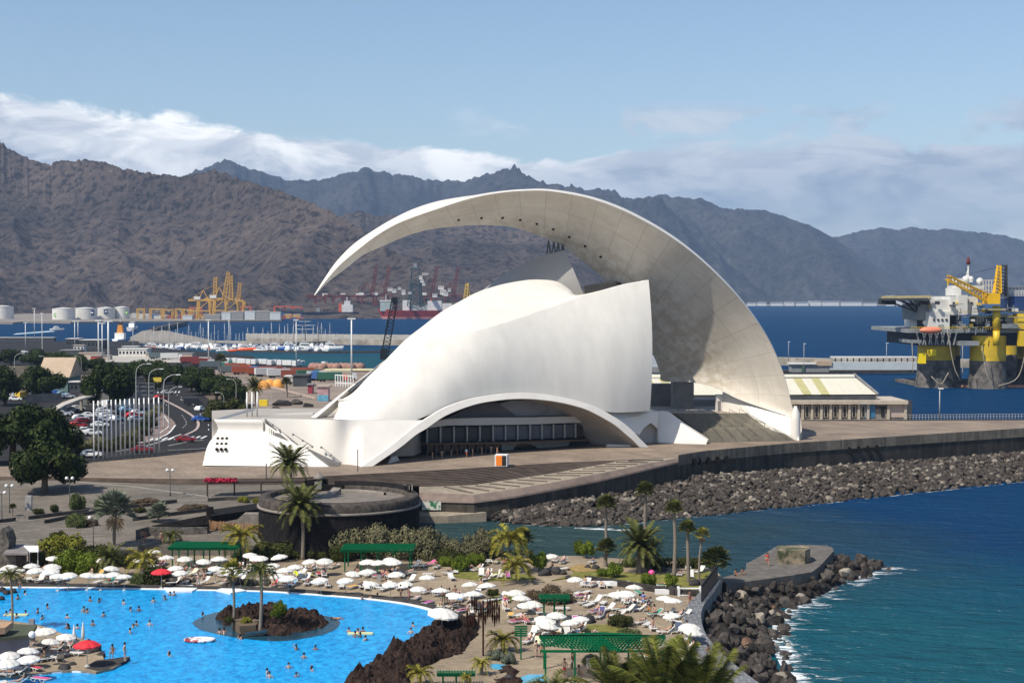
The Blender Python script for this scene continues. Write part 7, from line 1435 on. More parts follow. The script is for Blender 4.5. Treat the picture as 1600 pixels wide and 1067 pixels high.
for i in range(11):
    x = 489+i*7.4; b = G(x, 576.5+.3*(i % 3)); MB().lathe([(2.2, 0), (2.4, 1.4), (1.6, 2.6), (.1, 3.1)], b, 10).build('fish_cage_bundle', M('net_bundle', (.30, .17, .13), .9, .35, 1), label='round brownish net bundle on the quay, %s from the left' % ordn(i+1), cat='net bundle', group='net bundles on the quay')
wf = MB(); a, b = G(524, 604), G(552, 606)
for i in range(8): q = a.lerp(b, i/7); wf.beam(q, q+Vector((0, 0, 4.4)), .3)
for h in (1.5, 4.3): wf.beam(a+Vector((0, 0, h)), b+Vector((0, 0, h)), .3)
wf.build('steel_structure', m_wt, label='white open steel frame standing by the hall', cat='steel frame')
b = G(412, 634); MB().box(b+Vector((0, 0, .9)), (2.4, 1.6, 1.8)).build('yellow_skip', M('yellow_paint', (.75, .55, .02), .5, .1, 1), label='yellow bin beside the palm behind the podium', cat='skip')
for i, (x, y, s) in enumerate(((440, 632, 3.4), (462, 630, 2.4), (430, 640, 2.0), (480, 634, 2.0))): o = bpy.data.objects.new('rock', RM[i]); COL.objects.link(o); o.location = G(x, y, .4); o.scale = (s, s, s*.7); tag(o, 'large brown rock on the dry ground behind the podium, %s' % ('biggest', 'right of the biggest', 'leftmost', 'rightmost')[i], 'rock'); o.data = o.data
gl = MB(); c = linear([G(x, y) for x, y in ((405, 604), (440, 612), (470, 620), (492, 626))], 26)
for p in c: gl.beam(p, p+Vector((0, 0, 1.3)), .22)
gl.grid([[p+Vector((0, 0, .5)), p+Vector((0, 0, 1.2))] for p in c], smooth=False); gl.build('parapet_fence', m_pink, label='pale post-and-panel parapet along the service road behind the podium', cat='fence')
rm = empty('ramp', G(110, 650), 'pale concrete ramp rising past the car park with a dark side wall', 'ramp')
wp(MB().slab([P(74, 642, 7.2), P(98, 628, 9.0), P(122, 620, 10.2), P(148, 613.5, 11.0), P(152, 616, 11.0), P(124, 624, 10.0), P(100, 633, 8.8), P(80, 645, 7.2)], .5), 'deck', m_conc, rm)
wp(MB().slab([P(72, 645, 6.8), P(80, 645, 7.6), P(100, 633, 9.2), P(99, 641, 7.0), P(84, 652, 6.4)], 0, off=(.3, .5, 0)), 'side_wall', m_bg, rm)
for x, y, z in ((127, 623, 9.6), (100, 634, 8.4)): wp(MB().beam(P(x, y, z), Vector((P(x, y, z).x, P(x, y, z).y, 6.4)), .6), 'pillar', m_conc, rm)
bw_ = MB(); c = linear([G(40, 630), G(72, 628), G(96, 627)], 30); bw_.grid([[p, p+Vector((0, 0, 2.6))] for p in c], smooth=False); bw_.build('stained_wall', M('stained_concrete', (.24, .20, .17), .9, .5, .4), label='stained concrete wall below the white van', cat='wall')
bw_ = MB(); c = linear([G(124, 633), G(180, 632), G(222, 630)], 30); bw_.grid([[p, p+Vector((0, 0, 3.4))] for p in c], smooth=False); bw_.build('yard_wall', M('yard_concrete', (.25, .235, .21), .9, .3, .4), label='pale wall behind the fenced car park', cat='wall')
bb = empty('billboard', G(211, 626), 'back of a dark framed billboard by the road', 'billboard'); c = G(211, 626)
fr = MB()
for i in range(6): fr.beam(c+Vector((-6+2.4*i, 0, 1.4)), c+Vector((-6+2.4*i, 0, 5.6)), .2)
for z in (1.6, 2.9, 4.2, 5.5): fr.beam(c+Vector((-6.2, 0, z)), c+Vector((6.2, 0, z)), .2)
wp(fr, 'frame', M('frame_steel', (.12, .12, .12), .6, .2, 2), bb); wp(MB().box(c+Vector((0, .3, 3.6)), (12.2, .1, 4)), 'panel', M('panel_back', (.10, .115, .13), .7, .15, 1), bb)
for x in (-5, 5): wp(MB().beam(c+Vector((x, .2, 0)), c+Vector((x, .2, 1.6)), .3), 'post', m_bg, bb)
b = G(246, 612); q = empty('road_sign', b, 'yellow direction sign over the road by the trees', 'road sign'); MB().beam((0, 0, 0), (0, 0, 4.6), .18).build('post', m_bg, q); MB().box((0, -.1, 4.2), (2.8, .1, 1.5)).build('panel', M('sign_yellow', (.6, .45, .05), .5, .1, 1), q)
wfz = MB(); c = linear([G(52, 698), G(85, 700), G(108, 699)], 40)
for p in c: wfz.beam(p, p+Vector((0, 0, 2.2)), .18)
for h in (.4, 2.1): wfz.grid([[p+Vector((0, 0, h)), p+Vector((0, 0, h+.14))] for p in c], smooth=False)
wfz.build('white_fence', m_wt, label='white picket-like fence behind the dark trees at the left', cat='fence')
bl_ = MB(); c = linear([P(x, y, 7.02) for x, y in ((108, 727), (145, 722.5), (200, 717), (252, 712), (318, 705))], 26)
for p in c: bl_.beam(p, p+Vector((0, 0, .55)), .16)
bl_.grid([[p+Vector((0, 0, .42)), p+Vector((0, 0, .56))] for p in c], smooth=False); bl_.build('low_railing', m_shed, label='low dark railing between the road and the plaza', cat='railing')
m_fp = M('white_pole', (.72, .72, .70), .4, .06, 1); fp0 = proto(MB().tube([(0, 0, 0), (0, 0, 11.4)], [.17, .13], 8).build('flagpole', m_fp))
FPX = [147, 154, 161, 167.5, 174.5, 181.5, 188.5, 195.5, 203, 210, 218, 225.5, 233, 241, 248.5]; os_ = [place(fp0, P(x, 720-(x-147)*.09, 7), 0, (1, 1, 1), cat='flagpole', group='white flagpoles by the plaza') for x in FPX]; number(os_, 'tall white flagpole in the row by the plaza, {} from the left')
os_ = [place(fp0, Vector((PD(x, 655, 296).x, 296, 14.9)), 0, (1, 1, .42), cat='flagpole', group='short poles behind the podium') for x in (386, 394, 402)]; number(os_, 'short white pole standing on the podium, {} from the left')
m_lp = M('lamp_steel', (.42, .42, .40), .4, .1, 2)
def lamp_(d=1):
    t = empty('street_lamp'); MB().tube(catmull([(0, 0, 0), (0, 0, 8.6), (.3*d, 0, 9.9), (1.3*d, 0, 10.7), (2.6*d, 0, 10.9)], 14), [.13-.005*i for i in range(14)], 6).build('pole', m_lp, t); MB().box((2.9*d, 0, 10.85), (.9, .3, .16)).build('lamp_head', m_wt, t); return proto(t)
L1, L2 = lamp_(1), lamp_(-1)
for x, yb, yt, d, lb in ((213, 645, 568, 1, 'first from the left beside the dark billboard'), (233, 650, 576, 1, 'second, at the top of the verge'), (256, 672, 585, 1, 'third, in the pink verge'), (264, 672, 604, 1, 'fourth, beside the third'), (350, 658, 613, -1, 'beside the lighter green round tree'), (369, 640, 592, -1, 'behind the street trees, near the podium'), (335, 600, 575, -1, 'farthest one, before the lorries'), (72, 592, 556, -1, 'among the trees of the far car park'), (425, 655, 606, -1, 'right behind the podium'), (23, 604, 552, 1, 'at the left among the quay trees'), (127, 590, 556, -1, 'above the quay trees')):
    b = G(x, yb); h = PD(x, yt, b.y).z-b.z; place(L1 if d > 0 else L2, b, 0, (h/10.9,)*3, 'curved grey street lamp, '+lb, 'street lamp', 'curved street lamps')
m_gl = M('globe_white', (.75, .75, .72), .3, .04, 2)
def globe():
    t = empty('globe_lamp'); MB().tube([(0, 0, 0), (0, 0, .5), (0, 0, 4.0)], [.14, .07, .06], 8).build('pole', m_shed, t); MB().tube([(-.45, 0, 3.7), (-.42, 0, 3.95), (0, 0, 3.85), (.42, 0, 3.95), (.45, 0, 3.7)][1:4], .04, 5).build('arm', m_shed, t)
    for s in (-.45, .45): MB().ball((s, 0, 4.1), .27, 12, 8).build('globe', m_gl, t)
    return proto(t)
GLB = globe()
for x, y, z, lb in ((15, 801, 5.35, 'left one by the tree shadow'), (109, 788, 5.65, 'middle one beside the branching succulent'), (266, 774, 5.95, 'right one on the open promenade'), (146, 856, 4.2, 'among the shrubs below the fan palm'), (3, 813, 5.1, 'at the left edge')): place(GLB, P(x, y, z), 0, 1, 'double globe lamp on a dark post, '+lb, 'lamp', 'double globe lamps')
for x, y, y1, D, lb in ((416, 752, 725, 262, 'thin dark post before the podium stair'), (559, 739, 703, 272, 'thin dark post near the left foot of the arch')): b = PD(x, y, 0+D); MB().beam(Vector((b.x, b.y, 6.2)), PD(x, y1-1, D), .16).build('thin_post', m_shed, label=lb, cat='post')
ml = proto(MB().tube([(0, 0, 0), (0, 0, 1)], [.011, .006], 8).build('light_mast', m_fp))
for i, (x, yb, yt, w_, rot) in enumerate(((40, 545, 504, 1, 0), (66, 560, 490, .6, 0), (117, 545, 502, 1.1, 0), (122, 538, 502, 1, 0), (154, 562, 501, 1.3, 0), (160, 566, 505, 1.2, 0), (169.5, 564, 502, 1.9, 0), (326, 565, 500, 1.2, 0), (54, 500, 482, 1, 0), (226, 0, 0, 0, 0), (549.5, 590, 498, 1.3, 0), (463, 574, 500, .9, 0), (208, 545, 503, .8, 0), (358, 552, 497, .8, 0))):
    if not yb: continue
    b = G(x, max(yb, 534)); h = PD(x, yt, b.y).z-b.z; t = empty('light_mast', b, 'tall pale floodlight mast by the harbour, %s from the left' % ordn([3, 0, 5, 0, 0, 0, 0, 0, 0, 0, 0, 0, 0, 0][0] if False else sorted([40, 66, 117, 122, 154, 160, 169.5, 326, 54, 549.5, 463, 208, 358]).index(x)+1), 'light mast', 'floodlight masts by the harbour')
    MB().tube([(0, 0, 0), (0, 0, h)], [.30*w_, .22*w_], 8).build('pole', m_fp, t); MB().box((0, 0, h), (2.6*w_, .8, .5)).build('lamp_head', m_fp, t)
wh = empty('warehouse', P(1320, 655, 7), 'long pale warehouse with a cream gabled roof and pilastered front', 'warehouse'); m_cream = M('cream_sheet_roof', (.66, .62, .50), .55, .06, .3, .01, 3, stretch=(4, .3, 1)); m_ywp = M('yellowed_sheet', (.46, .42, .19), .6, .12, .5); m_pil = M('pale_stone', (.45, .39, .31), .8, .15, .6); m_whw = M('warehouse_wall', (.22, .19, .16), .8, .2, .6)
D0 = P(1300, 655, 7).y; xl, xr = PD(950, 655, D0).x, PD(1415, 655, D0).x; zt_ = PD(1300, 631, D0).z
wp(MB().box(((xl+xr)/2, D0+8, (7+zt_)/2), (xr-xl, 16, zt_-7)), 'wall', m_whw, wh)
wp(MB().box(((xl+xr)/2, D0+7.4, zt_+.45), (xr-xl+.6, 17.4, .9)), 'flat_roof', m_pil, wh); wp(MB().box(((xl+xr)/2, D0-.05, zt_-.9), (xr-xl, .14, .7)), 'frieze', m_shed, wh)
for i in range(24):
    px = 1414-i*14.6-(12 if i > 0 else 0)-(17 if i > 1 else 0); x = PD(px, 650, D0).x
    if px < 1000: break
    wp(MB().box((x, D0-.25, (7+zt_)/2), (.62, .7, zt_-7)), 'pilaster', m_pil, wh)
    if i > 2:
        xw = PD(px+7.3, 650, D0).x; wp(MB().box((xw, D0-.12, 9.0), (1.15, .2, 2.9)), 'window_frame', m_pil, wh); wp(MB().box((xw, D0-.2, 9.0), (.62, .2, 2.5)), 'window', m_cg, wh)
wp(MB().box((PD(1356, 650, D0).x, D0-.05, 9.2), (3.6, .2, 3.6)), 'blue_door', M('blue_door', (.03, .16, .30), .5, .15, 1), wh); wp(MB().box((PD(1401, 650, D0).x, D0-.05, 9.3), (4.2, .2, 3.6)), 'pink_panel', m_pink, wh); wp(MB().box((PD(1379, 650, D0).x, D0-.15, 9.0), (.8, .2, 2.6)), 'window', m_cg, wh)
e0, e1 = PD(950, 617.5, D0+1.5), PD(1371, 616, D0+1.5); r0_, r1 = PD(950, 592, D0+17), PD(1339, 590.5, D0+17)
rf = MB().slab([e0, e1, r1, r0_], .25); rfo = wp(rf, 'gable_roof', m_cream, wh); wp(MB().slab([e0+Vector((0, 0, -1.5)), e1+Vector((-.4, 0, -1.5)), e1+Vector((-.4, 0, 0)), e0], 0, off=(0, .4, 0)), 'clerestory', m_shed, wh)
k0, k1 = PD(950, 585, D0+19.5), PD(1333.5, 584.7, D0+19.5); wp(MB().slab([r0_+Vector((0, .2, .5)), r1+Vector((-.5, .2, .5)), k1, k0], .3), 'ridge_roof', m_cream, wh); wp(MB().slab([e1, r1, r1+Vector((0, 0, -9)), e1+Vector((0, 0, -3))], 0, off=(-.4, 0, 0)), 'gable_wall', m_whw, wh); wp(MB().beam(e1+Vector((.2, 0, .1)), k1+Vector((.2, 0, .1)), .4), 'verge_board', m_bg, wh)
for xa in (1283, 1255, 1020, 1045):
    f = (PD(xa, 617, D0+1.5).x-e0.x)/(e1.x-e0.x); g_ = (PD(xa-16, 592, D0+17).x-r0_.x)/(r1.x-r0_.x); a, b = e0.lerp(e1, f), r0_.lerp(r1, g_); wp(MB().slab([a+Vector((0, 0, .04)), a+Vector((2.2, 0, .04)), b+Vector((2.2, 0, .04)), b+Vector((0, 0, .04))], .02), 'roof_light', m_ywp, wh)
sg = empty('quay_shed', Vector((PD(1030, 600, 450).x, 450, 3)), 'pale blue-grey shed glimpsed between the hall and the wing', 'shed'); wp(MB().slab([PD(1012, 600, 450), PD(1062, 600, 450), PD(1062, 590, 450), PD(1040, 563, 450), PD(1012, 552, 450)], 0, off=(0, 10, 0)), 'wall', M('pale_blue_sheet', (.42, .47, .52), .6, .08, .4), sg); wp(MB().slab([PD(1012, 582, 449.5), PD(1062, 582, 449.5), PD(1062, 574, 449.5), PD(1012, 573, 449.5)], 0, off=(0, .4, 0)), 'dark_band', m_bg, sg)
rl_ = MB(); c = linear([P(x, y, 7) for x, y in ((1417, 655.5), (1500, 654.8), (1600, 654), (1700, 653))], 60)
for p in c: rl_.beam(p, p+Vector((0, 0, 1.2)), .1)
for h in (.6, 1.2): rl_.grid([[p+Vector((0, 0, h)), p+Vector((0, 0, h+.08))] for p in c], smooth=False)
rl_.build('quay_railing', m_lp, label='pale railing along the rear edge of the plaza at the right', cat='railing'); cq = MB().beam(P(1255, 657, 7.1), P(1720, 655.5, 7.1), .35); cq.build('quay_coping', m_shed, label='dark kerb line along the rear edge of the plaza', cat='kerb')
for x, yb, yt, lb in ((1468, 654, 607, 'single pale lamp post on the rear quay at the right'), (1256, 583, 537, 'tall lamp post on the mole behind the wing'), (1232, 565, 534, 'short lamp post on the mole, left of the tall one'), (1385, 578, 536, 'lamp post on the mole near the oil rig')):
    b = P(x, yb, 7 if yb > 650 else 2.5); h = PD(x, yt, b.y).z-b.z; t = empty('lamp_post', b, lb, 'lamp post'); MB().tube([(0, 0, 0), (0, 0, h)], [.16, .1], 6).build('pole', m_lp, t); MB().box((.3, 0, h), (1.2, .5, .25)).build('lamp_head', m_wt, t)
# ============================================================ moles, marina, port and oil rig
def pxb(mb, x0, y0, x1, y1, D, dd=6): p, q = PD(x0, y1, D), PD(x1, y0, D); return mb.box(((p.x+q.x)/2, D+dd/2, (p.z+q.z)/2), (abs(q.x-p.x), dd, abs(q.z-p.z)))
m_mole = M('mole_stone', (.33, .29, .235), .9, .4, .12, .2, 1.2); m_moled = M('mole_dark', (.06, .055, .05), .9, .3, .4)
def mole(pts_px, z, width, name, mat, label, z0=-1):
    pts = [P(x, y, 0) for x, y in pts_px]; pts = linear(pts, 40); r = []
    for i, p in enumerate(pts): r.append([Vector((p.x, p.y, z0)), Vector((p.x, p.y, z)), Vector((p.x, p.y+width, z)), Vector((p.x, p.y+width, z0))])
    return MB().grid(r, smooth=False).build(name, mat, label=label, cat='breakwater')
mole([(385, 537), (500, 538.5), (660, 540)], 4.6, 10, 'breakwater', m_mole, 'long pale breakwater wall crossing behind the marina'); mole([(384, 530.5), (660, 533)], 5.4, 1.2, 'breakwater_parapet', m_conc, 'thin pale parapet along the marina breakwater')
mole([(200, 535), (300, 535), (400, 537)], 1.5, 14, 'marina_quay', m_mole, 'low quay behind the moored boats'); mole([(360, 550), (500, 552), (660, 551)], 1.3, 3.5, 'pontoon', m_moled, 'long dark pontoon in front of the marina boats')
mole([(1190, 570), (1300, 573), (1440, 574), (1610, 575), (1700, 575)], 4.2, 12, 'breakwater', m_mole, 'long pale breakwater behind the oil rig'); mole([(1150, 583), (1222, 584), (1432, 583)], 1.6, 8, 'pier_deck', m_moled, 'dark low pier in front of the right breakwater')
bs = MB().slab([P(205, 532, 2), P(203, 527, 2), P(222, 517, 2), P(243, 514, 2), P(262, 517, 2), P(335, 532, 2), P(335, 535, 2)], 3); struct(bs, 'stone_spit', M('spit_stone', (.24, .215, .18), .9, .4, .1, .2, 1.2))
br = empty('jetty', P(262, 512, 0), 'dark jetty on many piles reaching towards the oil tanks', 'jetty'); a, b = P(240, 512.5, 5), P(290, 502, 5); o4 = Vector((5, 0, 0)); wp(MB().slab([a-o4, a+o4, b+o4, b-o4], 1.2), 'deck', m_moled, br)
for i in range(9): q = a.lerp(b, i/8.); wp(MB().beam(Vector((q.x, q.y, -1)), Vector((q.x, q.y, 4.5)), 2.2), 'pile', m_moled, br)
t = empty('mole_wall', P(1360, 578, 2), 'pale blue-grey wall with a white roof strip on the right pier', 'harbour wall'); D = P(1360, 581, 1.6).y
wp(pxb(MB(), 1296, 565.5, 1433, 578, D, 3), 'wall', M('pale_harbour_wall', (.46, .50, .52), .7, .08, .3), t); wp(pxb(MB(), 1302, 557.5, 1434, 559.5, D+16, 8), 'roof_strip', m_bw, t)
for i in range(14): wp(pxb(MB(), 1305+i*9.4, 559.5, 1306.2+i*9.4, 566, D+17, 1), 'post', m_shed, t)
t = empty('pump_house', P(1258, 581, 1.6), 'grey block house with a tan-brown upper store on the right pier', 'building'); wp(pxb(MB(), 1237, 569, 1295, 581.5, D, 8), 'wall', m_bg, t); wp(pxb(MB(), 1276, 564, 1300, 571.5, D-.6, 6), 'upper_store', m_bt, t); wp(pxb(MB(), 1253, 572, 1257, 581.5, D-.7, 1), 'door', M('green_door', (.05, .14, .07), .6, .1, 1), t); wp(pxb(MB(), 1235, 567.5, 1276, 569.5, D-1, 9), 'roof', m_bw, t)
m_hw = M('hull_white', (.72, .72, .70), .35, .05, 1, obcol=True); m_mast = M('mast_alloy', (.55, .55, .53), .35, .08, 2)
def hull(L_, B_, H_, mat, t, name='hull', z=-.1, bow=1.0, sheer=.25):
    rows = []; n = 14
    for i in range(n+1):
        f = i/n; x = -L_/2+L_*f; w_ = B_/2*(min(1, .72+f*1.1) if f < .35 else max(.0, 1-((f-.35)/.65)**2.2*bow)); zt = H_*(1+sheer*f*f); rows.append([(x, 0, z), (x-.0, w_*.65, z), (x+(.35 if i == n else 0), w_, zt), (x, w_*.9, zt), (x, 0, zt+.04), (x, -w_*.9, zt), (x+(.35 if i == n else 0), -w_, zt), (x, -w_*.65, z), (x, 0, z)])
    mb = MB().grid([[Vector(p) for p in r] for r in rows]); mb.add([Vector(p) for p in rows[0][:-1]], [tuple(range(8))]); return mb.build(name, mat, t)
def sail():
    t = empty('sailing_boat'); hull(10, 3.1, 1.25, m_hw, t); MB().slab([(-2.6, -.9, 1.3), (1.9, -.55, 1.45), (1.9, .55, 1.45), (-2.6, .9, 1.3)], 0, off=(0, 0, .55)).build('cabin', m_wt, t); MB().box((-.3, 0, 1.68), (3.2, 1.55, .16)).build('cabin_window', m_cg, t); MB().tube([(.6, 0, 1.2), (.6, 0, 14.5)], [.13, .08], 6).build('mast', m_mast, t); MB().tube([(.5, 0, 2.6), (-3.6, 0, 2.6)], .16, 6).build('boom', M('sail_cover', (.04, .08, .25), .8, .2, 1), t)
    st = MB()
    for e in ((5, 0, 1.5), (-4.8, 0, 1.4)): st.beam((.6, 0, 14.2), e, .05)
    st.beam((.6, -1, 9.5), (.6, 1, 9.5), .07); st.build('rigging', m_mast, t); return proto(t)
def motor():
    t = empty('motor_boat'); hull(8.5, 3.0, 1.3, m_hw, t); MB().slab([(-2.4, -1.1, 1.4), (1.6, -.8, 1.5), (1.0, -.7, 2.6), (-1.9, -1, 2.7), ], 0, off=(0, 1.9, 0)).build('cabin', m_wt, t); MB().box((-.4, 0, 2.1), (2.7, 2.1, .35)).build('cabin_window', m_cg, t); MB().box((-.6, 0, 3.1), (1.8, 1.4, .12)).build('flybridge', m_wt, t); return proto(t)
SAIL, MOTO = sail(), motor(); random.seed(21); sb, mbt = [], []
for k in range(48): x = 228+k*6.4+random.uniform(-2.5, 2.5); y = random.choice([543.5, 545.5, 548]) if x < 520 else 545; y += random.uniform(-.6, .6); y = max(y, 541.5 if x > 300 else 539); sb.append(place(SAIL, P(x, y if x > 225 else 540, 0), random.choice([1.2, 1.5, -1.6, 1.9])+random.uniform(-.2, .2), random.uniform(.8, 1.35), cat='sailing boat', group='sailing boats in the marina', colors={'hull': random.choice([(.72, .72, .7)]*4+[(.05, .1, .3), (.5, .05, .04)])}))
for k in range(58): x = 232+k*5.0+random.uniform(-2.5, 2.5); y = random.choice([544.5, 547, 549.3])+random.uniform(-.6, .6); y = min(y, 546 if x < 300 else 549.5); mbt.append(place(MOTO, P(x, y, 0), random.choice([.2, 1.3, 1.6, -1.4, 2.9])+random.uniform(-.2, .2), random.uniform(.9, 1.6), cat='motor boat', group='motor boats in the marina', colors={'hull': random.choice([(.74, .74, .72)]*6+[(.04, .12, .35), (.6, .12, .03)])}))
number(sb, 'moored sailing boat with a bare mast in the marina, {} from the left'); number(mbt, 'small white-topped motor boat in the marina, {} from the left')
for x, y, r, lb in ((383, 549, 0, 'bright orange rescue boat moored in the marina, bigger one'), (368, 550, .2, 'bright orange rescue boat, smaller one at the left')): place(MOTO, P(x, y, 0), r, 1.7 if r == 0 else 1.3, lb, 'rescue boat', colors={'hull': (.85, .12, .02)})
for x, y, s, c, lb in ((453, 547.5, 2.0, (.04, .14, .4), 'blue-hulled trawler moored at the pontoon'), (478, 548, 2.1, (.7, .7, .7), 'large white yacht at the right of the marina'), (517, 547.5, 2.0, (.7, .7, .7), 'white launch with an orange stripe at the right of the marina'), (430, 546, 1.6, (.7, .7, .7), 'white catamaran-like yacht left of the trawler'), (208, 517, 3.2, (.6, .6, .62), 'white fast ferry at the end of the spit'), (89, 517, 1.8, (.3, .32, .35), 'small grey vessel crossing with a white wake at the left')): place(MOTO, P(x, y, 0), .1 if x != 208 else 1.5, s, lb, 'yacht' if 'yacht' in lb else 'boat', colors={'hull': c})
wk_ = MB().poly([P(87, 518, .05), P(20, 523, .05), P(25, 521, .05), P(80, 516.5, .05)]); struct(wk_, 'boat_wake', M('wake_foam', (.35, .45, .52), .7, .3, .02))
ts = empty('tall_ship', P(477, 541, 0), 'dark three-masted sailing ship with yards behind the marina', 'sailing ship'); ho = hull(34, 7, 3.2, M('black_hull', (.03, .03, .03), .5, .2, .5), ts, bow=.8)
for x, h in ((-9, 20), (0, 21), (10, 19)): MB().tube([(x, 0, 2), (x, 0, h)], [.35, .2], 6).build('mast', M('dark_mast', (.16, .13, .11), .6, .2, 1), ts)
for z, w_ in ((19, 9), (16, 16), (13, 14)): MB().tube([(0, -.2, z), (w_/2, -.2, z+.2)], .22, 5).tube([(0, -.2, z), (-w_/2, -.2, z+.2)], .22, 5).build('yard', m_mast, ts)
MB().beam((17, 0, 3.5), (25, 0, 7), .4).build('bowsprit', m_mast, ts)
tg = empty('tug_boat', P(188, 533, 0), 'tug with a tall orange superstructure moored at the quay', 'tug'); h_ = hull(22, 8, 2, m_hw, tg); h_.rotation_euler.z = 1.4; MB().box((0, 0, 4.6), (8, 7, 5)).build('deck_house', m_wt, tg); MB().slab([(-2.6, -2, 7), (2.6, -2, 7), (1.8, -2, 14), (-1.6, -2, 14)], 0, off=(0, 4, 0)).build('superstructure', M('tug_orange', (.70, .28, .04), .5, .15, .5), tg); MB().box((.2, 0, 15), (2.6, 3, 2.4)).build('funnel', M('tug_dark', (.05, .04, .04), .5, .1, 1), tg); MB().beam((0, 0, 16), (0, 0, 21), .4).build('mast', m_mast, tg)
lc = empty('crawler_crane', P(597, 565, 3), 'black lattice-boom crane standing behind the hall shell', 'crane'); m_blk = M('black_steel', (.02, .022, .024), .6, .2, 1); a, b = PD(600, 560, 900), PD(617, 466, 900)
def lattice(mb, a, b, w0, w1, n, t_=.35):
    a, b = Vector(a), Vector(b); d = (b-a).normalized(); u = d.cross(Vector((0, 1, 0))).normalized(); v = d.cross(u); pr = None
    for i in range(n+1):
        p = a.lerp(b, i/n); w_ = lerp(w0, w1, i/n)/2; c = [p+u*w_+v*w_, p+u*w_-v*w_, p-u*w_-v*w_, p-u*w_+v*w_]
        if pr:
            for k in range(4): mb.beam(pr[k], c[k], t_); mb.beam(pr[k], c[(k+1) % 4], t_*.7)
        pr = c
    return mb
wp(lattice(MB(), a, b, 4, 3.2, 16, .45), 'boom', m_blk, lc); wp(pxb(MB(), 594, 545, 603, 562, 898, 8), 'cab', m_blk, lc); wp(MB().beam(PD(596, 548, 900), b, .4), 'stay', m_blk, lc); wp(pxb(MB(), 613.5, 464, 619.5, 476, 899, 3), 'boom_head', m_blk, lc)
fq = MB().slab([P(-400, 504, 2.5), P(20, 504, 2.5), P(40, 502, 2.5), P(110, 503, 2.5), P(185, 502, 2.5), P(250, 501.5, 2.5), P(440, 500, 2.5), P(442, 495, 2.5), P(720, 493, 2.5), P(900, 490, 2.5), P(900, 482, 2.5), P(-400, 488, 2.5)], 4); struct(fq, 'port_ground', M('port_ground', (.22, .19, .16), .9, .2, .02))
def emblem(cx, cy, r, D, t, kind):
    c = PD(cx, cy, D); s = D/F
    if kind == 'flower':
        n = 36; pts = [c+Vector((math.cos(2*math.pi*i/n)*r*s*(1+.16*math.cos(9*2*math.pi*i/n)), 0, math.sin(2*math.pi*i/n)*r*s*(1+.16*math.cos(9*2*math.pi*i/n)))) for i in range(n)]; wp(MB().slab(pts, 0, off=(0, .5, 0)), 'emblem', M('emblem_green', (.12, .42, .05), .5, .1, 1), t)
        pts = [c+Vector((math.cos(2*math.pi*i/n)*r*s*.5, -.2, math.sin(2*math.pi*i/n)*r*s*.5)) for i in range(n)]; wp(MB().slab(pts, 0, off=(0, .3, 0)), 'emblem_centre', M('emblem_pale', (.75, .78, .55), .5, .1, 1), t)
    else:
        wp(pxb(MB(), cx-r, cy-r, cx+r, cy+r, D, .5), 'emblem_panel', M('emblem_navy', (.02, .03, .10), .5, .1, 1), t); wv = MB(); p = [PD(cx-r*.6, cy+.1*r, D-.3), PD(cx-r*.1, cy-.45*r, D-.3), PD(cx+r*.6, cy-.1*r, D-.3), PD(cx+r*.5, cy+.4*r, D-.3), PD(cx, cy-.02*r, D-.3), PD(cx-r*.5, cy+.45*r, D-.3)]; wv.slab(p, 0, off=(0, .2, 0)); wp(wv, 'emblem_wave', m_wt, t)
m_tank = M('tank_white', (.66, .64, .59), .55, .06, .05)
for i, (x0, x1, yt, yb, D) in enumerate(((-14, 21, 479, 498, 2480), (82, 117.5, 482.5, 500, 2400), (115, 152, 482, 500, 2440), (151, 180, 481.5, 499.5, 2480), (179, 202, 480.5, 498, 2500))):
    r = (x1-x0)/2*D/F; c = PD((x0+x1)/2, yb, D+r); zt = PD(x0, yt, D+r).z; t = empty('storage_tank', (c.x, c.y, 2.5), ['white storage tank with a shallow cone roof at the left edge', 'white storage tank with a round green emblem, leftmost of the group of four', 'widest white storage tank with a navy panel at its right side', 'white storage tank with a navy panel in its middle, third of the group', 'smallest white storage tank with a small green emblem, fourth of the group'][i], 'storage tank', 'storage tanks of the port')
    MB().lathe([(r, -.5), (r, zt-2.5)], n=40).build('shell', m_tank, t); MB().lathe([(r, zt-2.5), (r+.4, zt-2.3), (r*.5, zt-1.2), (.1, zt-.4)], n=40).build('roof', m_tank, t)
    if i == 1: emblem(87.5, 492.3, 3.2, D+1.5, t, 'flower')
    if i == 2: emblem(143, 488.8, 4.3, D+5, t, 'wave')
    if i == 3: emblem(165.5, 487, 3.3, D-.8, t, 'wave')
    if i == 4: emblem(197.5, 488.5, 2.4, D+2, t, 'flower')
m_cy = M('crane_yellow', (.52, .29, .05), .5, .2, .2); m_cr = M('crane_redbrown', (.15, .035, .03), .6, .25, .2); m_co = M('crane_orange', (.50, .09, .04), .5, .2, .2)
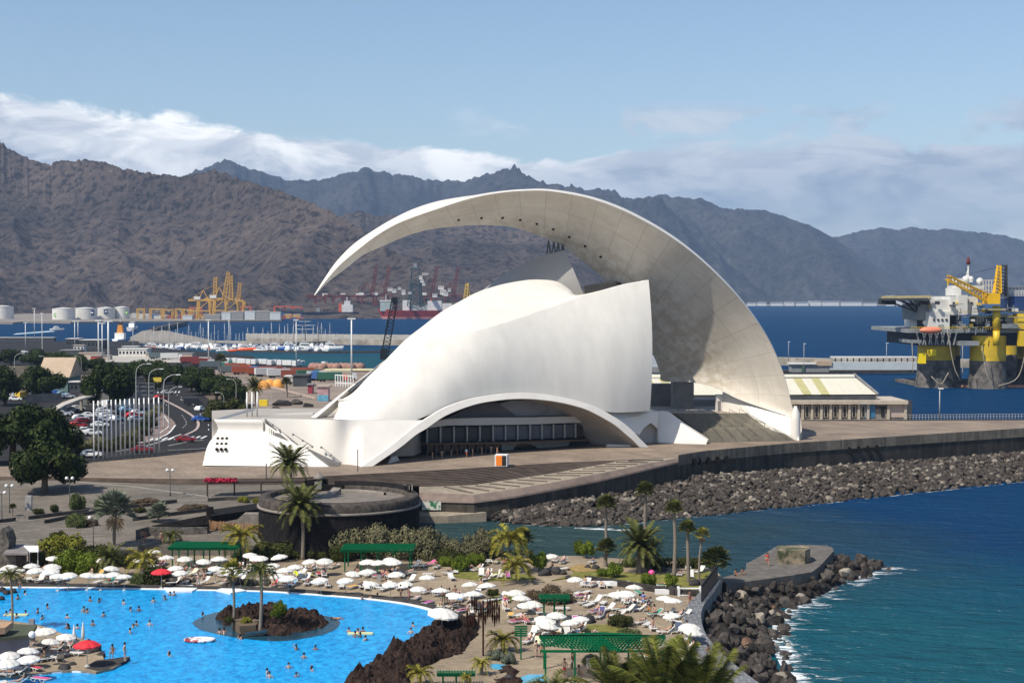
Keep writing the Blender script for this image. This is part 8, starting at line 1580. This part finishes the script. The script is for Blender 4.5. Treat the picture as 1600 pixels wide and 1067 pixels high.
def sts(px, D, base_y, leg_y, boom_tip, mat, label, w_=22, d=1, boomfoot=None, group='ship-to-shore cranes'):
    t = empty('harbour_crane', (PD(px, base_y, D).x, D, 3), label, 'harbour crane', group); s = D/F; H = PD(px, leg_y, D).z; X = PD(px, base_y, D).x
    for k, (dx, dy) in enumerate(((-.5, 0), (.5, 0), (-.5, 14), (.5, 14))): wp(MB().beam((X+dx*w_, D+dy, 2), (X+dx*w_*.8, D+dy, H), 2.3), 'leg', mat, t)
    for z in (H, (H+3)*.45): wp(MB().beam((X-w_*.52, D, z), (X+w_*.52, D, z), 1.6), 'portal_beam', mat, t)
    wp(MB().beam((X-w_*.5, D, 3+(H-3)*.45), (X+w_*.4, D, H), 1.1), 'brace', mat, t); wp(MB().beam((X-w_*1.1*d, D, H+1), (X+w_*.9*d, D, H+1), 2.0, 3), 'girder', mat, t)
    tx, ty = boom_tip; tip = PD(tx, ty, D); foot = Vector((X+w_*.5*d, D, H+1)) if boomfoot is None else PD(*boomfoot, D); wp(lattice(MB(), foot, tip, 5.5, 4.0, 8, 1.3), 'boom', mat, t)
    ap = Vector((X, D, H+(tip.z-H)*.45)); wp(MB().beam((X-w_*.4, D, H), ap, 1.2).beam((X+w_*.4, D, H), ap, 1.2), 'tower_frame', mat, t); wp(MB().beam(ap, foot.lerp(tip, .7), .5), 'stay', mat, t); wp(MB().beam(ap, (X-w_*d, D, H+1), .6), 'back_stay', mat, t); wp(MB().box((X-w_*.45*d, D+2, H+4.5), (10, 8, 5)), 'machine_house', m_bw, t)
sts(318, 2450, 499, 470, (337, 433), m_cy, 'yellow harbour crane with its boom up, leftmost of the yellow three', boomfoot=(336, 472)); sts(343, 2430, 499, 468, (357, 425), m_cy, 'tallest yellow harbour crane, middle of the three', boomfoot=(350, 470)); sts(362, 2460, 499, 471, (361, 430), m_cy, 'yellow harbour crane at the right of the three', boomfoot=(362, 470)); sts(376, 2520, 499, 474, (375, 442), m_cy, 'slim brownish crane just right of the yellow three', w_=10, boomfoot=(372, 475))
for i, (px, tip, ft_x) in enumerate(((574, (588.5, 415), 581), (596, (608.5, 415), 601), (672, (683, 416), 675), (704, (717, 416), 708))): sts(px, 2950, 494, 463, tip, m_cr, 'red-brown harbour crane with a nearly vertical boom, %s from the left' % ordn(i+1), w_=26, boomfoot=(ft_x, 462))
for i, px in enumerate((500, 528, 552)):
    sts(px, 3000, 494, 464, (px-22, 462), m_cr, 'red-brown harbour crane with a lowered boom, %s from the left' % ordn(i+1), w_=22, d=-1)
yl = empty('small_crane', (PD(730, 462, 2900).x, 2900, 3), 'small yellow crane tip showing above the hall shell', 'crane'); wp(lattice(MB(), PD(727, 470, 2900), PD(730, 443, 2900), 7, 5, 5, 1.2), 'jib', M('bright_yellow', (.75, .48, .02), .5, .1, .3), yl); wp(MB().beam(PD(735, 470, 2900), PD(731, 443, 2900), 2.4), 'stay', MATS['bright_yellow'], yl)
def rtg(px, D, yt, w_, mat, label):
    X = PD(px, 499, D).x; H = PD(px, yt, D).z; t = empty('yard_crane', (X, D, 2.5), label, 'yard crane', 'yard cranes of the port')
    for dx in (-.5, .5):
        for dy in (0, 10): wp(MB().beam((X+dx*w_, D+dy, 2), (X+dx*w_, D+dy, H), 1.4), 'leg', mat, t)
    for dy in (0, 10): wp(MB().beam((X-w_*.55, D+dy, H), (X+w_*.55, D+dy, H), 2.0), 'beam', mat, t)
    wp(MB().box((X+w_*.1, D+3, H-2.5), (4, 4, 3)), 'cabin', m_bw, t)
for i, (px, yt, w_) in enumerate(((219, 483, 10), (243, 483, 18), (262, 484, 14), (280, 483, 12), (292, 484, 16), (303, 486, 16))): rtg(px, 2450, yt, w_, m_cy, 'yellow-orange yard crane beside the tanks, %s from the left' % ordn(i+1))
for i, (px, yt, w_) in enumerate(((384, 479, 16), (436, 479, 18), (450, 479, 14), (465, 480, 14), (305, 481, 20))): rtg(px, 2800, yt, w_, m_co, 'orange-red yard crane behind the quay sheds, %s in the row' % ordn(i+1))
random.seed(4); cs = []
for k in range(64):
    px = random.choice([random.uniform(206, 300), random.uniform(206, 330), random.uniform(380, 470)]); D = random.uniform(2470, 2640); h = random.choice([2.6, 5.2, 7.8]); b = PD(px, 499, D); c = random.choice([(.45, .45, .43), (.30, .06, .04), (.06, .12, .25), (.5, .3, .1), (.35, .12, .06), (.55, .55, .5)])
    o = MB().box((0, 0, h/2), (random.choice([6, 12, 12]), 2.6, h)).build('container_stack', m_box, color=c); o.location = (b.x, D, 2.5); tag(o, None, 'container stack', 'container stacks of the far port'); cs.append(o)
number(cs, 'stack of shipping containers on the far port quay, {} from the left')
qs = []
for i, (x0, x1, y0) in enumerate(((346, 360, 488), (361, 380, 487), (382, 398, 486), (399, 420, 486.5), (421, 438, 488), (318, 344, 492), (285, 300, 493))):
    p, q = PD(x0, 499, 2400), PD(x1, y0, 2400); t = empty('quay_shed', ((p.x+q.x)/2, 2408, 2.5), None, 'shed', 'sheds on the far port quay'); MB().box((0, 0, (q.z-2.5)/2), (q.x-p.x, 14, q.z-2.5)).build('wall', m_bg if i % 2 else MATS['pale_harbour_wall'], t); MB().box((0, 0, q.z-2.2), (q.x-p.x+.6, 15, .6)).build('roof', m_bw, t); qs.append(t)
number(qs, 'grey and white shed on the far port quay, {} from the left')
def ship(x0, x1, yt, yb, mat, label, D, parts, bow=-1, keel=None):
    a, b = PD(x0, yb, D), PD(x1, yb, D); t = empty('cargo_ship', ((a.x+b.x)/2, D, 0), label, 'ship'); zt = PD(x0, yt, D).z; L_ = b.x-a.x; X0 = a.x; rows = []
    for i in range(17):
        f = i/16; x = a.x+L_*f if bow < 0 else b.x-L_*f; w_ = 11*(1-max(0, (.22-f)/.22)**2); rk = (zt*.55)*max(0, (.12-f)/.12)*(1 if bow < 0 else -1); up = zt*(1+.22*max(0, (.25-f)/.25)); rows.append([Vector((x+rk*.7, D-w_*.6, -.5)), Vector((x-rk*.4, D-w_, up)), Vector((x-rk*.4, D+w_, up)), Vector((x+rk*.7, D+w_*.6, -.5))])
    mb = MB().grid(rows, smooth=False); mb.add(rows[-1], [(0, 1, 2, 3)]); wp(mb, 'hull', mat, t)
    if keel: wp(MB().grid([[r[0]+Vector((0, -.4, 0)), r[0].lerp(r[1], .28)+Vector((0, -.4, 0))] for r in rows], smooth=False), 'boot_stripe', keel, t)
    for (n_, px0, py0, px1, py1, m2, dd) in parts: wp(pxb(MB(), px0, py0, px1, py1, D-dd/2, dd), n_, m2, t)
    return t
m_navy = M('hull_navy', (.025, .035, .075), .6, .2, .1); m_redh = M('hull_red', (.30, .03, .03), .6, .2, .1); m_pale = M('ship_white', (.60, .60, .58), .6, .15, .15); m_gsh = M('ship_greygreen', (.32, .38, .36), .6, .2, .2)
ship(438, 560, 487.5, 498, m_navy, 'long dark blue cargo ship at the far quay', 2740, [('bridge', 534, 476, 551, 488, m_pale, 12), ('wheelhouse', 538, 470, 547, 477, m_pale, 10), ('funnel', 529, 474, 534, 488, m_co, 8), ('hatch', 494, 481, 500, 488, m_bg, 10), ('hatch', 450, 483, 472, 488, m_shed, 10), ('mast', 541.5, 464, 542.7, 470, m_pale, 1.5)])
ship(556, 592, 489, 497, m_navy, 'small dark ship between the blue and the red one', 2850, [('bridge', 560, 484, 570, 490, m_pale, 8), ('hatch', 572, 486, 588, 490, m_shed, 8)])
ds = ship(592.5, 712, 485, 499.5, m_redh, 'red-hulled drill ship with a tall dark derrick', 2650, [('fore_house', 594, 472, 613, 486, m_gsh, 14), ('helideck', 593, 469, 612, 471, m_pale, 14), ('mid_house', 629, 469, 642, 485, m_pale, 12), ('mid_deck', 640, 477, 668, 486, m_gsh, 12), ('aft_house', 668, 470, 690, 485, m_pale, 12), ('aft_house', 686, 474, 706, 485, m_pale, 10), ('mast', 602.5, 460, 603.5, 470, m_pale, 1.5), ('crane_post', 616, 464, 618, 486, m_cr, 3), ('crane_post', 672, 463, 674, 486, m_co, 3)], keel=M('boot_pink', (.48, .22, .20), .7, .1, .3))
m_der = M('derrick_steel', (.06, .085, .09), .6, .2, .4)
dk_ = lattice(MB(), PD(649, 478, 2652), PD(649, 420, 2652), 26, 11, 9, 1.1); dk_.merge(lattice(MB(), PD(649, 480, 2650), PD(649, 440, 2650), 18, 12, 7, 1.3)); wp(dk_, 'derrick', m_der, ds); wp(pxb(MB(), 638.5, 443, 661, 449, 2645, 14), 'derrick_floor', m_der, ds); wp(pxb(MB(), 641, 418, 655, 421.5, 2645, 12), 'crown_block', m_der, ds); wp(pxb(MB(), 646.5, 411, 651.5, 418, 2646, 6), 'crown_mast', m_bg, ds)
HS = [(606, 449, 616, 454), (613, 451, 622, 457), (622, 448, 629, 452), (628, 452, 636, 460), (655, 430, 662, 436), (660, 426, 673, 429), (657, 436, 664, 441), (660, 441, 666, 446), (685, 446, 697, 452), (688, 452, 700, 460), (693, 455, 703, 462), (700, 450, 706, 455), (638, 455, 645, 459), (676, 458, 686, 464)]
hs = []
for i, (x0, y0, x1, y1) in enumerate(HS):
    D = 2600+(460-y1)*1.5; x1 = x0+(x1-x0)*.72; y0 = y0+1; p, q = PD(x0, y1+.5, D), PD(x1, y0, D); t = empty('apartment_house', ((p.x+q.x)/2, D, p.z), None, 'building', 'white houses on the hillside'); MB().box((0, 0, (q.z-p.z)/2), (q.x-p.x, 14, q.z-p.z)).build('wall', m_bw, t); MB().box((0, 0, q.z-p.z+.3), (q.x-p.x+1, 15, .7)).build('roof', m_pink, t)
    for k in range(3): MB().box(((k-1)*(q.x-p.x)/3.4, -7.1, (q.z-p.z)*.6), ((q.x-p.x)*.14, .2, (q.z-p.z)*.22)).build('window', m_cg, t)
    hs.append(t)
number(hs, 'white hillside house behind the red drill ship, {} from the left')
fs_ = []
for i, (x0, x1, y0) in enumerate(((1168, 1180, 473), (1184, 1196, 472.3), (1205, 1222, 472.6), (1226, 1240, 471.8), (1242, 1262, 472.5), (1264, 1282, 470.6), (1283, 1310, 471), (1312, 1345, 471.6), (1350, 1368, 473), (1386, 1396, 462), (1399, 1408, 463))):
    D = 6500; p, q = PD(x0, 477, D), PD(x1, y0, D); t = empty('shore_building', ((p.x+q.x)/2, D, 0), None, 'building', 'white buildings on the far shore'); MB().box((0, 0, q.z/2), (q.x-p.x, 40, q.z)).build('wall', m_bw, t); MB().box((0, 0, q.z+.6), (q.x-p.x+4, 44, 1.4)).build('roof', m_bw, t); fs_.append(t)
number(fs_, 'low white building on the far shore, {} from the left')
struct(MB().slab([P(1130, 477.2, 2), P(1420, 476.6, 2), P(1420, 474.5, 2), P(1130, 475, 2)], 3), 'far_shore', m_mole)
rdm = MB()
for pts, in (([(432/2+12, 470), (238, 468), (262, 474), (300, 470)],),):
    c = catmull([PD(x, y, 2900) for x, y in pts], 24); rdm.grid([[p, p+Vector((0, 6, 5))] for p in c], smooth=False)
m_ry = M('rig_yellow', (.62, .42, .02), .5, .2, .12); m_rd = M('rig_dark', (.045, .05, .055), .6, .3, .2); m_rw = M('rig_white', (.60, .59, .55), .6, .15, .15); m_rg = M('rig_grey', (.22, .23, .23), .6, .25, .2); m_rust_ = M('fouled_column', (.085, .08, .075), .9, .5, .35, .08, 2, col2=(.21, .19, .17)); m_rb = M('rig_blue', (.03, .06, .16), .5, .2, .2)
RG = empty('oil_rig', (PD(1520, 600, 655).x, 655, 0), 'yellow and white semi-submersible oil rig standing in the harbour', 'oil rig')
def rg(mb, n_, m2): return wp(mb, n_, m2, RG)
def column(x0, x1, D, flare=.1):
    c = PD((x0+x1)/2, 600, D+9); r = (x1-x0)/2*D/F; rg(MB().lathe([(r*1.12, -1), (r*1.06, 3), (r, 7), (r, 11.5)], (c.x, c.y, 0), 24), 'column_base', m_rust_); rg(MB().lathe([(r*.99, 11.5), (r*.99, 22)], (c.x, c.y, 0), 24), 'column', m_ry); rg(MB().lathe([(r*1.02, 22), (r*1.02, 30)], (c.x, c.y, 0), 24), 'column_top', m_rd)
column(1433, 1492, 640); column(1515, 1571, 632); column(1589, 1650, 650)
column(1470, 1500, 690); column(1560, 1590, 700)
rg(pxb(MB(), 1440, 600.5, 1650, 610, 645, 45), 'pontoon', m_rust_)
for x0, x1, y0, y1 in ((1436, 1447, 552, 568), (1451, 1463, 546, 556)): rg(pxb(MB(), x0, y0, x1, y1, 636, 2.5), 'sponson', M('rig_bright_yellow', (.85, .62, .0), .5, .08, .3))
rg(pxb(MB(), 1436, 519, 1640, 540, 640, 55), 'hull_box', m_rd); rg(pxb(MB(), 1418, 514, 1640, 520, 634, 64), 'main_deck', m_rg); rg(pxb(MB(), 1423, 531, 1440, 536, 634, 20), 'side_platform', m_rg); rg(pxb(MB(), 1500, 533, 1530, 540, 631, 10), 'side_platform', m_rg)
tr_ = MB()
for i in range(12): x = 1437+i*4.8; tr_.beam(PD(x, 539, 634), PD(x+4.8*(1 if i % 2 else -1), 520, 634), .5)
rg(tr_, 'deck_truss', m_rg)
rg(pxb(MB(), 1452, 487, 1484, 515, 636, 40), 'accommodation', m_rw); rg(pxb(MB(), 1486, 463, 1528, 492, 636, 36), 'accommodation', m_rw); rg(pxb(MB(), 1456, 468, 1486, 490, 638, 30), 'accommodation', m_rw); rg(pxb(MB(), 1434, 476, 1456, 500, 642, 26), 'accommodation', m_rg); rg(pxb(MB(), 1498, 461, 1512, 492, 634, 4), 'white_tower', m_rw)
for k in range(5): rg(pxb(MB(), 1489+k*7, 472, 1492+k*7, 475, 635.6, 1), 'window', m_cg)
for k in range(4): rg(pxb(MB(), 1458+k*6.5, 498, 1461+k*6.5, 501, 635.6, 1), 'window', m_cg)
hd_ = MB().slab([PD(1376, 466, 640), PD(1450, 466, 632), PD(1455, 466, 668), PD(1384, 466, 670)], 1.0); rg(hd_, 'helideck', m_rd); ht = MB()
for a, b in (((1380, 468), (1440, 490)), ((1400, 468), (1450, 484)), ((1420, 468), (1440, 490)), ((1384, 474), (1402, 468)), ((1380, 475), (1386, 468)), ((1432, 468), (1456, 478)), ((1408, 468), (1428, 484)), ((1440, 468), (1432, 486))): ht.beam(PD(*a, 640), PD(*b, 644), .6)
rg(ht, 'helideck_truss', m_rd); rg(MB().beam(PD(1377, 464.5, 640), PD(1455, 463.5, 636), .8, 1.0), 'safety_net', M('net_tan', (.38, .32, .16), .7, .2, .5)); rg(pxb(MB(), 1376, 467, 1400, 476, 642, 4), 'helideck_end', m_rd)
lb2 = MB().ball((0, 0, 0), 1, 16, 10); c = PD(1454.5, 516, 630); lb2.v = [(c.x+x*4.7, c.y+y*1.6, c.z+z*1.45) for x, y, z in lb2.v]; rg(lb2, 'lifeboat', M('lifeboat_orange', (.72, .22, .12), .5, .1, .6))
rg(MB().tube([PD(1557, 517, 632), PD(1557, 478, 632)], 1.6, 16), 'crane_pedestal', m_ry); rg(MB().tube([PD(1557, 540, 631), PD(1557, 517, 631)], 1.4, 12), 'crane_pedestal', m_ry); rg(pxb(MB(), 1543, 458, 1563, 475, 628, 7), 'crane_house', M('crane_bright', (.80, .45, .0), .5, .1, .4)); rg(lattice(MB(), PD(1543, 466, 630), PD(1481, 434, 622), 3.0, 1.8, 12, .45), 'crane_boom', MATS['crane_bright'])
rg(lattice(MB(), PD(1558, 458, 631), PD(1561, 415, 631), 2.6, 1.2, 8, .42), 'crane_mast', MATS['crane_bright']); rg(MB().beam(PD(1483, 434, 622), PD(1560, 418, 631), .12), 'crane_cable', m_rd); rg(MB().beam(PD(1481, 436, 622), PD(1481, 446, 622), .5), 'hook_block', MATS['crane_bright']); rg(lattice(MB(), PD(1566, 462, 634), PD(1568, 414, 634), 3, 2.2, 9, .4), 'dark_mast', m_rd)
rg(pxb(MB(), 1545, 482, 1572, 485, 629, 10), 'crane_platform', M('net_tan2', (.36, .32, .14), .7, .2, .5)); rg(MB().tube([PD(1513, 445, 650), PD(1513, 404, 650)], [.5, .25], 6), 'radio_mast', m_rw); rg(MB().tube([PD(1513, 413, 650), PD(1513, 402, 650)], [.9, .4], 6), 'mast_top', m_cr)
for x, y, r in ((1509, 437, 1.6), (1517, 436, 1.2), (1531, 439.5, 1.5), (1502, 444, 1.0)): rg(MB().ball(PD(x, y, 646), r, 12, 8), 'radar_dome', m_rw)
rg(pxb(MB(), 1501, 446, 1538, 452, 640, 20), 'upper_deck', m_rw); rg(pxb(MB(), 1490, 450, 1502, 462, 640, 12), 'upper_house', m_rw); rg(pxb(MB(), 1498, 435, 1520, 441, 645, 10), 'mast_platform', m_rw)
for x in (1508, 1513, 1518): rg(MB().beam(PD(x-4, 452, 644), PD(1513, 420, 650), .3), 'mast_stay', m_rw)
gr_ = MB()
for x0, y0, x1, y1 in ((1536, 438, 1554, 462), (1566, 454, 1600, 462)):
    n_ = int((x1-x0)/4)
    for i in range(n_+1): gr_.beam(PD(x0+(x1-x0)*i/n_, y0, 636), PD(x0+(x1-x0)*i/n_, y1, 636), .28)
    for j in range(4): gr_.beam(PD(x0, y0+(y1-y0)*j/3, 636), PD(x1, y0+(y1-y0)*j/3, 636), .28)
rg(gr_, 'white_scaffold', m_rw); rg(lattice(MB(), PD(1566, 458, 640), PD(1612, 454, 640), 4, 4, 9, .45), 'flare_boom', m_rg)
random.seed(12)
for k in range(46):
    x = random.uniform(1440, 1600); y = random.choice([random.uniform(490, 514)]*3+[random.uniform(470, 492)]); w_, h = random.uniform(2, 9), random.uniform(2, 7)
    if 1548 < x < 1566 and y > 476: continue
    rg(pxb(MB(), x, y, x+w_, min(y+h, 515), random.uniform(631, 640), 3), random.choice(['deck_box', 'winch', 'generator', 'tank', 'deck_house']), random.choice([m_rd, m_rg, m_rw, m_ry, m_rb, m_rg, m_rd, m_rw]))
rl2 = MB()
for y in (511, 487, 495): rl2.beam(PD(1424 if y > 500 else 1500, y, 632), PD(1600, y, 632), .18)
for i in range(45): rl2.beam(PD(1424+i*4, 511, 632), PD(1424+i*4, 515, 632), .14)
rg(rl2, 'handrail', m_ry)
pc = MB()
for i in range(38): x = random.uniform(1478, 1600); y = random.uniform(470, 512); a_ = random.choice([0, 0, 1]); rg(MB().beam(PD(x, y, 631), PD(x+(random.uniform(4, 16) if a_ else random.uniform(-2, 2)), y+(0 if a_ else random.uniform(4, 14)), 631), .28), 'pipe', m_rg)
rg(pxb(MB(), 1580, 460, 1605, 488, 636, 14), 'blue_module', m_rb); rg(pxb(MB(), 1590, 490, 1608, 514, 632, 6), 'yellow_frame', m_ry); rg(pxb(MB(), 1594, 517, 1606, 541, 630, 4), 'yellow_brace', m_ry); rg(pxb(MB(), 1566, 506, 1590, 513, 631, 5), 'grey_module', m_rg)
for a, b, c in (((1480, 514), (1490, 570), (1500, 594)), ((1534, 540), (1542, 585), (1553, 603)), ((1604, 545), (1590, 590), (1560, 603)), ((1455, 588), (1470, 600), (1482, 582)), ((1425, 536), (1426, 560), (1426, 582)), ((1504, 540), (1504, 560), (1504, 585))):
    rg(MB().tube(catmull([PD(*a, 629), PD(*b, 628), PD(*c, 628)], 10), .22, 5), 'mooring_hose', M('hose_tan', (.30, .26, .20), .8, .2, 1))
fd = MB().tube([P(1500, 604, .3), P(1560, 604.5, .3), P(1640, 604, .3)], .8, 8); fd.build('floating_boom', M('boom_orange', (.5, .22, .12), .7, .3, .3), label='orange floating boom on the water before the oil rig', cat='floating boom')
# ============================================================ the air: one closed box of even pale haze
hz = MB().box((0, 6600, 422), (17000, 14400, 876)); hzo = hz.build('haze', None, kind='stuff')
hm = bpy.data.materials.new('haze_air'); hm.use_nodes = True; hn = hm.node_tree.nodes; hn.remove(hn['Principled BSDF'])
pv = hn.new('ShaderNodeVolumePrincipled'); pv.inputs['Color'].default_value = (.46, .66, 1.0, 1); pv.inputs['Density'].default_value = 4.8e-5; pv.inputs['Anisotropy'].default_value = .0
hm.node_tree.links.new(pv.outputs[0], hn['Material Output'].inputs['Volume']); hzo.data.materials.append(hm)
drop_protos()
